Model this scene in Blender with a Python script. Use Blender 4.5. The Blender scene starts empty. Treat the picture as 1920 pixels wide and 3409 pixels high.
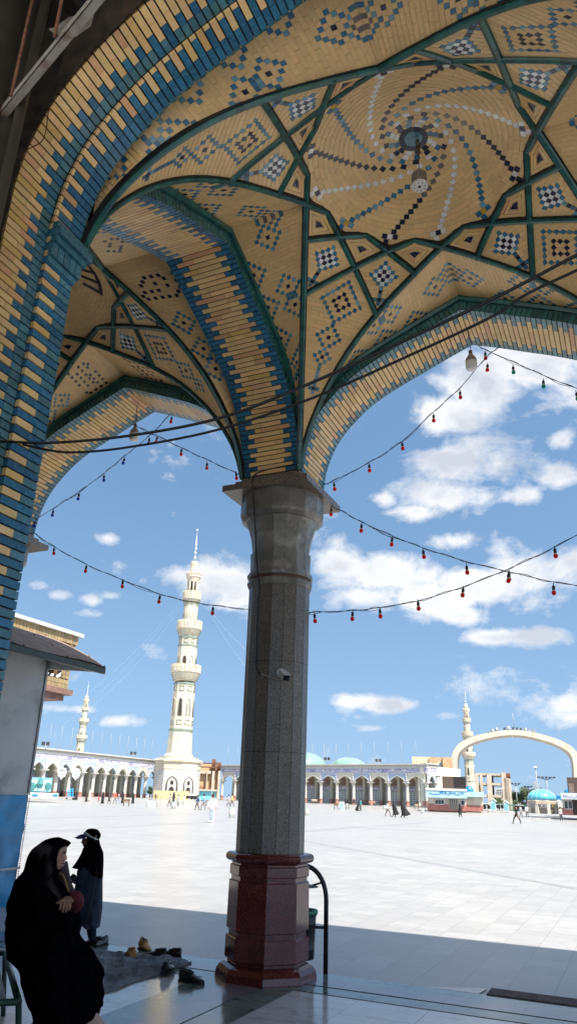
import bpy, bmesh, math, random
from mathutils import Vector, Matrix, noise
random.seed(7)
PI = math.pi
SC = bpy.context.scene
COL = SC.collection
R = math.radians
def V(*a): return Vector(a)
EXPO = 2.25
# ------------------------------------------------------------------ camera solved from vanishing points
F = 2421.0; YV = -4417.0; SL = .033; CH = 1.6
_x0 = 960 + SL * (1704.5 - YV)
up = Vector((_x0 - 960, YV - 1704.5, F)).normalized()
fz = Vector((0, 0, 1)); fh = (fz - up * fz.dot(up)).normalized(); rt = fh.cross(up)
if rt.x < 0: rt = -rt
yw = R(24.8)
yd = fh * math.cos(yw) + rt * math.sin(yw)
xd = rt * math.cos(yw) - fh * math.sin(yw)
RW = Matrix((xd, yd, up))                       # camera space (x right, y down, z ahead) -> world
RI = RW.transposed()
FH = RW @ fh; RT = RW @ rt                      # horizontal view direction and horizontal right, in world
CAM = V(0, 0, CH)
def ray(x, y): return (RW @ Vector((x - 960, y - 1704.5, F))).normalized()
def at(x, y, X=None, Y=None, Z=None):
    d = ray(x, y)
    t = (Z - CH) / d.z if Z is not None else (Y / d.y if Y is not None else X / d.x)
    return CAM + d * t
def atD(x, y, D):                               # point at horizontal distance D
    d = ray(x, y); return CAM + d * (D / math.hypot(d.x, d.y))
def onplane(x, y, P, n):
    d = ray(x, y); return CAM + d * ((P - CAM).dot(n) / d.dot(n))
def zpix(X, Y, y):                              # height on the vertical line (X,Y) seen at picture row y
    a = RI @ V(X, Y, -CH); b = RI @ V(0, 0, 1); k = (y - 1704.5) / F
    return (k * a.z - a.y) / (b.y - k * b.z)
def gz(d):                                      # the square rises very gently to its far side
    return 0.0 if d < 100 else min(1.0, (d - 100) / 55.0)
def ground(x, y):                               # where a picture point meets the square
    d = ray(x, y); h = math.hypot(d.x, d.y); t = 1.0
    lo, hi = 2.0, 170.0
    for _ in range(50):
        m = (lo + hi) / 2
        z = CH + d.z * m / h
        if z > gz(m): lo = m
        else: hi = m
    p = CAM + d * (lo / h); p.z = gz(lo); return p
def mpp(P): return (RI @ (P - CAM)).z / F       # metres per picture pixel at P

cam = bpy.data.cameras.new('camera'); co = bpy.data.objects.new('camera', cam); COL.objects.link(co)
cam.sensor_fit = 'VERTICAL'; cam.sensor_height = 36; cam.lens = 36 * F / 3409; cam.clip_end = 3000; cam.clip_start = .05
r_, u_, b_ = RW @ V(1, 0, 0), RW @ V(0, -1, 0), RW @ V(0, 0, -1)
co.matrix_world = Matrix(((r_.x, u_.x, b_.x, 0), (r_.y, u_.y, b_.y, 0), (r_.z, u_.z, b_.z, CH), (0, 0, 0, 1)))
SC.camera = co
SC.view_settings.view_transform = 'Standard'; SC.view_settings.look = 'None'
SC.view_settings.exposure = EXPO; SC.view_settings.gamma = 1
SC.cycles.max_bounces = 10; SC.cycles.diffuse_bounces = 7; SC.cycles.glossy_bounces = 4
SC.cycles.transmission_bounces = 4; SC.cycles.caustics_reflective = False; SC.cycles.caustics_refractive = False
SC.cycles.sample_clamp_indirect = 6

# ------------------------------------------------------------------ scene graph helpers
def link(o): COL.objects.link(o); return o
def tag(o, label=None, cat=None, group=None, kind=None):
    if label: o['label'] = label
    if cat: o['category'] = cat
    if group: o['group'] = group
    if kind: o['kind'] = kind
    return o
def thing(name, label, cat, loc=(0, 0, 0), rz=0, group=None):
    o = bpy.data.objects.new(name, None); link(o); o.location = loc; o.rotation_euler = (0, 0, rz)
    return tag(o, label, cat, group)
def dup(o, parent=None):
    c = o.copy(); link(c)
    if parent: c.parent = parent; c.matrix_parent_inverse = o.matrix_parent_inverse.copy()
    for ch in list(o.children): dup(ch, c)
    return c

class MB:
    def __init__(s, T=None): s.v = []; s.f = []; s.m = []; s.c = []; s.sm = []; s.T = T
    def pt(s, p):
        p = Vector(p); s.v.append(s.T @ p if s.T else p); return len(s.v) - 1
    def face(s, pts, mi=0, col=None, sm=False):
        s.f.append([s.pt(p) for p in pts]); s.m.append(mi); s.c.append(col); s.sm.append(sm)
    def fi(s, idx, mi=0, col=None, sm=False):
        s.f.append(list(idx)); s.m.append(mi); s.c.append(col); s.sm.append(sm)
    def box(s, c, d, mi=0, col=None, rz=0, M=None, taper=1):
        hx, hy, hz = d[0] / 2, d[1] / 2, d[2] / 2
        m = M if M else (Matrix.Translation(c) @ Matrix.Rotation(rz, 4, 'Z'))
        P = [m @ V(sx * hx * (taper if sz > 0 else 1), sy * hy * (taper if sz > 0 else 1), sz * hz) for sz in (-1, 1) for sy in (-1, 1) for sx in (-1, 1)]
        i = [s.pt(p) for p in P]
        for q in ((0, 2, 3, 1), (4, 5, 7, 6), (0, 1, 5, 4), (2, 6, 7, 3), (0, 4, 6, 2), (1, 3, 7, 5)):
            s.fi([i[k] for k in q], mi, col)
    def bb(s, x0, x1, y0, y1, z0, z1, mi=0, col=None):
        s.box(((x0 + x1) / 2, (y0 + y1) / 2, (z0 + z1) / 2), (abs(x1 - x0), abs(y1 - y0), abs(z1 - z0)), mi, col)
    def prism(s, poly, z0, z1, mi=0, col=None, mp=None):    # poly [(a,b)], mp maps (a,b,h)->3d
        mp = mp or (lambda a, b, h: V(a, b, h))
        n = len(poly)
        A = [s.pt(mp(a, b, z0)) for a, b in poly]; B = [s.pt(mp(a, b, z1)) for a, b in poly]
        s.fi(A[::-1], mi, col); s.fi(B, mi, col)
        for i in range(n): s.fi((A[i], A[(i + 1) % n], B[(i + 1) % n], B[i]), mi, col)
    def loft(s, rings, mi=0, col=None, sm=True, cap=True, closed=True, mif=None):
        I = [[s.pt(p) for p in r] for r in rings]; n = len(I[0])
        for k in range(len(I) - 1):
            for i in range(n if closed else n - 1):
                s.fi((I[k][i], I[k][(i + 1) % n], I[k + 1][(i + 1) % n], I[k + 1][i]), mif(k, i) if mif else mi, col, sm)
        if cap and closed: s.fi(I[0][::-1], mi, col, False); s.fi(I[-1], mi, col, False)
    def tube(s, path, r, n=6, mi=0, col=None, sm=True, cap=True):
        path = [Vector(p) for p in path]; rings = []
        a = None
        for k, p in enumerate(path):
            t = (path[min(k + 1, len(path) - 1)] - path[max(k - 1, 0)])
            t = t.normalized() if t.length > 1e-9 else V(0, 0, 1)
            if a is None or abs(a.dot(t)) > .98:
                a = V(0, 0, 1) if abs(t.z) < .9 else V(1, 0, 0)
            b = (a - t * a.dot(t)).normalized(); a = b; c = t.cross(b)
            rr = r(k / max(1, len(path) - 1)) if callable(r) else r
            rings.append([p + (b * math.cos(2 * PI * i / n) + c * math.sin(2 * PI * i / n)) * rr for i in range(n)])
        s.loft(rings, mi, col, sm, cap)
    def lathe(s, prof, n, c=(0, 0, 0), ph=0, mi=0, col=None, sm=False, cap=True, mif=None):
        c = Vector(c)
        s.loft([[c + V(r * math.cos(ph + 2 * PI * i / n), r * math.sin(ph + 2 * PI * i / n), z) for i in range(n)] for r, z in prof], mi, col, sm, cap, True, mif)
    def ball(s, c, r, n=10, m=6, mi=0, col=None, sc=(1, 1, 1), M=None):
        rings = []
        for k in range(m + 1):
            a = -PI / 2 + PI * k / m; rr = max(1e-4, math.cos(a))
            ring = []
            for i in range(n):
                p = V(rr * math.cos(2 * PI * i / n) * sc[0], rr * math.sin(2 * PI * i / n) * sc[1], math.sin(a) * sc[2]) * r
                if M: p = M @ p
                ring.append(Vector(c) + p)
            rings.append(ring)
        s.loft(rings, mi, col, True, True)
    def build(s, name, mats, parent=None, merge=False):
        me = bpy.data.meshes.new(name)
        me.from_pydata([tuple(v) for v in s.v], [], s.f)
        for m in (mats if isinstance(mats, (list, tuple)) else [mats]): me.materials.append(m)
        me.polygons.foreach_set('material_index', s.m); me.polygons.foreach_set('use_smooth', s.sm)
        if any(c is not None for c in s.c):
            ca = me.color_attributes.new('Col', 'FLOAT_COLOR', 'CORNER'); dat = []
            for p, c in zip(me.polygons, s.c): dat += list((c or (.5, .5, .5)) + (1,)) * p.loop_total
            ca.data.foreach_set('color', dat)
        me.update()
        if merge or any(s.sm):
            bm = bmesh.new(); bm.from_mesh(me)
            if merge: bmesh.ops.remove_doubles(bm, verts=bm.verts, dist=1e-4)
            bmesh.ops.recalc_face_normals(bm, faces=bm.faces); bm.to_mesh(me); bm.free()
        o = bpy.data.objects.new(name, me); link(o)
        if parent: o.parent = parent
        return o

# ------------------------------------------------------------------ materials
def newmat(name):
    m = bpy.data.materials.new(name); m.use_nodes = True; nt = m.node_tree
    return m, nt, nt.nodes['Principled BSDF']
def N(nt, typ, **kw):
    n = nt.nodes.new(typ)
    for k, v in kw.items():
        if k.startswith('i_'):
            key = k[2:]; n.inputs[int(key) if key.isdigit() else key.replace('_', ' ')].default_value = v
        else: setattr(n, k, v)
    return n
def math_(nt, op, a, b=None, clamp=False):
    n = nt.nodes.new('ShaderNodeMath'); n.operation = op; n.use_clamp = clamp
    for i, x in enumerate((a, b)):
        if x is None: continue
        if isinstance(x, (int, float)): n.inputs[i].default_value = x
        else: nt.links.new(x, n.inputs[i])
    return n.outputs[0]
def mixc(nt, f, a, b, mode='MIX'):
    n = nt.nodes.new('ShaderNodeMix'); n.data_type = 'RGBA'; n.blend_type = mode
    for s_, x in ((n.inputs[0], f), (n.inputs[6], a), (n.inputs[7], b)):
        if isinstance(x, (int, float)): s_.default_value = x
        elif isinstance(x, tuple): s_.default_value = x if len(x) == 4 else x + (1,)
        else: nt.links.new(x, s_)
    return n.outputs[2]
def ramp(nt, f, stops):
    n = nt.nodes.new('ShaderNodeValToRGB'); e = n.color_ramp.elements
    e[0].position = stops[0][0]; e[1].position = stops[-1][0]
    for p, c in stops[1:-1]: e.new(p)
    for el, (p, c) in zip(sorted(e, key=lambda q: q.position), stops):
        el.color = c if len(c) == 4 else c + (1,)
    nt.links.new(f, n.inputs[0]); return n.outputs[0]
def noise_(nt, scale, detail=4, rough=.55, coord='Object', dim=None):
    tc = nt.nodes.new('ShaderNodeTexCoord'); n = nt.nodes.new('ShaderNodeTexNoise')
    n.inputs['Scale'].default_value = scale; n.inputs['Detail'].default_value = detail; n.inputs['Roughness'].default_value = rough
    nt.links.new(tc.outputs[coord], n.inputs['Vector']); return n.outputs['Fac']
def bump(nt, b, h, strength=.3, dist=.01):
    n = nt.nodes.new('ShaderNodeBump'); n.inputs['Strength'].default_value = strength; n.inputs['Distance'].default_value = dist
    nt.links.new(h, n.inputs['Height']); nt.links.new(n.outputs[0], b.inputs['Normal'])
def mat(name, c, rough=.6, var=.25, scale=6, metal=0, bmp=.15, bs=40, spec=.5, dirt=None):
    m, nt, b = newmat(name)
    f = noise_(nt, scale)
    lo = tuple(x * (1 - var) for x in c); hi = tuple(min(1, x * (1 + var)) for x in c)
    col = ramp(nt, f, [(.3, lo), (.7, hi)])
    if dirt:
        g = noise_(nt, dirt[1], 6, .65); fac = ramp(nt, g, [(.52, (0, 0, 0)), (.68, (1, 1, 1))])
        col = mixc(nt, fac, col, dirt[0])
    nt.links.new(col, b.inputs['Base Color'])
    b.inputs['Roughness'].default_value = rough; b.inputs['Metallic'].default_value = metal
    b.inputs['Specular IOR Level'].default_value = spec
    if bmp: bump(nt, b, noise_(nt, bs, 3), bmp, .01)
    return m
def attrmat(name, rough, var=.2, scale=25, bmp=.2, spec=.5, rv=.1):
    m, nt, b = newmat(name)
    a = N(nt, 'ShaderNodeAttribute', attribute_name='Col')
    f = noise_(nt, scale, 5, .6); f2 = noise_(nt, 2.2, 4, .6)
    k = math_(nt, 'MULTIPLY_ADD', f, 2 * var); nt.nodes[-1].inputs[2].default_value = 1 - var
    k2 = math_(nt, 'MULTIPLY_ADD', f2, .5); nt.nodes[-1].inputs[2].default_value = .75
    kk = math_(nt, 'MULTIPLY', k, k2)
    cmb = N(nt, 'ShaderNodeCombineColor')
    for i in range(3): nt.links.new(kk, cmb.inputs[i])
    nt.links.new(mixc(nt, 1.0, a.outputs['Color'], cmb.outputs[0], 'MULTIPLY'), b.inputs['Base Color'])
    rr = math_(nt, 'MULTIPLY_ADD', f, 2 * rv); nt.nodes[-1].inputs[2].default_value = rough - rv
    nt.links.new(rr, b.inputs['Roughness']); b.inputs['Specular IOR Level'].default_value = spec
    if bmp: bump(nt, b, noise_(nt, 60, 4), bmp, .006)
    return m
def emitmat(name, c, s):
    m, nt, b = newmat(name); b.inputs['Emission Color'].default_value = c + (1,); b.inputs['Emission Strength'].default_value = s
    b.inputs['Base Color'].default_value = c + (1,); return m

YEL = (.85, .58, .27); BLU = (.036, .170, .300); TEA = (.085, .225, .280); NAV = (.012, .014, .045); WHI = (.86, .86, .84)
LBL = (.15, .34, .44); GRN = (.020, .115, .105); GREY = (.19, .165, .16); AMB = (.62, .36, .03)
def jit(c, v=.12, hue=.05):
    k = 1 + random.uniform(-v, v)
    return tuple(max(0, min(1, x * k * (1 + random.uniform(-hue, hue)))) for x in c)
def yel(): 
    q = random.random()
    if q < .12: return jit((.74, .43, .22), .1)
    if q < .2: return jit((.78, .51, .18), .08)
    return jit(YEL, .1, .04)
M_BRICK = attrmat('buff brick', .40, .16, 30, .25, .55, .12)
M_GLAZE = attrmat('glazed tile', .27, .22, 22, .12, .6, .12)
M_MORT = mat('pale mortar', (.74, .53, .29), .9, .2, 20)
M_DARKMORT = mat('deep dark joint', (.035, .028, .022), .95, .3, 20)
M_RIB = attrmat('green glazed rib', .3, .25, 14, .1, .5, .1)
M_BLACK = mat('black edge strip', (.012, .013, .014), .4, .3, 20)  # thin dark border along both sides of each rib
def colmi(c): return 0 if (c[0] > c[2] * 1.6) else 1

# ------------------------------------------------------------------ sky and sun
SUN_EL = R(58); SUN = V(math.cos(SUN_EL) * .85, -math.cos(SUN_EL) * .53, math.sin(SUN_EL)).normalized()
def make_world():
    w = bpy.data.worlds.new('World'); SC.world = w; w.use_nodes = True; nt = w.node_tree
    bg = nt.nodes['Background']
    sky = nt.nodes.new('ShaderNodeTexSky'); sky.sky_type = 'NISHITA'; sky.sun_disc = False
    sky.sun_elevation = SUN_EL; sky.sun_rotation = math.atan2(SUN.x, SUN.y); sky.altitude = 900; sky.air_density = 1.0; sky.dust_density = 2.2; sky.ozone_density = 1.3
    tc = nt.nodes.new('ShaderNodeTexCoord'); d = tc.outputs['Generated']
    wv = nt.nodes.new('ShaderNodeVectorMath'); wv.operation = 'ADD'; nt.links.new(d, wv.inputs[0]); wv.inputs[1].default_value = (0, 0, .22)
    nt.links.new(wv.outputs[0], sky.inputs['Vector']) if 'Vector' in sky.inputs else None
    def dot(vec, c):
        n = nt.nodes.new('ShaderNodeVectorMath'); n.operation = 'DOT_PRODUCT'; nt.links.new(vec, n.inputs[0]); n.inputs[1].default_value = c; return n.outputs['Value']
    # noise that breaks up the cloud outlines, in sky directions
    def sn(scale, det, rough, off=(0, 0, 0)):
        mp = nt.nodes.new('ShaderNodeMapping'); mp.inputs['Location'].default_value = off; mp.inputs['Scale'].default_value = (1, 1, 1.5); nt.links.new(d, mp.inputs[0])
        n = nt.nodes.new('ShaderNodeTexNoise'); n.inputs['Scale'].default_value = scale; n.inputs['Detail'].default_value = det; n.inputs['Roughness'].default_value = rough
        n.inputs['Distortion'].default_value = .35
        nt.links.new(mp.outputs[0], n.inputs['Vector']); return n.outputs['Fac']
    n1 = sn(10, 10, .63); n2 = sn(34, 6, .6, (.7, .2, .1))
    blobs = [(1790,1220,185,75,1),(1860,1330,120,60,.8),(1610,1290,140,105,1),(1690,1180,100,60,.8),(1500,1390,125,80,1),(1560,1530,150,95,1),(1480,1640,150,52,1),(1380,1705,80,26,.8),(1600,1640,80,40,.7),
      (1870,1580,70,42,.75),(1735,1652,75,30,.9),(1285,1662,42,26,.75),(1862,1465,45,30,.7),(1130,1895,105,75,1),(1290,1915,180,75,1),(1240,1990,140,60,.9),
      (1420,1990,150,75,1),(1570,1950,160,62,1),(1500,2045,110,32,.8),(1740,1890,140,95,.9),(1890,1870,130,80,.8),(1500,1805,90,30,.8),
      (690,1935,130,66,1),(600,1915,85,40,.9),(770,1990,90,42,.8),(1640,2120,85,26,.9),(1765,2118,100,26,.9),(1170,2335,85,26,.85),(1285,2350,95,24,.85),
      (1700,2285,270,70,.5),(1900,2350,180,70,.6),(1500,2383,65,15,.55),(1800,2020,180,45,.45),(105,1945,75,26,.6),(200,1980,52,18,.55),(300,1998,45,20,.6),(290,2042,65,16,.6),(365,1985,40,14,.45),
      (362,1788,34,20,.62),(390,2400,80,20,.55),(250,2362,70,13,.5),(480,1935,26,16,.5),(1240,2425,60,12,.4),(840,1330,240,40,.0)]
    tot = None
    for x, y, sx, sy, wgt in blobs:
        if wgt == 0: continue
        c = ray(x, y); k = 1 / math.sqrt((x - 960) ** 2 + (y - 1704.5) ** 2 + F * F)
        e1 = V(0, 0, 1).cross(c).normalized(); 
        if e1.dot(RT) < 0: e1 = -e1
        e2 = c.cross(e1).normalized()
        a = dot(d, tuple(e1 / (sx * k))); b = dot(d, tuple(e2 / (sy * k)))
        q = math_(nt, 'ADD', math_(nt, 'MULTIPLY', a, a), math_(nt, 'MULTIPLY', b, b))
        g = math_(nt, 'MULTIPLY', math_(nt, 'POWER', .45, q), wgt)
        tot = g if tot is None else math_(nt, 'MAXIMUM', tot, g)
    front = math_(nt, 'GREATER_THAN', dot(d, tuple(FH)), .2)
    # the rest of the sky carries scattered cloud too
    other = math_(nt, 'MULTIPLY', math_(nt, 'SUBTRACT', 1.0, front), ramp(nt, sn(2.5, 3, .5, (4, 1, 0)), [(.5, (0, 0, 0)), (.62, (1, 1, 1))]))
    tot = math_(nt, 'ADD', math_(nt, 'MULTIPLY', tot, front), other)
    dens = math_(nt, 'ADD', math_(nt, 'MULTIPLY', tot, 1.35), math_(nt, 'ADD', math_(nt, 'MULTIPLY', math_(nt, 'SUBTRACT', n1, .5), 2.9), math_(nt, 'MULTIPLY', math_(nt, 'SUBTRACT', n2, .5), .8)))
    fac = ramp(nt, dens, [(.36, (0, 0, 0)), (.64, (.40, .40, .40)), (1.0, (1, 1, 1))])
    # shading: thick middles slightly grey, edges toward the sun white
    sh = sn(7, 5, .55, (.03, .02, -.06))
    # ramp output clamps to colours, scale up afterwards
    cl = nt.nodes.new('ShaderNodeVectorMath'); cl.operation = 'SCALE'; nt.links.new(ramp(nt, math_(nt, 'ADD', math_(nt, 'MULTIPLY', sh, .9), math_(nt, 'MULTIPLY', dens, .14)), [(.44, (1, 1, 1)), (.60, (.86, .88, .92)), (.74, (.60, .64, .72))]), cl.inputs[0]); cl.inputs['Scale'].default_value = CLOUD
    # thin haze low in the sky
    hz = nt.nodes.new('ShaderNodeVectorMath'); hz.operation = 'SCALE'
    tint = mixc(nt, 1.0, sky.outputs[0], (.90, 1.03, .97), 'MULTIPLY'); sp = nt.nodes.new('ShaderNodeSeparateXYZ'); nt.links.new(d, sp.inputs[0])
    low = ramp(nt, math_(nt, 'ABSOLUTE', sp.outputs[2]), [(0, (.55, .55, .55)), (.12, (.22, .22, .22)), (.38, (0, 0, 0))])
    nt.links.new(tint, hz.inputs[0]); hz.inputs['Scale'].default_value = 1.0
    pale = nt.nodes.new('ShaderNodeVectorMath'); pale.operation = 'SCALE'; pale.inputs[0].default_value = (.50, .60, .74); pale.inputs['Scale'].default_value = PALE
    skyc = mixc(nt, low, hz.outputs[0], pale.outputs[0])
    nt.links.new(mixc(nt, math_(nt, 'MULTIPLY', fac, .97), skyc, cl.outputs[0]), bg.inputs['Color'])
    bg.inputs['Strength'].default_value = SKY
PALE = 3.1; CLOUD = 4.3; SKY = .055
make_world()
sl = bpy.data.lights.new('sun', 'SUN'); sl.energy = 2.2; sl.angle = R(.53); sl.color = (1, .93, .82)
so = bpy.data.objects.new('sun', sl); link(so); so.rotation_euler = (-SUN).to_track_quat('-Z', 'Y').to_euler()
# ------------------------------------------------------------------ tiled vaults
OX, OY = -1.17, 5.06; BAY = 4.64; HALF = 1.95
RY = [0, .283, .63, 1.184, 1.6, 1.95, 2.2, 2.32, 2.388]; RZ = [7.14, 7.055, 6.93, 6.69, 6.42, 6.07, 5.70, 5.42, 5.15]
AD = [0, .3, .6, .9, 1.2, 1.4, 1.6, 1.75, 1.85, 1.91, 1.94]; AZ = [6.86, 6.74, 6.61, 6.48, 6.33, 6.19, 6.0, 5.81, 5.6, 5.4, 5.17]
def smooth(xs, ys, x):                          # monotone-ish cubic through the table
    x = min(max(x, xs[0]), xs[-1])
    for i in range(len(xs) - 1):
        if x <= xs[i + 1]: break
    h = xs[i + 1] - xs[i]; t = (x - xs[i]) / h
    def sl(k):
        if k == 0: return (ys[1] - ys[0]) / (xs[1] - xs[0])
        if k == len(xs) - 1: return (ys[k] - ys[k - 1]) / (xs[k] - xs[k - 1])
        return (ys[k + 1] - ys[k - 1]) / (xs[k + 1] - xs[k - 1])
    a, b = sl(i) * h, sl(i + 1) * h
    return (2 * t ** 3 - 3 * t * t + 1) * ys[i] + (t ** 3 - 2 * t * t + t) * a + (-2 * t ** 3 + 3 * t * t) * ys[i + 1] + (t ** 3 - t * t) * b
def rz_(y): return smooth(RY, RZ, abs(y))
def rib(k, y):                                  # rib with its apex in direction k (degrees), y along it; local to the bay centre
    a = R(k); x = 1.007 + .156 * abs(y)
    return V(x * math.cos(a) - y * math.sin(a), x * math.sin(a) + y * math.cos(a), rz_(y))
def resample(fn, t0, t1, step):
    ts = [t0 + (t1 - t0) * i / 400 for i in range(401)]; P = [fn(t) for t in ts]
    L = [0]
    for a, b in zip(P, P[1:]): L.append(L[-1] + (b - a).length)
    n = max(1, round(L[-1] / step)); out = []; j = 0
    for i in range(n + 1):
        w = L[-1] * i / n
        while j < 399 and L[j + 1] < w: j += 1
        f = (w - L[j]) / max(1e-9, L[j + 1] - L[j]); out.append(ts[j] + (ts[j + 1] - ts[j]) * min(1, max(0, f)))
    return out
def arcI(d): return V(d, 0, smooth(AD, AZ, abs(d)))
def arc_pts(step):                              # intrados sampled from left springing to right
    ts = resample(lambda t: arcI(t), 0, 1.94, step)
    return [arcI(-t) for t in ts[::-1]] + [arcI(t) for t in ts[1:]]
def arcE(d, off):                               # extrados, offset outward
    e = .01; a, b = arcI(max(-1.94, d - e)), arcI(min(1.94, d + e)); t = (b - a).normalized()
    n = V(-t.z, 0, t.x)
    if abs(d) < .02: n = V(0, 0, 1.12)
    return arcI(d) + n * off

def brick(mb, A0, A1, B1, B0, col, inside, gapc, gape, depth, mi=None):
    c = (A0 + A1 + B0 + B1) / 4; n = (A1 - A0).cross(B0 - A0)
    if n.length < 1e-10: n = (B1 - A1).cross(B1 - B0)
    if n.length < 1e-10: return
    n.normalize()
    if n.dot(inside - c) < 0: n = -n
    def sh(p, q, g):
        l = (q - p).length; f = min(.45, g / l) if l > 1e-6 else 0
        return p.lerp(q, f), q.lerp(p, f)
    A0, A1 = sh(A0, A1, gape); B0, B1 = sh(B0, B1, gape); A0, B0 = sh(A0, B0, gapc); A1, B1 = sh(A1, B1, gapc)
    P = [A0, A1, B1, B0]; Q = [p - n * depth for p in P]
    i = [mb.pt(p) for p in P + Q]; m = colmi(col) if mi is None else mi
    mb.fi(i[:4], m, col)
    for a in range(4): b = (a + 1) % 4; mb.fi((i[a], i[b], i[4 + b], i[4 + a]), m, col)

RING = {}
def ringcells(r): return [(i, j) for i in range(-r, r + 1) for j in range(-r, r + 1) if abs(i) + abs(j) == r]
def motif(kind):
    d = {}
    if kind == 'r3':
        for c in ringcells(3): d[c] = BLU
        d[(0, 0)] = NAV
    elif kind == 'r2':
        for c in ringcells(2): d[c] = BLU
        d[(0, 0)] = NAV
    elif kind == 'big':
        for c in ringcells(5): d[c] = BLU
        for c in ringcells(2): d[c] = NAV
    elif kind == 'grey4':
        for c in ringcells(1): d[c] = GREY
        for c in ringcells(3): d[c] = BLU
        d[(2, 0)] = BLU
    elif kind == 'stem':
        for i in range(0, 6): d[(i, 0)] = BLU
        d[(0, 0)] = NAV; d[(0, 1)] = d[(0, -1)] = BLU; d[(-1, 0)] = BLU
    elif kind == 'chk':
        for i in range(-4, 5):
            for j in range(-4, 5):
                s = abs(i) + abs(j)
                if s <= 2: d[(i, j)] = WHI if (i + j) % 2 == 0 else NAV
                elif s == 3: d[(i, j)] = BLU
    elif kind == 'x':
        d = {(0, 0): NAV, (1, 0): BLU, (-1, 0): BLU, (0, 1): BLU, (0, -1): BLU, (2, 0): NAV}
    elif kind == 'dot': d[(0, 0)] = NAV
    elif isinstance(kind, (list, tuple)):       # bitmap of script tiles: rows from the top
        h = len(kind)
        for r, row in enumerate(kind):
            for c, ch in enumerate(row):
                if (r + c) % 2: continue
                if ch == '#': d[(h - 1 - r - h // 2, c - len(row) // 2)] = NAV
                elif ch == 'o': d[(h - 1 - r - h // 2, c - len(row) // 2)] = GREY
    return d
CW = .045
def panel(mb, Lf, Rf, ts, motifs, inside, origin='c', gap=.0022, depth=.006, off=0, flip=False):
    cells = {}
    for r0, c0, kind in motifs:
        for (i, j), c in motif(kind).items(): cells[(r0 + i, c0 + (-j if flip else j))] = c
    for k in range(len(ts) - 1):
        A0, A1, B0, B1 = Lf(ts[k]), Rf(ts[k]), Lf(ts[k + 1]), Rf(ts[k + 1])
        ln = ((A1 - A0).length + (B1 - B0).length) / 2
        if ln < .012: continue
        # backing of the course
        c = (A0 + A1 + B0 + B1) / 4; nn = (inside - c).normalized() * -.0045
        mb.face([A0 + nn, A1 + nn, B1 + nn, B0 + nn], 2)
        u0 = -ln / 2 if origin == 'c' else 0.0
        j0 = math.floor((u0) / CW + .5) - 1; j1 = math.ceil((u0 + ln) / CW + .5) + 1
        runs = []; a = u0; par = k % 2
        for j in range(j0, j1 + 1):
            s, e = max(u0, (j - .5) * CW), min(u0 + ln, (j + .5) * CW)
            if e - s < 1e-4: continue
            c = cells.get((k, j))
            if c: runs.append([s, e, c, j])
            else:
                if runs and runs[-1][2] is None and (j + par * 2) % 4 != 0: runs[-1][1] = e
                else: runs.append([s, e, None, j])
        for s, e, c, j in runs:
            if e - s < .012 and c is None and len(runs) > 1: pass
            f0, f1 = (s - u0) / ln, (e - u0) / ln
            col = jit(YEL, .06, .02) if c is None else jit(c, .15, .06)
            if c == BLU and random.random() < .4: col = jit(LBL if random.random() < .4 else TEA, .2)
            brick(mb, A0.lerp(A1, f0), A0.lerp(A1, f1), B0.lerp(B1, f1), B0.lerp(B1, f0), col, inside, gap, .0016, depth)
PM = [M_BRICK, M_GLAZE, M_MORT]
def ribmesh(mb, pts, w=.050, dep=.030):
    # green glazed rib over a wider dark edge strip
    n = len(pts)
    for (ww, z0, z1, mi) in ((w / 2 + .011, -.008, .03, 1), (w / 2, -dep, .03, 0)):
        prev = None
        for k in range(n):
            t = (pts[min(k + 1, n - 1)] - pts[max(0, k - 1)]).normalized()
            sd = t.cross(V(0, 0, 1)); sd = sd.normalized() if sd.length > .05 else V(1, 0, 0)
            nn = sd.cross(t).normalized()
            if nn.z < 0: nn = -nn
            ch = .012 if mi == 0 else 0
            ring = [pts[k] + sd * ww + nn * z1, pts[k] - sd * ww + nn * z1, pts[k] - sd * ww + nn * (z0 + ch), pts[k] - sd * (ww - ch) + nn * z0, pts[k] + sd * (ww - ch) + nn * z0, pts[k] + sd * ww + nn * (z0 + ch)]
            if prev:
                col = jit(GRN, .3, .12) if mi == 0 else None
                for i in range(6): mb.face([prev[i], prev[(i + 1) % 6], ring[(i + 1) % 6], ring[i]], mi, col)
            prev = ring

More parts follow.
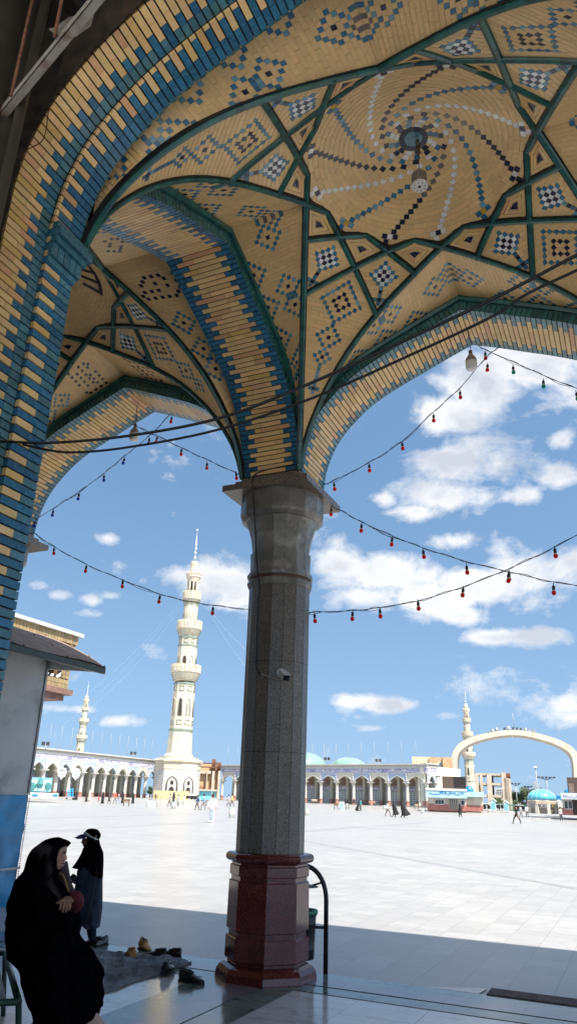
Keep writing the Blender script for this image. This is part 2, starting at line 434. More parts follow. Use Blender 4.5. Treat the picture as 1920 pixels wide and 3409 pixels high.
KUF1 = ["#.###.#..###", "#.#.#.#..#.#", "#.#.#.#..#.#", "#.####.###.#", "#..........#", "#..#.###.#..", "#..#.#.#.#..", "###..#.#.###"]
KUF2 = ["#..#######..", "#..#.....#..", "#..#..#..##.", "#..#..#...#.", "##.#.####.#.", ".#.........#", ".##########.", "............"]
KUF3 = ["..##....#...", ".#..#..#.#..", "#....##...#.", "#..#......#.", ".#..##..##..", "..##..##....", "....#....#..", ".....####.#."]
def make_vault(name, label, cx, script=False):
    o = thing(name, label, 'vault', (cx, OY, 0))
    IN = V(0, 0, 4.6)
    # ribs
    for a in range(12):
        k = 15 + 30 * a
        d = (k - 45) % 90                       # 0: apex on a diagonal, else 60/30 from a corner
        if d == 0: y0, y1 = -.66, .66
        elif d == 60: y0, y1 = -2.385, 1.2      # corner at angle k-60
        else: y0, y1 = -1.2, 2.385
        mb = MB(); ys = resample(lambda t: rib(k, t), y0, 0, .08)[:-1] + resample(lambda t: rib(k, t), 0, y1, .08)
        ribmesh(mb, [rib(k, y) for y in ys]); mb.build('rib', [M_RIB, M_BLACK], o)
    for c in (45, 135, 225, 315):
        # corner kite
        def Lf(y, c=c): return rib(c + 60, -y) if y > 1.193 else rib(c - 30, y)
        def Rf(y, c=c): return rib(c - 60, y) if y > 1.193 else rib(c + 30, -y)
        ts = resample(lambda y: (Lf(y) + Rf(y)) / 2, 2.36, .645, .046); nr = len(ts) - 1
        base = nr - 9
        mots = [(base, 0, 'big'), (base - 9, 0, 'r3'), (base - 14, 0, 'r2'), (base - 22, 0, 'stem')]
        if script and c in (315, 45): mots = [(base, 0, 'big'), (base - 9, 0, 'r3'), (base - 14, 0, 'r2')]
        mb = MB(); panel(mb, Lf, Rf, ts, mots, IN); mb.build('corner_panel', PM, o)
        # two star panels
        for s in (1, -1):
            ax = c + 15 * s
            def Lf(y, s=s, c=c): return rib(c + 60 * s, -s * y) if y > .639 else rib(c, s * y)
            def Rf(y, s=s, c=c): return rib(c - 30 * s, s * y) if y > .639 else rib(c + 30 * s, -s * y)
            ts = resample(lambda y: (Lf(y) + Rf(y)) / 2, 1.18, .29, .046); nr = len(ts) - 1
            mid = round(nr * .58)
            mb = MB(); panel(mb, Lf, Rf, ts, [(mid, 0, 'chk'), (mid - 6, 0, 'x')] + [(mid - 6 + q, w, t) for q, w, t in ()], IN); mb.build('star_panel', PM, o)
    for a in range(12):                         # twelve small kites round the rosette
        k = 15 + 30 * a
        out = rib(k + 30, -.639); q1 = rib(k, .282); q0 = rib(k, -.282); ap = rib(k, 0)
        poly = [out] + [rib(k + 30, -y) for y in (.5, .39)] + [q1] + [rib(k, .14), ap, rib(k, -.14)] + [q0] + [rib(k - 30, y) for y in (.39, .5)]
        cen = V(0, 0, 0)
        for p in poly: cen += p / len(poly)
        mb = MB(); mb.face([p + V(0, 0, .013) for p in poly], 2)
        S = [1.0, .74, .5, .27]; n = len(poly)
        for s0, s1 in zip(S, S[1:]):
            corners = [0, 3, 5, 7]
            for ci in range(4):
                a0, a1 = corners[ci], corners[(ci + 1) % 4] or n
                P = [poly[j % n] for j in range(a0, a1 + 1)]
                A = [cen.lerp(p, s0 - .02) for p in P]; B = [cen.lerp(p, s1 + .02) for p in P]
                col = yel()
                for j in range(len(P) - 1): brick(mb, A[j], A[j + 1], B[j + 1], B[j], col, IN, .001, .0, .012)
        mb.face([cen + (p - cen) * .2 for p in poly], 1, NAV)
        for j in range(n): pass
        mb.build('small_kite_panel', PM, o)
    # rosette dome with spiral arms
    mb = MB(); rings = [.135 + .0475 * i for i in range(20)]
    def zd(r): return 7.45 - .36 * (r / 1.06) ** 1.7
    def rb(th):
        a = (math.degrees(th) - 15 + 15) % 30 - 15
        t = R(abs(a)); y = 1.007 * math.tan(t) / (1 - .156 * math.tan(t)); return (1.007 + .156 * y) / math.cos(t)
    armc = [WHI, NAV, BLU]; endc = [NAV, WHI, AMB]   # 0/90: white, 30: navy, 60: blue
    for i in range(len(rings) - 1):
        r0, r1 = rings[i], rings[i + 1]; rm = (r0 + r1) / 2; w = .056 / rm
        rs_ = max(rm, .2); th0 = R(-38) * (1 / rs_ - 1.04)
        marks = []
        for arm in range(12):
            cc = armc[arm % 3]; last = 16
            th = arm * PI / 6 + th0
            if arm % 3 == 2: cc = BLU if random.random() > .25 else LBL
            if arm % 3 == 1 and 3 < i < 10 and arm in (1, 4): cc = GREY  # inner navy tiles of two arms greyed, a painted glaze reflection
            if i < last: marks.append((th, cc))
            elif i == last: marks += [(th, cc)]
            elif i == last + 1: marks += [(th - w, cc), (th, endc[arm % 3]), (th + w, cc)]
            elif i == last + 2: marks += [(th, cc)]
        if script: marks = []
        marks = sorted(((t % (2 * PI)), c) for t, c in marks)
        segs = []
        if marks:
            for q, (t, c) in enumerate(marks):
                segs.append((t - w / 2, t + w / 2, c)); tn = marks[(q + 1) % len(marks)][0]
                if tn <= t: tn += 2 * PI
                if tn - t > w * 1.05: segs.append((t + w / 2, tn - w / 2, None))
        else:
            segs = [(j * PI / 6 + i * .1, (j + 1) * PI / 6 + i * .1, None) for j in range(12)]
        sub = []
        for a, b, c in segs:
            m = max(1, round((b - a) / (.16 / rm))) if c is None else 1
            sub += [(a + (b - a) * q / m, a + (b - a) * (q + 1) / m, c) for q in range(m)]
        P = lambda r, t: V(r * math.cos(t), r * math.sin(t), zd(r))
        for a, b, c in sub:
            if rm > rb((a + b) / 2) + .03: continue
            if script and (i in (11, 12, 13)) :
                pass
            col = jit(YEL, .06, .02) if c is None else jit(c, .12)
            m = max(1, round((b - a) / .12))
            for q in range(m):
                aa, bb_ = a + (b - a) * q / m, a + (b - a) * (q + 1) / m
                brick(mb, P(r0, aa), P(r0, bb_), P(r1, bb_), P(r1, aa), col, IN, .0024, .0018 if m == 1 else .0003, .006)
            mb.face([P(r0, a) + V(0, 0, .0045), P(r0, b) + V(0, 0, .0045), P(r1, b) + V(0, 0, .0045), P(r1, a) + V(0, 0, .0045)], 2)
    if script:                                  # block script of dark tiles round the second dome
        for q in range(22):
            t = R(-52 + q * 4.2); r0, r1 = .80, .85
            P = lambda r, t: V(r * math.cos(t), r * math.sin(t), zd(r) - .008)
            brick(mb, P(.80, t), P(.80, t + R(3.9)), P(.85, t + R(3.9)), P(.85, t), NAV, IN, .002, .002, .01, 1)
            if q % 3 == 0:
                for rr in (.60, .65, .70, .75): brick(mb, P(rr, t), P(rr, t + R(3.9)), P(rr + .05, t + R(3.9)), P(rr + .05, t), NAV, IN, .002, .002, .01, 1)
    mb.build('rosette', PM, o)
    mb = MB()                                   # glazed hub
    mb.lathe([(.085, 7.452), (.085, 7.438), (.0, 7.438)], 24, mi=0, col=TEA, cap=False)
    for q in range(24):
        a, b = q * PI / 12, (q + .88) * PI / 12; P = lambda r, t: V(r * math.cos(t), r * math.sin(t), 7.437)
        brick(mb, P(.088, a), P(.088, b), P(.135, b), P(.135, a), jit(NAV, .4), IN, .001, .001, .02, 1)
    mb.build('hub', [M_GLAZE, M_GLAZE], o)
    # spandrel panels over the four arches
    for side in (0, 90, 180, 270):
        a = R(side); ca, sa = math.cos(a), math.sin(a)
        W = lambda p: V(HALF * ca - p.x * sa, HALF * sa + p.x * ca, p.z)
        for s in (1, -1):
            # corner at side + 45 s
            def Rf(y, s=s, side=side): return rib(side + 15 * -s, s * y)
            def Lf(y, s=s, W=W):
                d = 1.94 * max(0, (y - .282)) / (2.385 - .282)
                p = arcE(s * d, .165); p.x = max(-HALF, min(HALF, p.x))
                if s * p.x < 0: p.x = 0
                return W(p)
            ts = resample(lambda y: (Lf(y) + Rf(y)) / 2, 2.385, .282, .046); nr = len(ts) - 1
            mots = [(nr - 1, 10, 'grey4')] if not script else []
            for q in range(5):
                r = nr - 9 - q * 9
                if r > 12: mots.append((r + (4 if q % 2 == 0 else 0), 8 if q < 3 else 6, 'r3'))
                if r - 4 > 12: mots.append((r - 3, 1, 'r3'))
            if script and side == 90 and s == -1: mots = [(nr - 13, 8, KUF1), (nr - 24, 5, 'r3'), (nr - 31, 2, 'r3')]
            if script and side == 90 and s == 1: mots = [(nr - 9, 8, KUF1), (nr - 21, 6, 'r3'), (nr - 28, 4, 'r3')]
            if script and side == 0: mots = [(nr - 9, 8, KUF3 if s == -1 else KUF2), (nr - 20, 6, 'r3'), (nr - 28, 4, 'r3'), (nr - 34, 3, 'r3')]
            mb = MB(); panel(mb, Lf, Rf, ts, mots, IN, origin='e'); mb.build('spandrel_panel', PM, o)
    return o
make_vault('tiled_vault', 'buff brick ribbed vault with a swirling blue, white and black rosette, overhead in front', OX, False)
make_vault('tiled_vault', 'smaller-looking buff vault with dark block script, seen through the left arch', OX - BAY, True)

# ------------------------------------------------------------------ arches
def arch(name, label, axis, cpos, w0, w1, rings, bands=None, wall=None, spring=5.17):
    # axis 'X': span along X at depth Y in [w0,w1]; axis 'Y': span along Y with X in [w0,w1]
    o = thing(name, label, 'arch', (0, 0, 0))
    def W(d, w, z): return V(cpos + d, w, z) if axis == 'X' else V(w, cpos + d, z)
    P = arc_pts(.057); inside = W(0, (w0 + w1) / 2, 5.0)
    mb = MB(); ln = w1 - w0
    bl = bands or [(0, 1, 0.0)]
    for bi, (f0, f1, lift) in enumerate(bl):
        u0, u1 = w0 + ln * f0, w0 + ln * f1
        Q = [p + (V(-p.x, 0, 5.0 - p.z).normalized() * lift) for p in P]
        for k in range(len(P) - 1):
            a, b = Q[k], Q[k + 1]
            if bands and bi == 0:
                sp = [(0, .52, yel()), (.52, .76, jit(BLU, .2)), (.76, 1, jit(TEA, .2))] if k % 2 else [(0, .36, yel()), (.36, .74, yel()), (.74, 1, jit(TEA, .2))]
                if k % 2 and random.random() < .35: sp = [(0, .52, yel()), (.52, 1, jit(BLU, .25))]
            elif bands: sp = [(0, .1, yel()), (.1, .62, jit(BLU, .2)), (.62, 1, jit(BLU, .2))] if k % 2 else [(0, .55, yel()), (.55, 1, jit(BLU, .2))]
            else:
                bw = [.13, .27, .2, .27][k % 4] if 0 else (.12 if k % 2 else .25); bw2 = .25 if k % 2 else .13
                if (k // 2) % 2: bw, bw2 = bw + .03, bw2 - .02
                bc = (BLU if axis == 'Y' else TEA)
                sp = [(0, bw, jit(bc, .25)), (bw, .5 + random.choice((-.1, .1)) , yel())]; sp.append((sp[-1][1], 1 - bw2, yel())); sp.append((1 - bw2, 1, jit(bc, .25)))
            for s, e, c in sp:
                us, ue = u0 + (u1 - u0) * s, u0 + (u1 - u0) * e
                brick(mb, W(a.x, us, a.z), W(a.x, ue, a.z), W(b.x, ue, b.z), W(b.x, us, b.z), c, inside, .0055, .0016, .022 + abs(lift))
            e = (a - V(0, 0, 4.6)).normalized() * (.012); e.y = 0
            mb.face([W(a.x + e.x, u0 + .002, a.z + e.z), W(a.x + e.x, u1 - .002, a.z + e.z), W(b.x + e.x, u1 - .002, b.z + e.z), W(b.x + e.x, u0 + .002, b.z + e.z)], 2)
    mb.build('soffit', [M_BRICK, M_GLAZE, M_DARKMORT], o)
    for wv, sgn in rings:                       # ring of green glazed headers with a moulding
        mb = MB(); n = len(P)
        for k in range(n - 1):
            def ex(i, off):
                q = arcE(P[i].x, off); q.x = max(-HALF + .003, min(HALF - .003, q.x)); return q
            a0, a1, b0, b1 = P[k], P[k + 1], ex(k, .105), ex(k + 1, .105)
            brick(mb, W(a0.x, wv, a0.z), W(a1.x, wv, a1.z), W(b1.x, wv, b1.z), W(b0.x, wv, b0.z), jit((.035, .15, .155), .25), W(0, wv + sgn * 2, 5.5), .002, .0045, .02, 1)
        mb2 = MB()
        pts = [W(q.x, wv + sgn * .012, q.z) for q in (arcE(p.x, .135) for p in P)]
        for k in range(n - 1):
            o0, o1 = arcE(P[k].x, .108), arcE(P[k + 1].x, .108); q0, q1 = arcE(P[k].x, .175), arcE(P[k + 1].x, .175)
            for v_ in (o0, o1, q0, q1): v_.x = max(-HALF + .003, min(HALF - .003, v_.x))
            c = jit(GRN, .25)
            r0 = [W(o0.x, wv, o0.z), W(o0.x, wv + sgn * .035, o0.z), W((o0.x + q0.x) / 2, wv + sgn * .05, (o0.z + q0.z) / 2), W(q0.x, wv + sgn * .03, q0.z), W(q0.x, wv, q0.z)]
            r1 = [W(o1.x, wv, o1.z), W(o1.x, wv + sgn * .035, o1.z), W((o1.x + q1.x) / 2, wv + sgn * .05, (o1.z + q1.z) / 2), W(q1.x, wv + sgn * .03, q1.z), W(q1.x, wv, q1.z)]
            for i in range(4): mb2.face([r0[i], r0[i + 1], r1[i + 1], r1[i]], 0, c)
        mb.build('header_ring', [M_GLAZE, M_GLAZE], o); mb2.build('moulding', [M_RIB], o)
    if wall:
        mb = MB(); wy, ztop, half = wall
        for k in range(len(P) - 1):
            a, b = P[k], P[k + 1]
            mb.face([W(a.x, wy, a.z), W(b.x, wy, b.z), W(b.x, wy, ztop), W(a.x, wy, ztop)])
        for s in (-1, 1): mb.face([W(s * 1.94, wy, 5.17), W(s * half, wy, 5.17), W(s * half, wy, ztop), W(s * 1.94, wy, ztop)])
        mb.build('facade_wall', M_FACADE, o)
    return o
M_FACADE = mat('buff facade plaster', (.5, .4, .26), .85, .15, 3)
T_ = .74; FY0, FY1 = OY + HALF, OY + HALF + T_
LX0, LX1 = OX - HALF - T_, OX - HALF
arch('facade_arch', 'pale buff brick arch open to the sky on the right, light blue stepped borders', 'X', OX, FY0, FY1, [(FY0, -1)], wall=(FY1, 9.06, BAY / 2))
arch('facade_arch', 'buff brick arch open to the sky on the left, behind the tiled pier', 'X', OX - BAY, FY0, FY1, [(FY0, -1)], wall=(FY1, 9.06, BAY / 2))
arch('cross_arch', 'brown and buff brick arch with dark blue stepped edges, from tiled pier to stone column', 'Y', OY, LX0, LX1, [(LX1, 1), (LX0, -1)])
arch('near_arch', 'big buff and blue banded arch sweeping over the top left of the picture', 'X', OX, 2.48, 3.07, [(3.08, 1)], bands=[(0, .56, -.03), (.56, 1, 0.0)])
arch('near_arch', 'buff and blue arch of the far bay, mostly hidden behind the tiled pier', 'X', OX - BAY, 2.48, 3.07, [(3.08, 1)], bands=[(0, .56, -.03), (.56, 1, 0.0)])
arch('cross_arch', 'brick arch at the right end of the front vault, just out of view', 'Y', OY, OX + HALF, OX + HALF + T_, [(OX + HALF, -1)])
arch('cross_arch', 'brick arch at the far left end of the second vault', 'Y', OY, LX0 - BAY, LX1 - BAY, [(LX1 - BAY, 1)])

# ------------------------------------------------------------------ roof over the gallery (closes the vaults from above, throws the shade on the square)
mb = MB(); mb.bb(OX - BAY * 1.5 - .4 - 2 * BAY, OX + BAY * 4.5, 2.3, FY1 - .01, 7.62, 9.05); tag(mb.build('gallery_roof', mat('roof screed', (.6, .53, .42), .9)), kind='structure')
mb = MB()
for k in (-2.5, 1, 2, 3, 4):
    pass
mb.bb(OX + BAY / 2 + .02, OX + BAY * 4.5, FY0 + .3, FY1 - .01, 5.2, 7.62); mb.bb(OX - BAY * 3.4, OX - BAY * 1.5 - .02, FY0 + .3, FY1 - .01, 5.2, 7.62)
tag(mb.build('facade_upper_wall', M_FACADE), 'plain buff upper wall continuing the arcade beyond the two open arches', 'wall')

# ------------------------------------------------------------------ tiled pier with its corbel
def pier(label, px):
    o = thing('tiled_pier', label, 'pier', (px, 0, 0))
    mb = MB(); x1 = .38; x0 = -.37; y0, y1, ym = 2.48, 3.07, 2.81
    mb.bb(x0 + .02, x1 - .042, y0 + .012, y1 - .012, 0, 5.17, 2); mb.bb(x0 + .01, x1 - .014, ym + .004, y1 - .012, 0, 5.169, 2)
    nz = 91
    for k in range(nz):
        z0 = k * .0568; z1 = z0 + .0568
        a = k % 2
        sp = [(0, .5, yel()), (.5, .76, jit(BLU, .2)), (.76, 1, jit(TEA, .2))] if a else [(0, .34, yel()), (.34, .74, yel()), (.74, 1, jit(TEA, .2))]
        if z0 < 3.4: sp = [(0, .34, jit(TEA, .25)), (.34, 1, jit(TEA, .2))] if a else [(0, .62, yel()), (.62, 1, jit(TEA, .2))]
        for s, e, c in sp: brick(mb, V(x1 - .03, y0 + (ym - y0) * s, z0), V(x1 - .03, y0 + (ym - y0) * e, z0), V(x1 - .03, y0 + (ym - y0) * e, z1), V(x1 - .03, y0 + (ym - y0) * s, z1), c, V(5, 2.7, 3), .0055, .0016, .022)
        sp = [(0, 1, jit(BLU, .25))] if a else [(0, .55, yel()), (.55, 1, jit(TEA, .25))]
        for s, e, c in sp: brick(mb, V(x1, ym + (y1 - ym) * s, z0), V(x1, ym + (y1 - ym) * e, z0), V(x1, ym + (y1 - ym) * e, z1), V(x1, ym + (y1 - ym) * s, z1), c, V(5, 2.7, 3), .0055, .0016, .03)
        for q in range(3):
            c = jit(BLU, .25) if (q + a) % 2 else jit(TEA, .2)
            brick(mb, V(x1 - .74 * q / 3, y1, z0), V(x1 - .74 * (q + 1) / 3, y1, z0), V(x1 - .74 * (q + 1) / 3, y1, z1), V(x1 - .74 * q / 3, y1, z1), c, V(0, 9, 3), .0055, .0016, .02)
    mb.build('shaft', [M_BRICK, M_GLAZE, M_DARKMORT], o)
    mb = MB()
    rows = [(4.84, 4.89, .015, .2), (4.89, 5.00, .032, .055), (5.00, 5.05, .052, .2), (5.05, 5.11, .078, .2), (5.11, 5.17, .05, .2)]
    for z0, z1, pr, w in rows:
        n = max(1, round(.30 / w))
        for q in range(n):
            a, b = ym + .0 + (y1 + pr - ym) * q / n, ym + (y1 + pr - ym) * (q + 1) / n
            mb.bb(x1 - .05, x1 + pr, a + .003, b - .003, z0 + .003, z1 - .003, 0, jit((.06, .19, .25), .2))
        n = max(1, round(.7 / w))
        for q in range(n):
            a, b = x0 + .72 * q / n, x0 + .72 * (q + 1) / n
            mb.bb(a + .003, b - .003, y1 - .05, y1 + pr, z0 + .003, z1 - .003, 0, jit((.06, .19, .25), .2))
    mb.build('corbel', [M_GLAZE], o)
    return o
PL = pier('pier clad in blue and buff glazed bricks along the left edge', OX - BAY / 2)
q = dup(PL); q.location.x = OX + BAY / 2; q.scale = (-1, 1, 1); q['label'] = 'matching glazed brick pier on the right, just out of view'

# rough unfinished face of the near arch toward the hall
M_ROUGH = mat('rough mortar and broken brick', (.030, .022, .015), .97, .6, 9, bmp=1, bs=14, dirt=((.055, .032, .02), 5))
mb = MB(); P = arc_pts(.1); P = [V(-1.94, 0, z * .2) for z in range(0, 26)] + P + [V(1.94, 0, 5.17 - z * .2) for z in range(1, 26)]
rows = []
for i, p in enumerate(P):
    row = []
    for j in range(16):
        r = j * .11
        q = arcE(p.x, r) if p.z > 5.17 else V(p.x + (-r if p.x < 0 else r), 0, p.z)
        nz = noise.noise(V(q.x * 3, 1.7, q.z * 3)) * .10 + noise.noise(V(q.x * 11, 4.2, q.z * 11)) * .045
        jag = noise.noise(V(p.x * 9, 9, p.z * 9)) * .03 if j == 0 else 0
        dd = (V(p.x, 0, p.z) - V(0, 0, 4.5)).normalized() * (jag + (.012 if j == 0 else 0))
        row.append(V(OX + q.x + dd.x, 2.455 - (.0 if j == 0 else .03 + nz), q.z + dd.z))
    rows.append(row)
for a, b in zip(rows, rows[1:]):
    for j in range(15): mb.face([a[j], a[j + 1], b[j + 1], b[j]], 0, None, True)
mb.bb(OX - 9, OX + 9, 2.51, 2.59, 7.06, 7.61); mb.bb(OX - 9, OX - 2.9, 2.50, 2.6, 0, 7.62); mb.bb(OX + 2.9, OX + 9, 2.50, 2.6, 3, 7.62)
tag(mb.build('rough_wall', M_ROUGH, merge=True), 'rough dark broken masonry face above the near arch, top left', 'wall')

# ------------------------------------------------------------------ stone columns
def granite(name, a, b, sc, rough):
    m, nt, bs = newmat(name)
    tc = nt.nodes.new('ShaderNodeTexCoord'); vo = nt.nodes.new('ShaderNodeTexVoronoi'); vo.inputs['Scale'].default_value = sc; nt.links.new(tc.outputs['Object'], vo.inputs['Vector'])
    sep = nt.nodes.new('ShaderNodeSeparateColor'); nt.links.new(vo.outputs['Color'], sep.inputs[0])
    f = ramp(nt, sep.outputs[0], [(.15, a), (.5, tuple((x + y) / 2 for x, y in zip(a, b))), (.85, b)])
    big = noise_(nt, 1.6, 5, .6); f = mixc(nt, ramp(nt, big, [(.35, (0, 0, 0)), (.7, (.45, .45, .45))]), f, tuple(x * .45 for x in a))
    nt.links.new(f, bs.inputs['Base Color']); bs.inputs['Roughness'].default_value = rough
    return m
M_GRAN = granite('grey granite', (.11, .095, .08), (.28, .25, .215), 140, .36)
M_RED = granite('polished red granite', (.075, .014, .014), (.22, .052, .046), 110, .12)
M_ABAC = granite('brown granite slab', (.12, .095, .075), (.33, .28, .23), 90, .35)
M_CAPM = mat('veined green grey marble', (.20, .19, .165), .35, .35, 5, dirt=((.42, .40, .36), 3.5))
M_BAND = mat('dull red stone band', (.14, .06, .045), .5)
def column(label, px, py):
    o = thing('stone_column', label, 'column', (px, py, 0), group='columns of the near gallery')
    ph = PI / 8; cc = 1 / math.cos(PI / 8); z = lambda y: zpix(CX - .0, CY - .38, y)
    mb = MB()
    def oc(r0, z0, r1, z1, bev=.008):
        mb.lathe([(r0 * cc - bev, z0), (r0 * cc, z0 + bev), (r1 * cc, z1 - bev), (r1 * cc - bev, z1)], 8, ph=ph)
    mb.lathe([(.455 * cc, 0), (.455 * cc, .02), (.445 * cc, .075), (.415 * cc, .115), (.38 * cc, .135), (.34 * cc, .14)], 8, ph=ph)
    oc(.352, .13, .352, 1.02, .002)
    oc(.378, .165, .377, .365); oc(.375, .415, .371, .845); oc(.369, .888, .369, .985)
    pr = [(.35, 1.0)] + [(.372 + .042 * math.sin(a), 1.055 - .043 * math.cos(a)) for a in [PI * q / 8 for q in range(9)]] + [(.35, 1.10)]
    mb.lathe([(r * cc, z) for r, z in pr], 8, ph=ph)
    mb.build('base', M_RED, o)
    # shaft: sixteen facets with fine joints
    mb = MB(); rs = .345 / math.cos(PI / 16)
    zs = [1.10, 2.02, 2.05 - .025, 3.0, 3.005, 3.87]
    for z0, z1 in ((1.10, 2.05), (2.054, 2.98), (2.984, 3.87)):
        for q in range(16):
            a0, a1 = (q - .5) * PI / 8, (q + .5) * PI / 8; e = .006
            p = lambda t, r, z: V(r * math.cos(t), r * math.sin(t), z)
            mb.face([p(a0 + e, rs, z0), p(a1 - e, rs, z0), p(a1 - e, rs, z1), p(a0 + e, rs, z1)])
            mb.face([p(a1 - e, rs, z0), p(a1, rs - .004, z0), p(a1, rs - .004, z1), p(a1 - e, rs, z1)], 1)
            mb.face([p(a1, rs - .004, z0), p(a1 + e, rs, z0), p(a1 + e, rs, z1), p(a1, rs - .004, z1)], 1)
    mb.lathe([(rs - .006, 1.09), (rs - .006, 3.9)], 16, ph=PI / 16, mi=1)
    mb.build('shaft', [M_GRAN, M_DARKMORT], o)
    mb = MB(); c6 = 1 / math.cos(PI / 16); f = PI / 16
    def L(pr, mi=0, n=16): mb.lathe([(r * c6, z) for r, z in pr], n, ph=f, mi=mi)
    L([(.34, 3.84), (.352, 3.84), (.372, 3.88), (.372, 3.905), (.36, 3.92), (.34, 3.92)])
    L([(.351, 3.915), (.351, 3.955)], 1)
    L([(.345, 3.95), (.372, 3.952), (.378, 3.985), (.352, 4.03), (.34, 4.03)])
    L([(.345, 4.02), (.346, 4.17), (.352, 4.245), (.34, 4.25)])
    L([(.325, 4.24), (.333, 4.30), (.352, 4.43), (.382, 4.55), (.415, 4.64), (.43, 4.655), (.40, 4.66)])
    L([(.44, 4.645), (.478, 4.68), (.492, 4.715), (.492, 4.87), (.485, 4.95), (.4, 4.95)])
    cap = mb.build('capital', [M_CAPM, M_BAND], o)
    mb = MB(); mb.box((0, 0, 4.99), (1.08, 1.08, .075)); mb.box((0, 0, 5.065), (.86, .86, .08)); mb.box((0, 0, 5.132), (.75, .75, .06))
    mb.build('abacus', M_ABAC, o)
    return o
CX, CY = OX - BAY / 2, OY + BAY / 2
COLO = column('tall grey granite column on polished red base, standing in the middle', CX, CY)
column('far-left column with only its stone capital showing behind the tiled pier', CX - BAY, CY)
column('right-hand column of the gallery front, beyond the right edge', CX + BAY, CY)
# ------------------------------------------------------------------ floors
def tilemat(name, c, w, h, x0=0, y0=0, rough=.3, var=.1, grout=.5, gw=.006, vein=.5, rv=.08, veincol=None, stag=False):
    m, nt, b = newmat(name)
    tc = nt.nodes.new('ShaderNodeTexCoord'); sp = nt.nodes.new('ShaderNodeSeparateXYZ'); nt.links.new(tc.outputs['Object'], sp.inputs[0])
    v = math_(nt, 'DIVIDE', math_(nt, 'SUBTRACT', sp.outputs[1], y0), h); fv = math_(nt, 'FLOOR', v)
    u = math_(nt, 'DIVIDE', math_(nt, 'SUBTRACT', sp.outputs[0], x0), w)
    if stag: u = math_(nt, 'ADD', u, math_(nt, 'MULTIPLY', math_(nt, 'MODULO', fv, 2), .5))
    fu = math_(nt, 'FLOOR', u)
    cmb = nt.nodes.new('ShaderNodeCombineXYZ'); nt.links.new(fu, cmb.inputs[0]); nt.links.new(fv, cmb.inputs[1])
    wn = nt.nodes.new('ShaderNodeTexWhiteNoise'); wn.noise_dimensions = '3D'; nt.links.new(cmb.outputs[0], wn.inputs['Vector'])
    # veins, shifted per slab so that they break at the joints
    sc = nt.nodes.new('ShaderNodeVectorMath'); sc.operation = 'SCALE'; nt.links.new(wn.outputs['Color'], sc.inputs[0]); sc.inputs['Scale'].default_value = 7
    ad = nt.nodes.new('ShaderNodeVectorMath'); ad.operation = 'ADD'; nt.links.new(tc.outputs['Object'], ad.inputs[0]); nt.links.new(sc.outputs[0], ad.inputs[1])
    mp = nt.nodes.new('ShaderNodeMapping'); mp.inputs['Scale'].default_value = (1, 2.6, 1); nt.links.new(ad.outputs[0], mp.inputs[0])
    nz = nt.nodes.new('ShaderNodeTexNoise'); nz.inputs['Scale'].default_value = 2.6; nz.inputs['Detail'].default_value = 9; nz.inputs['Roughness'].default_value = .68; nz.inputs['Distortion'].default_value = 1.2
    nt.links.new(mp.outputs[0], nz.inputs['Vector'])
    k = math_(nt, 'MULTIPLY_ADD', wn.outputs['Value'], 2 * var); nt.nodes[-1].inputs[2].default_value = 1 - var
    g = N(nt, 'ShaderNodeCombineColor')
    for i in range(3): nt.links.new(k, g.inputs[i])
    vc = veincol or tuple(x * .72 for x in c)
    base = ramp(nt, nz.outputs['Fac'], [(.36, tuple(a * (1 - vein) + b_ * vein for a, b_ in zip(c, vc))), (.47, c), (.6, tuple(min(1, x * 1.08) for x in c)), (.72, tuple(x * (1 - .16 * vein) for x in c))])
    col = mixc(nt, 1.0, base, g.outputs[0], 'MULTIPLY')
    big = noise_(nt, .23, 5, .6); col = mixc(nt, ramp(nt, big, [(.42, (0, 0, 0)), (.72, (.45, .45, .45))]), col, tuple(x * .72 for x in c))
    # joints
    def edge(t, ft, s):
        f = math_(nt, 'SUBTRACT', t, ft); d = math_(nt, 'MINIMUM', f, math_(nt, 'SUBTRACT', 1.0, f))
        return math_(nt, 'LESS_THAN', math_(nt, 'MULTIPLY', d, s), gw)
    wob = noise_(nt, 1.3, 3)
    e = math_(nt, 'MAXIMUM', edge(u, fu, w), math_(nt, 'MULTIPLY', edge(v, fv, h), .65))
    e = math_(nt, 'MULTIPLY', e, math_(nt, 'MULTIPLY_ADD', wob, 1.4)); nt.nodes[-2].inputs[2].default_value = -.1
    col = mixc(nt, math_(nt, 'MULTIPLY', e, grout, True), col, tuple(x * .22 for x in c))
    # small scuffs
    s1 = noise_(nt, 16, 8, .75); col = mixc(nt, ramp(nt, s1, [(.66, (0, 0, 0)), (.74, (.35, .35, .35))]), col, tuple(x * .45 for x in c))
    nt.links.new(col, b.inputs['Base Color'])
    r = math_(nt, 'MULTIPLY_ADD', nz.outputs['Fac'], rv * 2); nt.nodes[-1].inputs[2].default_value = rough - rv
    nt.links.new(r, b.inputs['Roughness'])
    bump(nt, b, math_(nt, 'MULTIPLY_ADD', wn.outputs['Value'], .3), .05, .004)
    return m
M_PLAZA = tilemat('white marble paving', (.335, .328, .322), .42, .42, -2.62, 7.82, .36, .09, .62, .006, .6, .08)
M_HALLT = tilemat('polished pale marble', (.64, .63, .63), .62, .62, -3.05, 7.05, .13, .05, .7, .005, .55, .05, (.36, .30, .26))
M_GREEN = tilemat('green marble strip', (.17, .205, .185), .78, .255, -2.3, 7.05, .12, .16, .8, .005, .9, .05, (.05, .08, .07), True)
M_MAUVE = tilemat('mauve granite strip', (.20, .175, .195), .9, .9, -2.0, 7.3, .14, .08, .7, .005, .35, .05)
M_GREY = mat('grey granite line', (.27, .275, .28), .4, .15, 3)
mb = MB(); rings = []
rad = [.5, 4, 8, 20, 50, 80, 100, 120, 140, 155, 200, 400, 900, 2500]
for r in rad: rings.append([V(r * math.sin(t), r * math.cos(t), gz(r)) for t in [2 * PI * i / 96 for i in range(96)]])
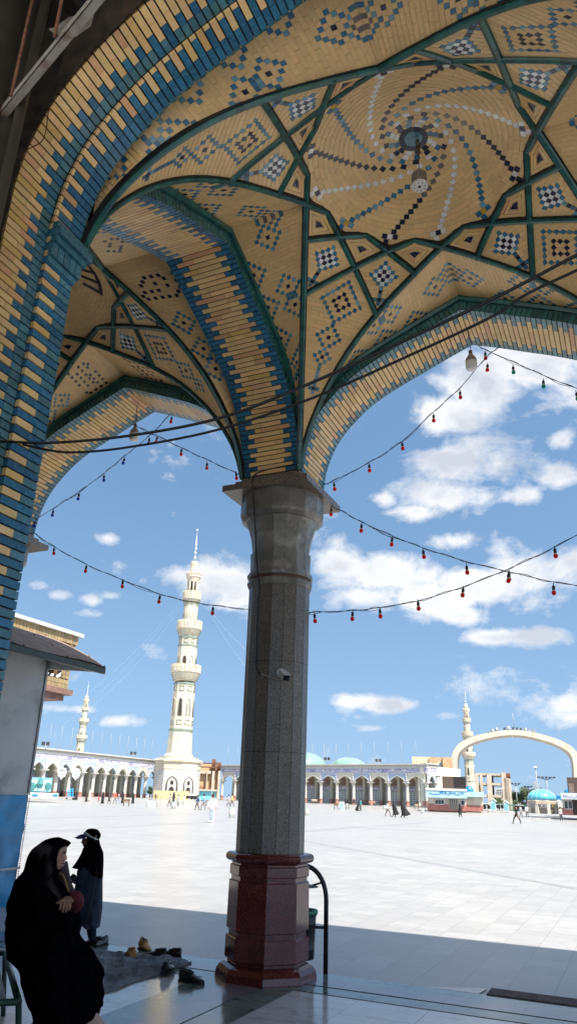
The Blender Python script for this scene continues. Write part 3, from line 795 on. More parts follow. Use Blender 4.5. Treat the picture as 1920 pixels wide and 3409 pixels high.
I = [[mb.pt(p) for p in r] for r in rings]
for a, b in zip(I, I[1:]):
    for i in range(96): mb.fi((a[i], a[(i + 1) % 96], b[(i + 1) % 96], b[i]))
mb.fi(I[0][::-1])
tag(mb.build('ground', M_PLAZA), kind='structure')
def sheet(name, m, quads, z=.004):
    mb = MB()
    for q in quads: mb.face([V(x, y, z) for x, y in q])
    return tag(mb.build(name, m), kind='structure')
def rc(x0, x1, y0, y1): return ((x0, y0), (x1, y0), (x1, y1), (x0, y1))
XL = [(-3.99 - BAY * 2, -3.05 - BAY * 2), (-3.99 - BAY, -3.05 - BAY), (-3.99, -3.05), (-3.99 + BAY, -3.05 + BAY), (-3.99 + 2 * BAY, -3.05 + 2 * BAY)]
xs0, xs1 = -20, 16
sheet('gallery_floor', M_HALLT, [rc(xs0, xs1, -16, 7.05)], .004)
sheet('floor_border', M_GREEN, [rc(xs0, xs1, 7.05, 7.82)] + [rc(a, b, -6, 7.05) for a, b in XL], .008)
sheet('floor_inlay', M_MAUVE, [rc(xs0, xs1, 7.30, 7.56)] + [rc(a + .31, b - .30, -6, 7.05) for a, b in XL], .012)
# grey lines that cross the square
def strip(p, q, w):
    a, b = ground(*p), ground(*q); d = (b - a).normalized(); n = V(-d.y, d.x, 0) * w / 2
    L = (b - a).length; k = max(2, int(L / 8)); out = []
    for i in range(k):
        s, e = a.lerp(b, i / k), a.lerp(b, (i + 1) / k)
        s.z, e.z = gz(math.hypot(s.x, s.y)) + .004, gz(math.hypot(e.x, e.y)) + .004
        out.append([s - n, e - n, e + n, s + n])
    return out
mb = MB()
for p, q, w in (((940, 2787), (1960, 2965), .34), ((60, 2773), (780, 2732), .4), ((60, 2727), (700, 2708), .7), ((1020, 2768), (1190, 2752), .9), ((1255, 2750), (1420, 2738), .9), ((1180, 2754), (1920, 2792), .25), ((1420, 2756), (1920, 2782), .2)):
    for f in strip(p, q, w): mb.face(f)
tag(mb.build('paving_line', M_GREY), kind='structure')
# floor drain
M_IRON = mat('rusty iron', (.15, .10, .085), .7, .5, 18, bmp=.5)
g = thing('drain_grate', 'rusty rectangular floor drain grate set in the paving, bottom right', 'drain grate', (-1.04, 7.96, 0))
mb = MB(); mb.bb(-.45, .45, -.135, .135, .003, .006); mb.build('trough', mat('drain shadow', (.03, .024, .02), .9), g)
mb = MB()
for k in range(8): mb.bb(-.44, .44, -.13 + k * .034, -.112 + k * .034, .006, .018)
for k in range(10): mb.bb(-.43 + k * .095, -.42 + k * .095, -.13, .125, .006, .013)
mb.build('grille', M_IRON, g)
mb = MB(); mb.face([V(-2.05, 7.83, .008), V(-1.55, 7.83, .008), V(-1.52, 8.10, .008)]); mb.face([V(-.58, 7.83, .008), V(.1, 7.83, .008), V(.1, 8.1, .008), V(-.58, 8.1, .008)])
tag(mb.build('drain_border', tilemat('pink marble border', (.46, .38, .36), .5, .5, rough=.25)), kind='structure')
# ------------------------------------------------------------------ cables, light strings, lamps
def catrom(P, m=8):
    Q = [P[0] * 2 - P[1]] + list(P) + [P[-1] * 2 - P[-2]]; out = []
    for i in range(1, len(Q) - 2):
        a, b, c, d = Q[i - 1:i + 3]
        for k in range(m):
            t = k / m
            out.append(.5 * ((2 * b) + (c - a) * t + (2 * a - 5 * b + 4 * c - d) * t * t + (3 * b - a - 3 * c + d) * t ** 3))
    return out + [P[-1]]
M_CABLE = mat('black cable', (.010, .010, .010), .5, .2)
mb = MB(); pth = catrom([at(x, y, Y=2.75) for x, y in ((-90, 1466), (60, 1472), (180, 1474), (420, 1452), (720, 1395), (1000, 1290), (1380, 1118), (1660, 985), (1990, 812), (2500, 560), (2900, 400))])
mb.tube(pth, .0085, 6); tag(mb.build('power_cable', M_CABLE), 'upper of two thick black cables crossing below the vault', 'cable')
mb = MB(); pth = catrom([at(x, y, Y=2.9) for x, y in ((-90, 1462), (40, 1472), (140, 1494), (240, 1506), (420, 1490), (720, 1432), (1040, 1325), (1380, 1175), (1640, 1052), (1760, 975), (1990, 868), (2500, 640), (2900, 470))])
mb.tube(pth, .0075, 6); tag(mb.build('power_cable', M_CABLE), 'lower of two thick black cables crossing below the vault', 'cable')
def plastic(name, c, rough=.25):
    m, nt, b = newmat(name); b.inputs['Base Color'].default_value = c + (1,); b.inputs['Roughness'].default_value = rough
    t = nt.nodes.new('ShaderNodeBsdfTranslucent'); t.inputs[0].default_value = c + (1,); mx = nt.nodes.new('ShaderNodeMixShader'); mx.inputs[0].default_value = .55
    nt.links.new(b.outputs[0], mx.inputs[1]); nt.links.new(t.outputs[0], mx.inputs[2]); nt.links.new(mx.outputs[0], nt.nodes['Material Output'].inputs[0]); return m
M_BULB = {'r': plastic('red bulb', (.95, .025, .015)), 'b': plastic('blue bulb', (.02, .13, .80)), 'g': plastic('green bulb', (.01, .55, .34))}
M_SOCK = mat('black bulb socket', (.010, .010, .012), .5); M_COLLAR = mat('pale bulb collar', (.75, .72, .68), .4)
_bm = {}
def bulbmesh(c):
    mb = MB(); mb.lathe([(.012, -.040), (.016, -.050), (.0165, -.058)], 10, mi=1, sm=True, cap=False)
    mb.lathe([(.0165, -.057), (.0225, -.068), (.0235, -.078), (.019, -.092), (.010, -.1), (.0005, -.102)], 12, mi=0, sm=True, cap=False)
    return mb
def light_string(label, Y, pts, bulbs, second=True):
    P = [at(x, y, Y=Y) for x, y in pts]; o = thing('light_string', label, 'light string', tuple(P[0]), group='coloured light strings under the arches')
    pth = catrom([p - P[0] for p in P]); mb = MB(); mb.tube(pth, .0042, 5)
    tw = [p + V(0, 0, 1) * (.012 * math.sin(i * .9)) + V(0, .01, 0) * math.cos(i * 1.3) for i, p in enumerate(pth)]
    if second: mb.tube(tw, .0032, 5)
    # a slack loop here and there
    for k in range(2):
        i = random.randrange(4, max(5, len(pth) - 10)); q = pth[i:i + 7]
        if len(q) == 7: mb.tube([p - V(0, 0, .028 * math.sin(PI * j / 6)) for j, p in enumerate(q)], .003, 4)
    mb.build('cable', M_CABLE, o)
    for x, y, c in bulbs:
        p = at(x, y, Y=Y) - P[0]
        # hang from the nearest cable point
        b = min(pth, key=lambda q: (q - p).length_squared); top = V(p.x, b.y, p.z + .075)
        bo = bulbmesh(c).build('bulb', [M_BULB[c], M_COLLAR], o); bo.location = top
        bo.rotation_euler = (random.uniform(-.12, .12), random.uniform(-.12, .12), 0)
        s = MB(); s.lathe([(.004, .03), (.005, .0), (.0135, -.002), (.0155, -.012), (.0155, -.046)], 10, sm=True); s.build('socket', M_SOCK, bo)
    return o
L = light_string
L('light string with red bulbs rising from the column to the right arch tip', 7.72, [(1075, 1615), (1110, 1600), (1228, 1540), (1338, 1468), (1443, 1370), (1531, 1290), (1612, 1195), (1665, 1150)], [(1111, 1628, 'r'), (1228, 1566, 'r'), (1338, 1494, 'r'), (1443, 1400, 'r'), (1531, 1322, 'r'), (1623, 1232, 'r')])
L('light string with green bulbs falling right from the tip of the right arch', 7.74, [(1585, 1146), (1615, 1165), (1708, 1205), (1809, 1250), (1919, 1293), (2100, 1350)], [(1615, 1192, 'r'), (1708, 1239, 'g'), (1809, 1286, 'g'), (1919, 1327, 'g')])
L('light string with red bulbs running right and down from the capital corner', 7.70, [(1075, 1672), (1138, 1702), (1203, 1738), (1305, 1784), (1408, 1824), (1553, 1870), (1700, 1905), (1843, 1938), (1990, 1958)], [(1102, 1712, 'r'), (1203, 1766, 'r'), (1305, 1812, 'r'), (1408, 1854, 'r'), (1553, 1906, 'r'), (1695, 1928, 'r'), (1843, 1973, 'r')])
L('light string with red bulbs rising right from the column shaft', 7.50, [(1020, 2040), (1046, 2038), (1173, 2033), (1264, 2022), (1391, 2000), (1542, 1953), (1693, 1893), (1847, 1820), (1990, 1740)], [(1046, 2067, 'r'), (1173, 2060, 'r'), (1264, 2052, 'r'), (1391, 2026, 'r'), (1542, 1982, 'r'), (1693, 1934, 'r'), (1847, 1850, 'r')])
L('light string with red bulbs rising left from the column to the left arch', 7.73, [(806, 1585), (785, 1574), (688, 1530), (603, 1490), (522, 1450), (450, 1415), (410, 1380)], [(785, 1592, 'r'), (688, 1559, 'r'), (603, 1512, 'r'), (522, 1472, 'r')])
L('light string with blue bulbs falling left from the left arch', 7.71, [(572, 1375), (496, 1452), (413, 1520), (345, 1577), (262, 1638), (176, 1694), (116, 1732), (60, 1770)], [(570, 1405, 'r'), (496, 1476, 'b'), (413, 1542, 'b'), (345, 1599, 'b'), (262, 1660, 'b'), (176, 1716, 'b'), (116, 1752, 'b')])
L('light string with red bulbs sagging from the far-left capital to the column', 7.60, [(40, 1730), (110, 1772), (178, 1818), (286, 1878), (407, 1930), (531, 1977), (620, 2000), (708, 2015), (835, 2030)], [(178, 1842, 'r'), (286, 1902, 'r'), (407, 1952, 'r'), (531, 2003, 'r'), (708, 2042, 'r')])
# hanging lamps
M_LAMPW = mat('white lamp plastic', (.72, .70, .66), .4, .06); M_LAMPG = mat('milky lamp cover', (.85, .85, .83), .35, .04); M_RUST = mat('rusty hook', (.12, .045, .018), .9, .4, 40)
def big_bulb(label, x, y, Yp, ytop):
    p = at(x, y, Y=Yp); zt = zpix(p.x, p.y, ytop); o = thing('hanging_lamp', label, 'lamp', tuple(p), group='lamps hanging under the arch tips')
    h = zt - p.z; mb = MB(); mb.tube([V(0, 0, .26), V(.012, 0, .26 + (h - .26) * .3), V(-.012, .01, .26 + (h - .26) * .6), V(0, 0, h)], .004, 5); mb.tube([V(0, 0, .3), V(-.02, .01, .3 + (h - .3) * .5), V(.01, -.01, h)], .003, 5)
    mb.tube([V(.012 * math.cos(a * .9), .012 * math.sin(a * .9), h - .1 + a * .008) for a in range(14)], .003, 4)
    mb.tube([V(.05, 0, h - .015), V(0, 0, h), V(-.02, 0, h - .02), V(-.02, 0, h + .05)], .008, 5); mb.build('wire_and_hook', M_RUST, o)
    mb = MB(); mb.lathe([(.0, .255), (.022, .255), (.022, .205)], 14, sm=True); mb.build('cap', mat('brown lamp cap', (.16, .10, .05), .5), o)
    mb = MB(); mb.lathe([(.022, .21), (.030, .195), (.058, .15), (.068, .118), (.068, .1)], 20, sm=True, cap=False); mb.build('housing', mat('grey lamp body', (.34, .31, .27), .5, .1), o)
    mb = MB(); mb.lathe([(.068, .1), (.067, .03), (.060, .008), (.045, 0), (.0, 0)], 20, sm=True, cap=False); mb.build('diffuser', M_LAMPG, o)
big_bulb('white bulb lamp hanging from the tip of the right arch', 1569, 1230, 7.45, 1090)
big_bulb('white bulb lamp hanging from the tip of the left arch', 445, 1466, 7.45, 1330)
p = V(OX + .035, OY + .02, 0); p.z = zpix(p.x, p.y, 622); zt = 7.43
o = thing('hanging_lamp', 'ribbed round lamp hanging from the centre of the rosette', 'lamp', tuple(p)); h = zt - p.z
mb = MB(); mb.tube([V(0, 0, .2), V(.004, 0, h * .6), V(0, 0, h - .02)], .0035, 5)
for s in (1, -1): mb.tube([V(.016 * s * math.sin(a * .8), .016 * math.cos(a * .8 * s), h - .16 + a * .012) for a in range(14)], .007, 5)
mb.build('chain', M_RUST, o)
mb = MB(); mb.lathe([(.0, .21), (.018, .21), (.026, .18), (.026, .165), (.052, .15), (.06, .03)], 24, sm=False)
for k in range(24):
    a = k * PI / 12; mb.box((.062 * math.cos(a), .062 * math.sin(a), .09), (.016, .005, .11), 0, None, a)
mb.build('heat_sink', mat('grey lamp fins', (.30, .27, .23), .5), o)
mb = MB(); mb.lathe([(.055, .035), (.074, .022), (.077, .006), (.070, 0.0), (.0, 0.0)], 28, sm=False); mb.build('rim', M_LAMPW, o)
mb = MB(); 
for k in range(8): mb.ball((.050 * math.cos(k * PI / 4), .050 * math.sin(k * PI / 4), -.001), .006, 6, 4)
mb.ball((0, 0, -.001), .016, 8, 4, sc=(1, 1, .3)); mb.build('diode', mat('dark lamp dots', (.06, .06, .05), .4), o)

# ------------------------------------------------------------------ things on the column
def oncol(x, y, r): return onplane(x, y, V(CX, CY, 0) - FH * r, FH)
o = COLO
mb = MB(); mb.tube(catrom([oncol(*q) for q in ((985, 1545, .50), (930, 1555, .50), (862, 1572, .50), (843, 1592, .56), (840, 1612, .56), (842, 1640, .50), (846, 1690, .46), (850, 1770, .385), (852, 1830, .37), (858, 1905, .39), (862, 1935, .385), (864, 1960, .36), (858, 2040, .36), (855, 2150, .36), (853, 2215, .36), (858, 2236, .36), (868, 2243, .36))]), .008, 6)
tag(mb.build('camera_cable', M_CABLE), 'thin black cable running down the face of the middle column', 'cable')
P0 = oncol(936, 2242, .352); o = thing('security_camera', 'white bullet security camera on the front of the middle column', 'security camera', tuple(P0))
M_CAMW = mat('white camera shell', (.66, .64, .60), .4, .05)
fw = (-FH * .75 + RT * .35 + V(0, 0, -.45)).normalized(); sx = fw.cross(V(0, 0, 1)).normalized(); sz = sx.cross(fw)
CM = Matrix((sx, fw, sz)).transposed().to_4x4()
mb = MB(); mb.tube([V(0, 0, 0) + FH * .01, -FH * .035], .048, 18); mb.tube([-FH * .03, -FH * .05 + V(0, 0, -.01)], .03, 12); mb.build('mount', M_CAMW, o)
mb = MB(); B = Matrix.Translation(-FH * .05 + RT * .012 + V(0, 0, -.012)) @ CM
mb.box(None, (.070, .128, .062), M=B @ Matrix.Translation((0, .05, 0))); mb.box(None, (.080, .142, .008), M=B @ Matrix.Translation((0, .05, .036)))
mb.build('housing', M_CAMW, o)
mb = MB(); mb.box(None, (.067, .012, .058), M=B @ Matrix.Translation((0, .112, 0))); 
ring = [B @ V(.022 * math.cos(a), .119, .022 * math.sin(a)) for a in [PI * k / 8 for k in range(16)]]; ring2 = [B @ V(.014 * math.cos(a), .130, .014 * math.sin(a)) for a in [PI * k / 8 for k in range(16)]]
mb.loft([ring, ring2]); mb.build('lens', mat('black camera glass', (.008, .008, .014), .12), o)
mb = MB(); q = [oncol(870, 2244, .36) - P0, oncol(885, 2250, .375) - P0, oncol(905, 2258, .38) - P0, oncol(932, 2263, .385) - P0, oncol(938, 2250, .4) - P0]; mb.tube(catrom(q), .006, 6); mb.tube([q[0], q[0].lerp(q[1], .4)], .012, 8); mb.build('pigtail', mat('beige lead', (.38, .32, .28), .5), o)

# ------------------------------------------------------------------ steel roof of the hall behind the camera
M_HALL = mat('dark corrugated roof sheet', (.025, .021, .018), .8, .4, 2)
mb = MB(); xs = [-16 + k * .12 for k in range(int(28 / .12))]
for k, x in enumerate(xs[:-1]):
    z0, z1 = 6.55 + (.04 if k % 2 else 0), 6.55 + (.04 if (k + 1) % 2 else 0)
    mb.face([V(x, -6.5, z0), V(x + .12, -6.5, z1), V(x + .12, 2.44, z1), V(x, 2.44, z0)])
tag(mb.build('hall_roof', M_HALL), kind='structure')  # back edge placed to control the daylight coming in from behind
mb = MB(); mb.bb(-16.2, -16, -5, 2.4, 0, 6.6)  # out of view, put in with the roof to block light
tag(mb.build('hall_wall', mat('added hall wall', (.10, .085, .07), .9)), 'unseen end wall of the hall, added to block light', 'wall')
M_ANGLE = mat('chalky painted steel', (.40, .37, .33), .6, .2, 5, dirt=((.16, .06, .03), 7))
a, b = at(-60, 450, Z=5.35), at(420, -140, Z=5.35); d = (b - a).normalized(); n = V(0, 0, 1).cross(d)
mb = MB(); w = .046
for (p, q) in ((n * 0, n * w), ): pass
def slab(mb, a, b, u, v, mi=0):
    P = [a, a + u, a + u + v, a + v]; Q = [p + (b - a) for p in P]; i = [mb.pt(p) for p in P + Q]
    for f in ((0, 1, 2, 3), (7, 6, 5, 4), (0, 4, 5, 1), (1, 5, 6, 2), (2, 6, 7, 3), (3, 7, 4, 0)): mb.fi([i[k] for k in f], mi)
slab(mb, a, b, n * w, V(0, 0, .005)); slab(mb, a, b, n * .005, V(0, 0, .055))
o = thing('ceiling_angle', 'chalky white steel angle bar with rust, hung across the top left corner', 'steel bar')
mb.build('angle', M_ANGLE, o)
for x, y in ((182, 122), (38, 320)):
    p = at(x, y, Z=5.36); mb = MB(); mb.tube([p, V(p.x - .02, p.y, 6.55)], .009, 6); mb.build('hanger_rod', mat('rusty rod', (.22, .10, .055), .85, .4, 30), o)
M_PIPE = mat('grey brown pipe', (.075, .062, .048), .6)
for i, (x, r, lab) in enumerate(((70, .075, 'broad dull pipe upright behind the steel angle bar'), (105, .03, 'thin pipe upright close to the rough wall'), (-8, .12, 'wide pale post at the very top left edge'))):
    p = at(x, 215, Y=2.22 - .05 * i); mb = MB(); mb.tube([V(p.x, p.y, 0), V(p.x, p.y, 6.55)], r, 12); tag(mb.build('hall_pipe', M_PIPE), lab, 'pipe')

mb = MB(); mb.tube(catrom([at(x, y, Y=2.41) for x, y in ((168, 350), (160, 385), (156, 425), (140, 470), (95, 497), (60, 522), (34, 532), (24, 552))]), .0035, 5)
tag(mb.build('loose_wire', M_RUST), 'thin loose rusty wire dangling over the brick edge of the near arch', 'wire')
# ------------------------------------------------------------------ foreground: kiosk, building, bench, people, shoes, bin
M_PANEL = mat('dull white sheet metal', (.40, .41, .42), .45, .12, 1.5, bmp=.05, dirt=((.22, .22, .22), 1.2))
M_BLUEP = mat('blue tarpaulin', (.016, .215, .44), .38, .25, 3, bmp=.9, bs=5)
M_BROWN = mat('brown roof felt', (.26, .18, .14), .85, .25, 7, bmp=.4)
M_TRIM = mat('dark green trim', (.03, .045, .035), .5)
kx, ky = -8.72, 9.5
o = thing('kiosk', 'white and blue sheet metal kiosk with a curved brown canopy, left edge', 'kiosk', (kx, ky, 0), PI / 2)
KW = 3.4
mb = MB(); mb.bb(-KW, 0, 0, 2.2, 1.55, 3.76); mb.build('upper_panel', M_PANEL, o)
mb = MB()
grid = [[V(-KW + KW * i / 40, -.012 - .03 * noise.noise(V(i * .35, j * .22, 0)) - .016 * noise.noise(V(i * .9 + j * .5, j * .13, 5)), 1.55 * j / 24) for i in range(41)] for j in range(25)]
mb.loft(grid, 0, None, True, False, False)
mb.loft([[V(.006, -.01 + 2.2 * i / 10, 1.55 * j / 4) for i in range(11)] for j in range(5)], 0, None, True, False, False); mb.build('blue_cover', M_BLUEP, o)
mb = MB(); mb.bb(-KW, .02, -.055, -.04, .50, .53); mb.bb(-KW, .02, -.03, -.022, 1.54, 1.555)
for k in range(46): mb.ball((.0, -.045, .03 + k * .034), .012, 5, 4)
mb.build('eyelet_rope', mat('pale rope', (.42, .42, .40), .8), o)
mb = MB()
for z in (1.75, 2.3, 2.85, 3.4):
    for x in (-.04, -1.1, -1.16): mb.ball((x, -.004, z), .013, 6, 4)
for x in (-.95, -.0): mb.bb(x - .02, x + .02, -.02, -.001, 1.56, 3.74)
mb.build('edge_strip', mat('grey metal strip', (.24, .25, .26), .4), o)
prof = [(-1.13, 3.50), (-.98, 3.585), (-.8, 3.68), (-.6, 3.775), (-.4, 3.87), (-.1, 3.985), (.2, 4.08), (.6, 4.19), (1.1, 4.29), (1.7, 4.36), (2.3, 4.36)]
A = [[V(x, y, z + .03 * noise.noise(V(x * 1.5, y * 1.5, 0))) for y, z in prof] for x in [-3.6 + 3.7 * q / 12 for q in range(13)]]
mb = MB(); mb.loft(A, 0, None, True, False, False); mb.loft([[p + V(0, 0, -.03) for p in r] for r in A], 0, None, True, False, False)
mb.loft([A[-1], [p - V(0, 0, .03) for p in A[-1]]], 0, None, False, False, False)
for q in range(0, 9, 2):
    for r in (2, 6, 9, 12): p = A[r][q]; mb.ball((p.x - (.04 if r == 12 else 0), p.y, p.z + .012), .018, 5, 4)
mb.build('canopy', M_BROWN, o)
mb = MB(); mb.bb(-3.6, .1, -1.13, -1.08, 3.39, 3.48); mb.build('canopy_edge', M_TRIM, o)
mb = MB(); mb.face([V(-3.6, -1.08, 3.44), V(.05, -1.08, 3.44), V(.05, -.0, 3.66), V(-3.6, -.0, 3.66)]); mb.face([V(.05, -1.1, 3.43), V(.05, 1.9, 3.7), V(.05, 1.9, 4.30), V(.05, .2, 4.03), V(.05, -.4, 3.82)]); mb.prism([(.0, 3.50), (-1.10, 3.41), (-.02, 3.72)], .0, .05, 0, None, lambda a, b, h: V(h + .02, a, b)); mb.build('canopy_underside', mat('white soffit sheet', (.62, .63, .64), .5, .05), o)

# brick building whose upper bay shows behind the canopy
M_YB = attrmat('yellow facing brick', .7, .15, 20, .2)
BYD = 20.0
pr = at(232, 2236, Y=BYD); zt, zb = at(262, 2110, Y=BYD).z, at(226, 2300, Y=BYD).z
o = thing('brick_building', 'yellow brick building with striped window trim behind the brown canopy', 'building', (pr.x, BYD, 0), PI / 2)
zmid = at(232, 2236, Y=BYD).z
mb = MB(); W_ = 9.0
def brow(mb, x0, x1, z0, z1, w, y=-.0, pr=.03):
    n = max(1, round((x1 - x0) / w))
    for q in range(n): mb.bb(x0 + (x1 - x0) * q / n + .008, x0 + (x1 - x0) * (q + 1) / n - .008, y - pr, y + .02, z0 + .006, z1 - .006, 0, jit((.29, .215, .115), .14))
z1w, z2w = at(180, 2286, Y=BYD).z, zt - .75
for k in range(2): brow(mb, -W_, 0, zb + .15 * k + .05, zb + .15 * (k + 1) + .05, .17)
for k in range(int((z2w - zb - .38) / .13)):
    z = zb + .38 + k * .13; brow(mb, -.42 + (.0 if k % 2 else .06), 0, z, z + .13, .24); brow(mb, -W_, -3.6, z, z + .13, .24)
mb.build('wall_bricks', M_YB, o); mb = MB()
brow(mb, -W_, .10, zt - .40, zt - .10, .15, -.09); brow(mb, -W_, .05, zt - .58, zt - .41, .15, -.04)
mb.build('cornice_bricks', M_YB, o)
mb = MB(); mb.bb(-W_, .02, .03, 6, zb, zb + .38); mb.bb(-W_, -3.6, .03, 6, zb, zt - .2); mb.bb(-.42, -.02, .03, 6, zb + .38, zt - .2); mb.bb(-W_, .09, -.06, 6, zt - .4, zt - .12); mb.bb(-W_, .04, -.02, 6, zt - .75, zt - .41); mb.bb(-W_, -3.0, 1.0, 6, 0, zb)
mb.build('wall', mat('mortar brown wall', (.20, .13, .07), .9), o)
mb = MB(); mb.bb(-W_, .25, -.22, 6, zt - .1, zt + .02); mb.build('roof_slab', mat('weathered slab', (.52, .52, .52), .7), o)
mb = MB(); mb.bb(-W_, .18, -.12, 6, zb - .14, zb + .04); mb.bb(-W_, -.05, .05, 6, zb - .34, zb - .13); mb.build('coping', mat('brown stone coping', (.20, .115, .095), .6), o)
mb = MB(); mb.bb(-3.6, -.42, .35, .40, zb + .42, zt - .4); 
w0 = mb.build('window', mat('dark brown window', (.05, .03, .022), .3), o)
mb = MB()
for k in range(26):
    t = k * .13; c = (.012, .014, .03) if k % 2 else (.72, .72, .72)
    sk = .05
    mb.face([V(-.52 - t, -.005, zb + .37), V(-.52 - t - .13, -.005, zb + .37), V(-.52 - t - .13 + sk, -.005, zb + .46), V(-.52 - t + sk, -.005, zb + .46)], 0, c)
    if k < 9: mb.face([V(-.52, -.006, zb + .37 + t), V(-.40, -.006, zb + .37 + t + .07), V(-.40, -.006, zb + .50 + t + .07), V(-.52, -.006, zb + .50 + t)], 0, c)
    mb.face([V(-.0 - t * 1.4, -.05, zt - .68), V(-.0 - t * 1.4 - .182, -.05, zt - .68), V(-t * 1.4 - .13, -.05, zt - .58), V(-t * 1.4 + .05, -.05, zt - .58)], 0, c)
mb.build('striped_trim', M_GLAZE, w0 if False else o)
mb = MB()
for x in (-1.0, -1.9, -2.8): mb.bb(x - .04, x + .04, .30, .36, zb + .42, zt - .4)
mb.bb(-3.6, -.42, .30, .36, zb + 1.35, zb + 1.42); mb.build('frame', mat('wood frame', (.11, .075, .05), .5), w0)

# green slatted bench
M_GRNP = mat('dark green paint', (.018, .055, .038), .4, .3, 9); M_SLAT = mat('pale green slat', (.20, .36, .30), .45, .15, 8)
A_ = V(-3.52, 4.02, 0); u_ = V(-.73, .68, 0).normalized(); f_ = V(.68, .73, 0).normalized()
o = thing('bench', 'green metal slatted bench the seated woman sits on, bottom left', 'bench', tuple(A_))
def bp(a, b, z): return u_ * a - f_ * b + V(0, 0, z)
mb = MB()
for a, b in ((0, 0), (0, .46), (1.5, 0), (1.5, .46)):
    mb.tube([bp(a, b, .43), bp(a + (-.05 if a == 0 else .05), b + (.10 if b else -.06), 0)], .018, 8)
for a in (0, 1.5): mb.tube([bp(a, 0, .43), bp(a, .46, .43), bp(a, .56, .95)], .020, 8)
mb.tube([bp(0, 0, .43), bp(1.5, 0, .43)], .022, 8); mb.tube([bp(0, .46, .43), bp(1.5, .46, .43)], .022, 8)
mb.build('frame', M_GRNP, o)
for b in (.10, .22, .34):
    mb = MB(); slab(mb, bp(0, b - .03, .425), bp(1.5, b - .03, .425), -f_ * .07, V(0, 0, .02)); mb.build('seat_slat', M_GRNP, o)
for z in (.58, .68, .78, .88):
    mb = MB(); b = .47 + (z - .43) * .19; slab(mb, bp(-.05, b, z), bp(1.55, b, z), -f_ * .02, V(0, 0, .055)); mb.build('back_slat', M_SLAT, o)

# --------------------------------------------------- people built from real forms
M_SKIN = mat('skin', (.42, .225, .15), .5, .12, 25, bmp=.1, bs=120); M_SKINP = mat('pale skin', (.56, .38, .31), .5, .06, 10, bmp=.05)
M_CHADOR = mat('black chador cloth', (.0032, .0032, .0042), .95, .3, 20, bmp=.3, bs=30, spec=.0); M_NAVY = mat('dark navy cloth', (.012, .016, .034), .85, .3, 15, bmp=.4, bs=60, spec=.25)
M_COAT = mat('charcoal blue coat', (.032, .042, .068), .8, .35, 9, bmp=.5, bs=50, spec=.25); M_MAROON = mat('maroon knit', (.11, .008, .016), .85, .35, 60, bmp=.8, bs=120)
M_DMAROON = mat('dark maroon lining', (.03, .008, .012), .85); M_SHOEB = mat('black leather', (.010, .010, .011), .3, .3, 20); M_TAN = mat('tan leather', (.50, .25, .075), .55, .25, 14, bmp=.4)
M_EYE = mat('dark eye', (.012, .010, .010), .2); M_LIP = mat('lip', (.26, .075, .065), .5); M_WHITE = mat('white strap', (.62, .62, .62), .5)
def CW_(x, y): return x * .27567, 2740 + y * .27567          # close-up coordinates of the two women -> picture
def slices(rows, Pb, dv, n=28, fold=.0, lean=None, seed=0, sq=1.0):
    rings = []
    for k, (y, xl, xr) in enumerate(rows):
        a = onplane(*CW_(xl, y), Pb, FH); b = onplane(*CW_(xr, y), Pb, FH); c = (a + b) / 2; h = (b - a) / 2
        d = dv(k / (len(rows) - 1)) if callable(dv) else dv
        off = FH * (lean(k / (len(rows) - 1)) if lean else 0)
        ring = []
        for i in range(n):
            t = 2 * PI * i / n; ct, st = math.cos(t), math.sin(t)
            ct = math.copysign(abs(ct) ** sq, ct); st = math.copysign(abs(st) ** sq, st)
            w = 1 + fold * abs(math.sin(t)) * (noise.noise(V(ct * 2.2 + seed, st * 2.2, k * .16)) + .6 * noise.noise(V(ct * 6 + seed, st * 6, k * .10)))
            ring.append(c + off + h * ct * (1 if abs(ct) > .9 else w) + FH * d * st * w)
        rings.append(ring)
    return rings
def densify(rows, m=3):
    P = [V(*r) for r in rows]; return [tuple(p) for p in catrom(P, m)]
def face_mesh(Pb, profile, back, dmax, s=1):
    # profile: (y, x front silhouette), back: x of the hidden rear; a half-lofted head with brow, nose, lips, chin
    rings = []
    for y, x in profile:
        a = onplane(*CW_(x, y), Pb, FH); b = onplane(*CW_(back, y), Pb, FH); L = (a - b)
        ring = []
        for i in range(24):
            t = 2 * PI * i / 24; ct = math.cos(t); st = math.sin(t)
            u = (ct + 1) / 2                       # 1 at the front
            wdt = dmax * (math.sin(PI * min(1, (1 - u) * .93 + .07)) ** .55)
            ring.append(b + L * u + FH * wdt * (1 if st > 0 else -1) * abs(st) ** .6)
        rings.append(ring)
    return rings
def finger(mb, pts, r): mb.tube(catrom([Vector(p) for p in pts], 4), lambda t: r * (1 - .32 * t) * (1 if t < .93 else .72), 8); 

B_ = V(-4.03, 4.24, 0)                              # the seated woman
WP = B_
o = thing('person', 'seated woman in a black chador in profile, red cuff and bare hand on her lap', 'person', tuple(B_))
def addp(mb, name, m):
    ob = mb.build(name, m, None); ob.parent = o; ob.matrix_parent_inverse = Matrix.Translation(o.location).inverted(); return ob
rows = densify([(176, 640, 690), (200, 560, 770), (235, 505, 832), (265, 470, 822), (310, 435, 775), (400, 385, 752), (500, 345, 742), (560, 322, 724), (610, 282, 700), (680, 222, 700), (740, 195, 738), (800, 172, 790), (860, 158, 820), (920, 146, 836), (1000, 132, 880), (1080, 120, 905), (1150, 108, 958), (1200, 102, 965), (1260, 98, 935), (1320, 95, 925), (1420, 100, 985), (1500, 108, 1050), (1560, 130, 1085), (1620, 190, 1118), (1700, 262, 1140), (1800, 292, 1180), (1900, 302, 1214), (2000, 322, 1230), (2100, 350, 1246), (2180, 388, 1226), (2250, 440, 1198), (2320, 446, 1190), (2372, 470, 1100)], 2)
def dvw(t): return .09 + .17 * math.sin(min(1, t * 2.6) * PI / 2) + (.05 * min(1, max(0, t - .45) * 3))
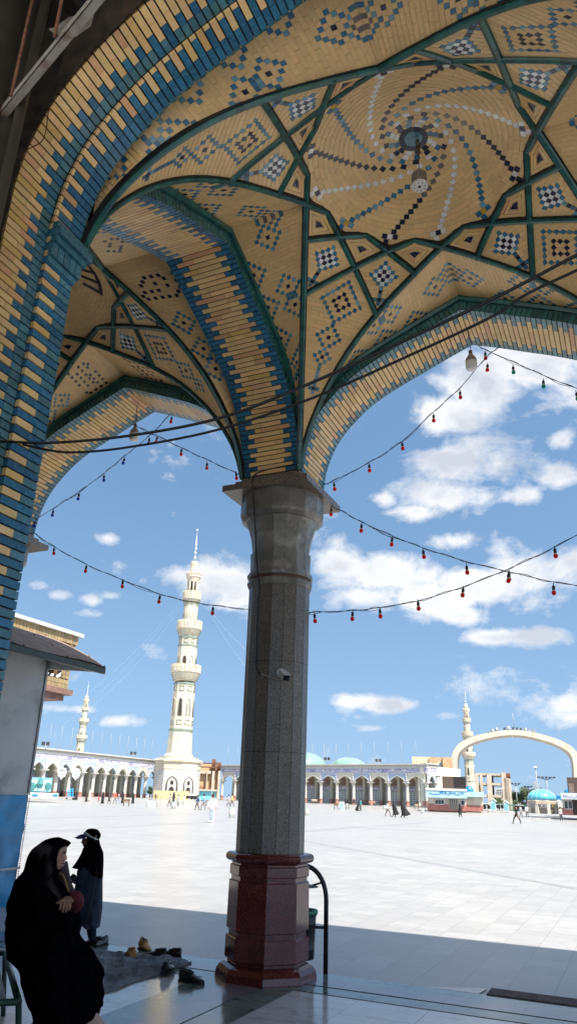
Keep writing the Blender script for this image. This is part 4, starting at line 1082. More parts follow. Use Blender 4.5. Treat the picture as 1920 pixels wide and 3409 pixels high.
mb = MB(); mb.loft(slices(rows, WP, dvw, 56, .42, None, 3), 0, None, True, True); addp(mb, 'chador', M_CHADOR)
mb = MB(); rows = densify([(470, 752, 788), (520, 745, 806), (600, 715, 830), (700, 700, 852), (800, 700, 890), (900, 720, 940), (1000, 740, 950), (1080, 760, 900)], 3)
mb.loft(slices(rows, WP + FH * .14, .09, 24, .25, None, 9), 0, None, True, True); addp(mb, 'far_flap', M_DMAROON)
mb = MB(); mb.tube([onplane(*CW_(x, y), WP + FH * .03, FH) for x, y in ((700, 600), (765, 630), (800, 720), (830, 830))], .006, 6); addp(mb, 'gold_trim', mat('dull gold trim', (.30, .20, .07), .5))
prof = [(255, 770), (268, 802), (300, 808), (335, 809), (352, 806), (366, 799), (385, 800), (405, 806), (425, 809), (440, 807), (452, 792), (462, 780), (474, 781), (484, 782), (490, 775), (500, 777), (512, 772), (528, 752), (545, 735), (562, 718), (580, 705)]
mb = MB(); mb.loft(face_mesh(WP - FH * .01, prof, 610, .072), 0, None, True, True); hd = addp(mb, 'body', M_SKIN)
def dab(x, y, depth, r, m, sc, name, Pb=WP):
    mb = MB(); c = onplane(*CW_(x, y), Pb - FH * depth, FH); M = Matrix((RT, FH, V(0, 0, 1))).transposed()
    mb.ball(c, r, 10, 8, sc=sc, M=M); return addp(mb, name, m)
dab(780, 369, .043, .008, M_EYE, (1, .6, .5), 'eye'); dab(780, 350, .044, .014, M_EYE, (1.2, .5, .28), 'eyebrow'); dab(766, 487, .042, .012, M_LIP, (1.2, .6, .35), 'lips')
# hand draped over the cloth
HP = WP - FH * .30
def hp(x, y, d=0): return onplane(*CW_(x, y), HP - FH * d, FH)
mb = MB()
mb.loft([[hp(cx + math.cos(t) * wx * ca - math.sin(t) * 0, cy + math.cos(t) * wx * sa, math.sin(t) * dd) for t in [2 * PI * i / 12 for i in range(12)]] for cx, cy, wx, ca, sa, dd in ((905, 905, 34, .6, .8, .016), (880, 918, 42, .55, .84, .020), (850, 925, 50, .50, .86, .022), (815, 938, 56, .45, .88, .022), (785, 952, 52, .40, .92, .019), (762, 962, 40, .36, .93, .014))], 0, None, True, True)
finger(mb, [hp(748, 935, .01), hp(738, 975, .018), hp(733, 1015, .016), hp(727, 1048, .006)], .0105)
finger(mb, [hp(782, 950, .014), hp(776, 1000, .022), hp(768, 1042, .018), hp(760, 1078, .006)], .0108)
finger(mb, [hp(815, 960, .014), hp(812, 1005, .022), hp(803, 1045, .017), hp(795, 1078, .005)], .0105)
finger(mb, [hp(846, 960, .012), hp(850, 995, .018), hp(844, 1028, .013), hp(833, 1054, .004)], .0092)
finger(mb, [hp(790, 925, .012), hp(745, 940, .014), hp(712, 958, .012), hp(684, 968, .004)], .0115)
addp(mb, 'hand', M_SKIN)
mb = MB(); mb.ball(hp(843, 972, .026), .0048, 8, 6); addp(mb, 'ring', mat('silver ring', (.8, .8, .8), .2, metal=1))
mb = MB(); pa = [hp(x, y, d) for x, y, d in ((905, 1010, -.10), (938, 975, -.06), (940, 920, -.02), (915, 895, .0), (882, 908, .006))]
mb.tube([p + V(0, 0, .0018 * (i % 2)) for i, p in enumerate(catrom(pa, 6))], lambda t: .040 - .006 * t, 16)
for q in range(5):
    c = catrom(pa, 4)[4 + q * 2]; 
addp(mb, 'cuff', M_MAROON)
mb = MB(); mb.tube(catrom([onplane(*CW_(x, y), WP - FH * .05, FH) for x, y in ((1030, 2300), (1080, 2370), (1150, 2440), (1230, 2540))], 4), lambda t: .062 - .015 * t, 14); addp(mb, 'leg', M_SKINP)
mb = MB(); mb.loft(slices(densify([(2150, 452, 760), (2250, 450, 772), (2350, 446, 760), (2430, 380, 735), (2560, 330, 700)], 3), WP - FH * .06, .16, 24, .3, None, 5), 0, None, True, True); addp(mb, 'skirt_hem', M_NAVY)
mb = MB(); p1, p2 = onplane(*CW_(842, 2150), WP - FH * .2, FH), onplane(*CW_(852, 2560), WP - FH * .2, FH); mb.tube([p1, p2], .011, 10)
tag(mb.build('walking_stick', mat('blue painted stick', (.02, .06, .36), .35)), 'blue walking stick below the seated woman in black', 'walking stick')

# the girl with the sun visor
G_ = at(302, 3152, Z=0); WP = G_
o = thing('person', 'girl in a charcoal coat and hood wearing a blue sun visor, facing left', 'person', tuple(G_))
mb = MB(); mb.loft(slices(densify([(520, 1010, 1235), (560, 945, 1244), (620, 932, 1246), (700, 922, 1240), (800, 905, 1240), (900, 912, 1239), (1000, 926, 1237), (1100, 945, 1228), (1180, 962, 1216), (1225, 985, 1208), (1258, 1030, 1200)], 3), WP, lambda t: .11 + .05 * t, 36, .22, None, 11), 0, None, True, True); addp(mb, 'coat', M_COAT)
mb = MB(); mb.loft(slices(densify([(165, 1050, 1195), (205, 1052, 1200), (250, 1050, 1208), (300, 1010, 1225), (350, 992, 1245), (400, 968, 1250), (450, 938, 1251), (500, 904, 1250), (536, 878, 1249), (548, 930, 1249)], 3), WP, lambda t: .085 + .085 * t, 30, .12, None, 13), 0, None, True, True)
mb.loft(slices(densify([(530, 1000, 1250), (580, 1060, 1249), (630, 1130, 1246), (660, 1200, 1240)], 3), WP - FH * .07, .07, 20, .1, None, 14), 0, None, True, True); addp(mb, 'hood', M_CHADOR)
prof = [(185, 1000), (200, 994), (215, 992), (226, 983), (234, 981), (243, 992), (252, 1000), (259, 997), (266, 1004), (274, 1003), (284, 1012), (296, 1026)]
mb = MB(); mb.loft(face_mesh(WP, prof, 1150, .060), 0, None, True, True)
GS = mat('girl skin', (.24, .115, .08), .55, .1, 20); addp(mb, 'body', GS); mb = MB()
mb.tube(catrom([onplane(*CW_(x, y), WP - FH * .10, FH) for x, y in ((905, 690), (880, 700), (868, 725))], 3), lambda t: .020 - .008 * t, 8)
addp(mb, 'hand', GS)
dab(1004, 222, .045, .008, M_EYE, (1, .6, .6), 'eye', WP)
mb = MB(); mb.loft(slices(densify([(66, 1085, 1130), (80, 1050, 1180), (110, 1030, 1206), (150, 1028, 1219), (185, 1060, 1205), (200, 1090, 1190)], 3), WP, lambda t: .03 + .06 * math.sin(PI * min(1, t * 1.1) * .8), 24), 0, None, True, True); addp(mb, 'bonnet', M_CHADOR)
def gp(x, y, d=0): return onplane(*CW_(x, y), WP - FH * d, FH)
mb = MB(); top = [gp(1030, 118 + 10, d) for d in (.075, .04, 0, -.04, -.075)]
edge = [gp(*q) for q in ((1040, 186, .075), (940, 190, .05), (905, 176, 0), (940, 172, -.05), (1040, 168, -.075))]
mid = [(a + b) / 2 + V(0, 0, .012) for a, b in zip(top, edge)]
mb.loft([top, mid, edge], 0, None, True, False, False); mb.loft([[p - V(0, 0, .004) for p in r] for r in (top, mid, edge)], 0, None, True, False, False); vis = addp(mb, 'visor', mat('translucent blue visor', (.012, .02, .22), .15, .4, 20))
mb = MB(); mb.tube(edge[:3], .004, 5); mb.tube([gp(1018, 116, .078), gp(1080, 152, .085), gp(1150, 190, .07), gp(1178, 205, .03)], .014, 6); mb.tube([gp(1140, 188, .075), gp(1160, 172, .075), gp(1166, 150, .07)], .005, 5); addp(mb, 'strap', M_WHITE)
mb = MB(); mb.tube(catrom([gp(1030, 560, .11), gp(1000, 630, .13), gp(960, 680, .12), (gp(905, 692, .10))], 4), lambda t: .062 - .022 * t, 14); mb.tube([gp(905, 640, .03), gp(880, 668, .05), gp(862, 690, .07)], .036, 10); addp(mb, 'sleeve', M_COAT)
mb = MB(); mb.loft(slices([(1225, 1046, 1168), (1300, 1050, 1166), (1370, 1064, 1164), (1420, 1080, 1162)], WP, .055, 16), 0, None, True, True); mb.loft(slices([(1180, 945, 1000), (1260, 940, 985), (1330, 932, 965), (1380, 940, 975)], WP + FH * .1, .05, 14), 0, None, True, True); addp(mb, 'trousers', M_NAVY)
mb = MB(); mb.tube([gp(1168, 545, .13), gp(1162, 700, .155), gp(1120, 900, .165), gp(1090, 1050, .17), gp(1042, 1240, .165)], .0025, 4); addp(mb, 'coat_seam', mat('grey seam', (.10, .11, .13), .8))

# shoes
def shoe(label, loc, rz, m, L=.26, w=.088, top=.085, heel=.012, name='shoe', lining=None):
    t = thing(name, label, 'shoe', tuple(loc), rz, 'shoes left on the floor')
    rings = []; n = 16
    for k in range(15):
        s = k / 14; x = L * (s - .5)
        hw = w / 2 * (.62 + .38 * math.sin(PI * min(1, s * .9 + .18)) ** .8) * (1 if s < .86 else math.sqrt(max(.03, 1 - ((s - .86) / .145) ** 2))) * (1 if s > .08 else (.55 + .45 * s / .08))
        h = top * (1 - .10 * s) if s < .38 else top * (.9 - .55 * ((s - .38) / .62) ** .9)
        h = max(.022, h); ring = []
        for i in range(n):
            a = 2 * PI * i / n; yy = math.cos(a); zz = math.sin(a)
            z = heel + (h - heel) * (.5 + .5 * zz) ; y = hw * yy * (1 - .28 * max(0, zz))
            ring.append(V(x, y, max(.004, z)))
        rings.append(ring)
    mb = MB(); mb.loft(rings, 0, None, True, True); u = mb.build('upper', m, t)
    mb = MB(); A = range(2, 7)
    strip = [[rings[k][i] * 1.0 + V(0, 0, .0025) for i in A] for k in range(1, 8)]
    mb.loft(strip, 0, None, True, False, False); mb.build('opening', lining or mat('shoe lining', (.012, .011, .010), .95), t)
    mb = MB(); loop = [r[0] for r in strip] + strip[-1][1:-1] + [r[-1] for r in strip[::-1]] + strip[0][1:-1][::-1]
    mb.tube([p + V(0, 0, .006) for p in loop + loop[:1]], .0055, 6); mb.build('collar', m, t)
    mb = MB(); out = [(r[0].x, max(abs(p.y) for p in r) + .003) for r in rings]
    mb.prism([(x, -y) for x, y in out] + [(x, y) for x, y in out[::-1]], 0, heel + .004); mb.build('sole', mat('dark sole', (.02, .017, .015), .8), t)
    return t
def g0(x, y): p = at(x, y, Z=0.005); return p
az = math.atan2(RT.y, RT.x)
shoe('tan ankle shoe, the left one of the pair on the grey blanket edge', g0(432, 3196) + V(0, 0, .02), az + 2.0, M_TAN, .25, .1, .105)
shoe('tan ankle shoe, the right one of the pair behind the grey blanket', g0(483, 3164), az - 1.0, M_TAN, .25, .1, .105)
shoe('black slip-on with its toe hidden, left of the pair near the column', g0(520, 3187), az + 2.6, M_SHOEB, .25, .088, .09)
shoe('black slip-on lying tilted, right of the pair near the column', g0(563, 3187), az + PI - .15, M_SHOEB, .26, .085, .088)
shoe('dark laced shoe standing on the right end of the grey blanket', g0(560, 3243) + V(0, 0, .02), az + 1.35, M_SHOEB, .25, .09, .09)
shoe('shiny black shoe alone on the polished floor in front of the blanket', g0(638, 3272), az - .55, M_SHOEB, .28, .1, .10)
shoe('black pump on the foot of the girl', g0(305, 3146), az + PI + .25, M_SHOEB, .22, .08, .08)
shoe('empty grey black pump behind the heel of the girl', g0(336, 3150), az + PI + 1.2, mat('scuffed dark leather', (.06, .07, .075), .3), .23, .085, .085)

# crumpled grey blanket
M_RUG = mat('grey blanket', (.17, .18, .20), .95, .35, 4, bmp=.9, bs=90, dirt=((.30, .31, .33), 7))
c00, c10, c11, c01 = at(255, 3345, Z=0), at(634, 3213, Z=0), at(585, 3188, Z=0), at(280, 3165, Z=0)
mb = MB(); nu, nv = 90, 60; G = []
for j in range(nv + 1):
    row = []
    for i in range(nu + 1):
        s, t = i / nu, j / nv; p = (c00 * (1 - s) + c10 * s) * (1 - t) + (c01 * (1 - s) + c11 * s) * t
        e = noise.noise(V(s * 5, t * 5, 3)); p += V(.09 * noise.noise(V(s * 3.4, t * 3, 8)), .09 * noise.noise(V(s * 3, t * 3.4, 4)), 0) * (1 if 0 < t < 1 else .9)
        q = s * 1.2 + t * 5.5 + e * .9
        rid = max(0, 1 - abs(noise.noise(V(s * 2.2 + e * .5, t * 6.5 + s * 1.5, 2))) * 4.5) * .042 + max(0, 1 - abs(noise.noise(V(s * 5, t * 13 - s * 2, 7))) * 3.6) * .020
        ed = min(1, 7 * min(s, 1 - s, t, 1 - t)); p.z = .012 + rid * (.25 + .75 * ed) + .012 * noise.noise(V(p.x * 9, p.y * 9, 0)) * ed
        row.append(p)
    G.append(row)
mb.loft(G, 0, None, True, False, False); mb.loft([[V(p.x, p.y, .010) for p in r] for r in (G[0], G[-1])][:1] + [G[0]], 0, None, True, False, False)
tag(mb.build('blanket', M_RUG), 'crumpled grey blanket spread on the floor with shoes around it', 'blanket')

# waste bin on its bent post
po = at(1083, 3243, Z=0); o = thing('waste_bin', 'black waste bin with green liner hung from a bent post beside the column', 'waste bin', tuple(po))
dr = -RT; M_BLK = mat('black painted steel', (.009, .009, .012), .35, .3, 10)
def zz(y): return zpix(po.x, po.y, y)
px1 = mpp(po) ; ztop = zz(2885); bx = dr * (83 * px1)
mb = MB(); R0 = 66 * px1; arc = [V(0, 0, 0), V(0, 0, zz(3000))] + [dr * (R0 * 1.15 * (1 - math.cos(a))) + V(0, 0, zz(3000) + (ztop - zz(3000)) * math.sin(a)) for a in [PI / 2 * k / 9 for k in range(1, 10)]]
last = arc[-1]; arc += [last + dr * .1, last + dr * .25]
mb.tube(arc, .024, 12); mb.build('post', M_BLK, o)
zr, zb_ = zz(3034), zz(3193)
mb = MB(); c = bx; r = .150
mb.lathe([(r * .86, zb_), (r * .88, zb_ + .01), (r * .9, zb_ + .08), (r * .915, zb_ + .085), (r * .915, zb_ + .095), (r * .9, zb_ + .1), (r * .96, zr - .12), (r * .98, zr - .115), (r * .98, zr - .10), (r * .965, zr - .095), (r, zr - .02)], 28, c, 0, 0, None, True); mb.build('bucket', M_BLK, o)
mb = MB(); rg = []
for rr, z in ((r * .93, zr - .03), (r * 1.04, zr - .035), (r * 1.10, zr - .012), (r * 1.08, zr + .012), (r * .96, zr + .006), (r * .9, zr - .06)):
    rg.append([c + V((rr + .008 * noise.noise(V(i * .9, z * 30, 0))) * math.cos(2 * PI * i / 28), (rr + .008 * noise.noise(V(i * .9, 3, z * 9))) * math.sin(2 * PI * i / 28), z + .006 * noise.noise(V(i * .7, 1, 0))) for i in range(28)])
mb.loft(rg, 0, None, True, False); mb.build('liner', mat('green bin liner', (.02, .20, .10), .35, .2), o)
mb = MB(); mb.tube([dr * .01 + V(0, 0, zz(3088)), bx * .55 + V(0, 0, zz(3088))], .014, 8); mb.build('bracket', M_BLK, o); mb = MB(); mb.tube([dr * .012 + V(0, 0, zz(2935)) , bx * .62 + V(0, 0, zz(2950))], .010, 8); mb.build('lid_strut', M_BLK, o)
mb = MB(); mb.lathe([(.165, zz(2954)), (.168, zz(2952)), (.05, zz(2944)), (.001, zz(2943))], 28, bx, 0, 0, None, True); mb.build('lid', mat('dull dark lid', (.05, .055, .065), .4), o)
# ------------------------------------------------------------------ far side of the square
def frame(x, D):
    d = ray(x, 2660); h = V(d.x, d.y, 0).normalized(); P = h * D; P.z = gz(D); ex = V(h.y, -h.x, 0); return P, ex, h
class Far:
    def __init__(s, x, D, y0=None):
        s.P, s.ex, s.ey = frame(x, D); s.rz = math.atan2(s.ex.y, s.ex.x); s.D = D
        if y0: s.P.z = zpix(s.P.x, s.P.y, y0)
    def uz(s, x, y, v=0):
        p = onplane(x, y, s.P + s.ey * v, s.ey) - s.P; return p.dot(s.ex), p.z
    def box(s, mb, xa, xb, ya, yb, v0, v1, mi=0, col=None):      # picture rectangle at depth v0, pushed back to v1
        u0, z0 = s.uz(xa, ya, v0); u1, z1 = s.uz(xb, yb, v0); mb.bb(u0, u1, v0, v1, z0, z1, mi, col)
    def thing(s, name, label, cat, group=None): return thing(name, label, cat, tuple(s.P), s.rz, group)
def c4(x, y): return 1380 + .3721 * x, 2280 + .3721 * y
def c2(x, y): return 480 + .2343 * x, 2440 + .2343 * y
def c1(x, y): return 80 + .3308 * x, 2440 + .3308 * y
M_CREAM = mat('cream minaret stone', (.60, .535, .425), .75, .10, .35, bmp=.1, bs=3, dirt=((.60, .47, .32), .5))
M_STONE = mat('pale column stone', (.54, .52, .48), .6, .1, 1.5); M_REDB = mat('red plinth stone', (.38, .20, .165), .4, .2, 2)
M_GRNB = mat('grey green band', (.20, .26, .22), .5); M_DARKW = mat('dark opening', (.035, .026, .02), .8); M_DKGL = mat('dark glass', (.03, .04, .05), .15, spec=.8)
M_WHT = mat('white paint far', (.62, .62, .60), .6, .06, 2); M_CONC = mat('raw concrete', (.44, .38, .31), .9, .2, .6); M_RUSTY = mat('rusty rebar', (.13, .055, .035), .9, .3, 2)
M_BRK = mat('orange buff brick', (.50, .33, .19), .85, .25, .8); M_CYAN = mat('cyan panel', (.16, .48, .58), .5, .1, .5); M_TURQ = mat('turquoise dome tile', (.10, .42, .56), .3, .18, .7)
M_BLUED = mat('blue dome tile', (.02, .20, .46), .3); M_PINKD = mat('brick red dado', (.33, .13, .11), .6, .2, 1); M_BROWNBOX = mat('brown steel box', (.07, .045, .035), .6)
M_SCREEN = mat('black led screen', (.010, .011, .014), .3); M_INS = mat('blue inscription tile', (.30, .30, .46), .4, .3, 2); M_SCRIPT = mat('white script', (.78, .78, .78), .5, .02)
M_CORN = mat('grey muqarnas cornice', (.40, .42, .38), .6, .3, 3); M_DOORB = mat('blue grey door', (.60, .68, .72), .4, .15, 1)
def tilepat(name, a, b, c, sc):
    m, nt, bs = newmat(name); tc = nt.nodes.new('ShaderNodeTexCoord'); w = nt.nodes.new('ShaderNodeTexVoronoi'); w.inputs['Scale'].default_value = sc; nt.links.new(tc.outputs['Object'], w.inputs[0])
    n = noise_(nt, sc * .7, 4, .6); f = math_(nt, 'ADD', math_(nt, 'MULTIPLY', w.outputs['Distance'], .8), math_(nt, 'MULTIPLY', n, .5))
    nt.links.new(ramp(nt, f, [(.38, a), (.5, b), (.66, c)]), bs.inputs['Base Color']); bs.inputs['Roughness'].default_value = .4; return m
M_TILEB = tilepat('blue floral tile', (.62, .66, .68), (.16, .24, .46), (.40, .50, .62), 2.6); M_TILEC = tilepat('cream floral tile', (.66, .66, .56), (.44, .54, .50), (.62, .58, .44), 2.6)
def scribble(mb, x0, x1, z0, z1, y, seed=1, mi=0, mp=None):
    # rows of cursive strokes: tall uprights, bowls and dots
    rnd = random.Random(seed); mp = mp or (lambda a, b: V(a, y, b)); h = z1 - z0; x = x0
    def stroke(pts, w):
        for (a, b), (c, d) in zip(pts, pts[1:]):
            dx, dz = c - a, d - b; L = math.hypot(dx, dz) or 1; nx, nz = -dz / L * w, dx / L * w
            mb.face([mp(a - nx, b - nz), mp(c - nx, d - nz), mp(c + nx, d + nz), mp(a + nx, b + nz)], mi)
    while x < x1 - h * .3:
        k = rnd.random(); w = h * .075
        if k < .42: stroke([(x, z0 + h * .2), (x + h * .03, z0 + h * (.8 + .15 * rnd.random()))], w); x += h * (.14 + .1 * rnd.random())
        elif k < .75:
            r = h * (.16 + .14 * rnd.random()); cz = z0 + h * (.28 + .2 * rnd.random())
            stroke([(x + r * (1 - math.cos(t)), cz - r * .8 * math.sin(t)) for t in [PI * q / 5 for q in range(6)]], w); x += 2 * r + h * .04
        else: stroke([(x, z0 + h * (.3 + .5 * rnd.random())), (x + h * .3, z0 + h * (.3 + .4 * rnd.random()))], w * 1.1); x += h * .22
        if rnd.random() < .5: a, b = x, z0 + h * (.2 + .7 * rnd.random()); stroke([(a, b), (a + h * .07, b)], w * .9)
M_PATT = [M_TILEB, M_TILEC]
def arch_z(t, zs, za):                                # pointed arch: t in [-1,1]
    a = 1 - abs(t); return zs + (za - zs) * (a ** .5 * .86 + a * .14)
def arcade(label, L, Rr, n, depth, green, seed, back=8):
    ex = (Rr - L); W = ex.length; ex.normalize(); rz = math.atan2(ex.y, ex.x); sp = W / n
    zL = L.z; slope = (Rr.z - L.z) / W
    o = thing('arcade_building', label, 'arcade', tuple(L), rz)
    zc, za, zb, zt, ztop = 4.35, 5.5, 6.0, 6.95, 7.75
    mb = MB(); mb.bb(-.6, W + .6, -.5, depth, -1.4, .02); mb.build('platform', mat('grey plinth edge', (.30, .28, .26), .7), o)
    # one column and its copies
    def col(x):
        t = bpy.data.objects.new('column', None); return t
    mbb = MB(); mbb.lathe([(.44, .0), (.44, .12), (.37, .14), (.37, .78), (.44, .8), (.44, .9), (.33, .92)], 8, ph=PI / 8)
    mbs = MB(); mbs.lathe([(.31, .9), (.285, 3.55)], 10); mbk = MB(); mbk.lathe([(.29, 3.5), (.36, 3.55), (.33, 3.7), (.42, 4.0), (.58, 4.12), (.58, 4.2)], 10); mbk.box((0, 0, 4.27), (1.25, 1.25, .16))
    s0 = mbs.build('column', M_STONE, o); b0 = mbb.build('plinth', M_REDB, s0); k0 = mbk.build('capital', M_STONE, s0)
    for i in range(n + 1):
        c = s0 if i == 0 else dup(s0, o); c.location = (i * sp, 0, 0)
    hw = sp / 2 - .42
    for i in range(n):
        cx = (i + .5) * sp; mb = MB(); N_ = 24; pr = None
        for k in range(N_ + 1):
            t = -1 + 2 * k / N_; x = cx + t * hw; z = arch_z(t, zc, za)
            if pr: mb.face([V(pr[0], -.2, pr[1]), V(x, -.2, z), V(x, -.2, zb), V(pr[0], -.2, zb)]); mb.face([V(pr[0], -.2, pr[1]), V(pr[0], .25, pr[1]), V(x, .25, z), V(x, -.2, z)])
            pr = (x, z)
        mb.face([V(i * sp, -.2, zc), V(cx - hw, -.2, zc), V(cx - hw, -.2, zb), V(i * sp, -.2, zb)]); mb.face([V(cx + hw, -.2, zc), V((i + 1) * sp, -.2, zc), V((i + 1) * sp, -.2, zb), V(cx + hw, -.2, zb)])
        mb.build('arch_panel', M_PATT[(i + seed) % 2], o)
        mb = MB(); pr = None
        for k in range(N_ + 1):
            t = -1 + 2 * k / N_; q = [V(cx + t * (hw + e), y, arch_z(t, zc, za) + e * .9) for e, y in ((-.02, -.3), (.15, -.3), (.15, -.2))]
            if pr: mb.face([pr[0], q[0], q[1], pr[1]]); mb.face([pr[1], q[1], q[2], pr[2]])
            pr = q
        mb.build('arch_trim', M_STONE, o)
        mb = MB(); mb.bb(i * sp - .16, i * sp + .16, -.27, -.19, zc + .1, zb - .05)
        for k in range(5): mb.ball((i * sp, -.27, zc + .3 + k * .33), .13, 6, 4, 1)
        mb.build('pilaster', [M_INS, M_WHT], o)
        # back wall bay: door, script panel, lunette
        mb = MB(); mb.bb(cx - hw * .78, cx + hw * .78, depth - .3, depth - .2, .0, 2.6); dr_ = mb.build('door', M_DOORB, o)
        mb = MB()
        for q in range(5): mb.bb(cx - hw * .78 + q * hw * .39 - .05, cx - hw * .78 + q * hw * .39 + .05, depth - .36, depth - .3, 0, 2.6)
        for q in range(6):
            for s in range(4): mb.lathe([(.16, 0), (.001, .0)], 6, (cx - hw * .58 + s * hw * .39, depth - .31, .4 + q * .38)) if 0 else mb.box((cx - hw * .585 + s * hw * .39, depth - .33, .45 + q * .4), (.2, .03, .2), 1)
        mb.build('door_frame', [M_WHT, M_DKGL], dr_)
        mb = MB(); mb.bb(cx - hw * .9, cx + hw * .9, depth - .28, depth - .2, 2.75, 3.6); scribble(mb, cx - hw * .75, cx + hw * .75, 2.8, 3.55, depth - .285, seed * 31 + i, 1); mb.build('inscription', [M_INS, M_SCRIPT], o)
        mb = MB(); pts = [(cx - hw * .85, 3.75)] + [(cx + t * hw * .85, arch_z(t, 4.2, za - .1)) for t in [-1 + 2 * k / 12 for k in range(13)]] + [(cx + hw * .85, 3.75)]
        mb.prism(pts, depth - .26, depth - .2, 0, None, lambda a, b, h: V(a, h, b))
        lu = mb.build('lunette', M_LUNG if green else M_LUNR, o)
        mb = MB()
        for q in range(5): a = PI * (q + .5) / 5; mb.ball((cx + hw * .42 * math.cos(a), depth - .28, 4.35 + hw * .5 * math.sin(a)), .17, 6, 4, sc=(1, .3, 1))
        mb.build('lattice', M_GRNB if green else M_REDB, lu)
    mb = MB(); mb.bb(-.5, W + .5, depth, depth + back, -1, ztop - .4); mb.bb(-.5, W + .5, .25, depth, za + .25, ztop - .4); mb.build('wall', mat('warm inner wall', (.76, .71, .60), .85, .15, .4), o)
    for i in range(n + 1):
        mb = MB(); mb.bb(i * sp - .3, i * sp + .3, depth - 1.1, depth - .02, 0, za + .2); mb.bb(i * sp - .34, i * sp + .34, depth - 1.14, depth - .5, 0, .9, 1); mb.build('pier', [mat('grey green pier', (.48, .49, .43), .7) if i == 0 else bpy.data.materials['grey green pier'], M_REDB], o)
    mb = MB(); mb.bb(-.45, W + .45, -.24, .4, zb, zb + .12); mb.bb(-.5, W + .5, -.3, .4, zt - .04, zt + .06); mb.build('string_course', M_WHT, o)
    mb = MB(); mb.bb(-.4, W + .4, -.22, .4, zb + .1, zt - .03); nb = max(1, round(W / 9))
    for q in range(nb): scribble(mb, W * q / nb + .7, W * (q + 1) / nb - .7, zb + .18, zt - .1, -.225, seed * 7 + q, 1)
    mb.build('inscription_band', [M_INS, M_SCRIPT], o)
    mb = MB(); m = int(W / .42); mb.bb(-.5, W + .5, -.3, .5, zt + .05, ztop - .18)
    for q in range(m):
        x = W * (q + .5) / m
        for r in range(2): mb.prism([(x - .17, 0), (x - .17, .16), (x, .34), (x + .17, .16), (x + .17, 0)], -.36 - .1 * r, -.3 - .1 * r, 1, None, lambda a, b, h, r=r: V(a + .2 * r, h, zt + .1 + .34 * r + b))
    mb.bb(-.6, W + .6, -.62, .6, ztop - .18, ztop, 1); mb.build('cornice', [M_CORN, M_STONE], o)
    return o, ex, W, ztop
M_LUNG = mat('green stained lunette', (.20, .38, .36), .4, .35, 2); M_LUNR = mat('brown carved lunette', (.22, .16, .13), .6, .35, 2)
def atz(x, y, D): p, ex, ey = frame(x, D); p.z = zpix(p.x, p.y, y); return p
RA_L, RA_R = atz(738, 2662, 186), atz(1420, 2684, 151)
oR, exR, WR, zR = arcade('long tiled arcade with white columns across the far side, right of the big column', RA_L, RA_R, 13, 4.6, False, 1)
LA_L, LA_R = atz(86, 2650, 136), atz(510, 2660, 166)
oL, exL, WL, zL = arcade('tiled arcade with green windows running into the distance on the left', LA_L, LA_R, 11, 4.6, True, 0)
# angled end bay of the right arcade
E1 = RA_R + (FH * 1.3 + RT * 2.0); E1.z = RA_R.z
arcade('short angled end bay of the far arcade, beside the ticket building', RA_R + exR * .1, E1, 1, 1.6, False, 0, .2)
# thin poles on the roofs
M_POLE = mat('thin grey pole', (.30, .31, .33), .5)
def pole(P, h, label, group):
    t = MB(); t.tube([V(0, 0, 0), V(0, 0, h)], .028, 5); p = t.build('flagpole', M_POLE); p.location = P; tag(p, label, 'flagpole', group); return p
pol = None
for k in range(17):
    P = RA_L + exR * (WR * (k + .3) / 17) + V(0, 0, zR - .2); P += V(-exR.y, exR.x, 0) * .3
    if pol is None: pol = pole(P, 4.4, 'thin bare pole standing on the roof of the far right arcade', 'poles on the right arcade roof')
    else: q = pol.copy(); link(q); q.location = P
pol = None
for k in range(13):
    P = LA_L + exL * (WL * (k + .4) / 13) + V(0, 0, zL - .2); P += V(-exL.y, exL.x, 0) * .3
    if pol is None: pol = pole(P, 4.2, 'thin bare pole standing on the roof of the left arcade', 'poles on the left arcade roof')
    else: q = pol.copy(); link(q); q.location = P
# roof clutter
def clutter(label, x, y, D, kind):
    f = Far(x, D); f.P.z = zpix(f.P.x, f.P.y, y); o = f.thing('roof_floodlight', label, 'floodlight')
    mb = MB(); mb.tube([V(0, 0, 0), V(0, 0, .5)], .06, 5); mb.tube([V(-.5, 0, .5), V(.5, 0, .5)], .05, 5); mb.build('stand', M_POLE, o)
    for u in (-.45, .25): mb = MB(); mb.box(None, (.55, .3, .5), M=Matrix.Translation((u, 0, .85)) @ Matrix.Rotation(.4, 4, 'X')); mb.build('lamp_head', M_DKGL, o)
clutter('pair of floodlights on the arcade roof, right of the middle', 1262, 2546, 158, 0); clutter('pair of floodlights on the left arcade roof near the kiosk', 128, 2494, 128, 0); clutter('pair of floodlights on the left arcade roof near the big minaret', 430, 2522, 160, 0); clutter('pair of floodlights on the roof close behind the column', 1088, 2540, 163, 0)

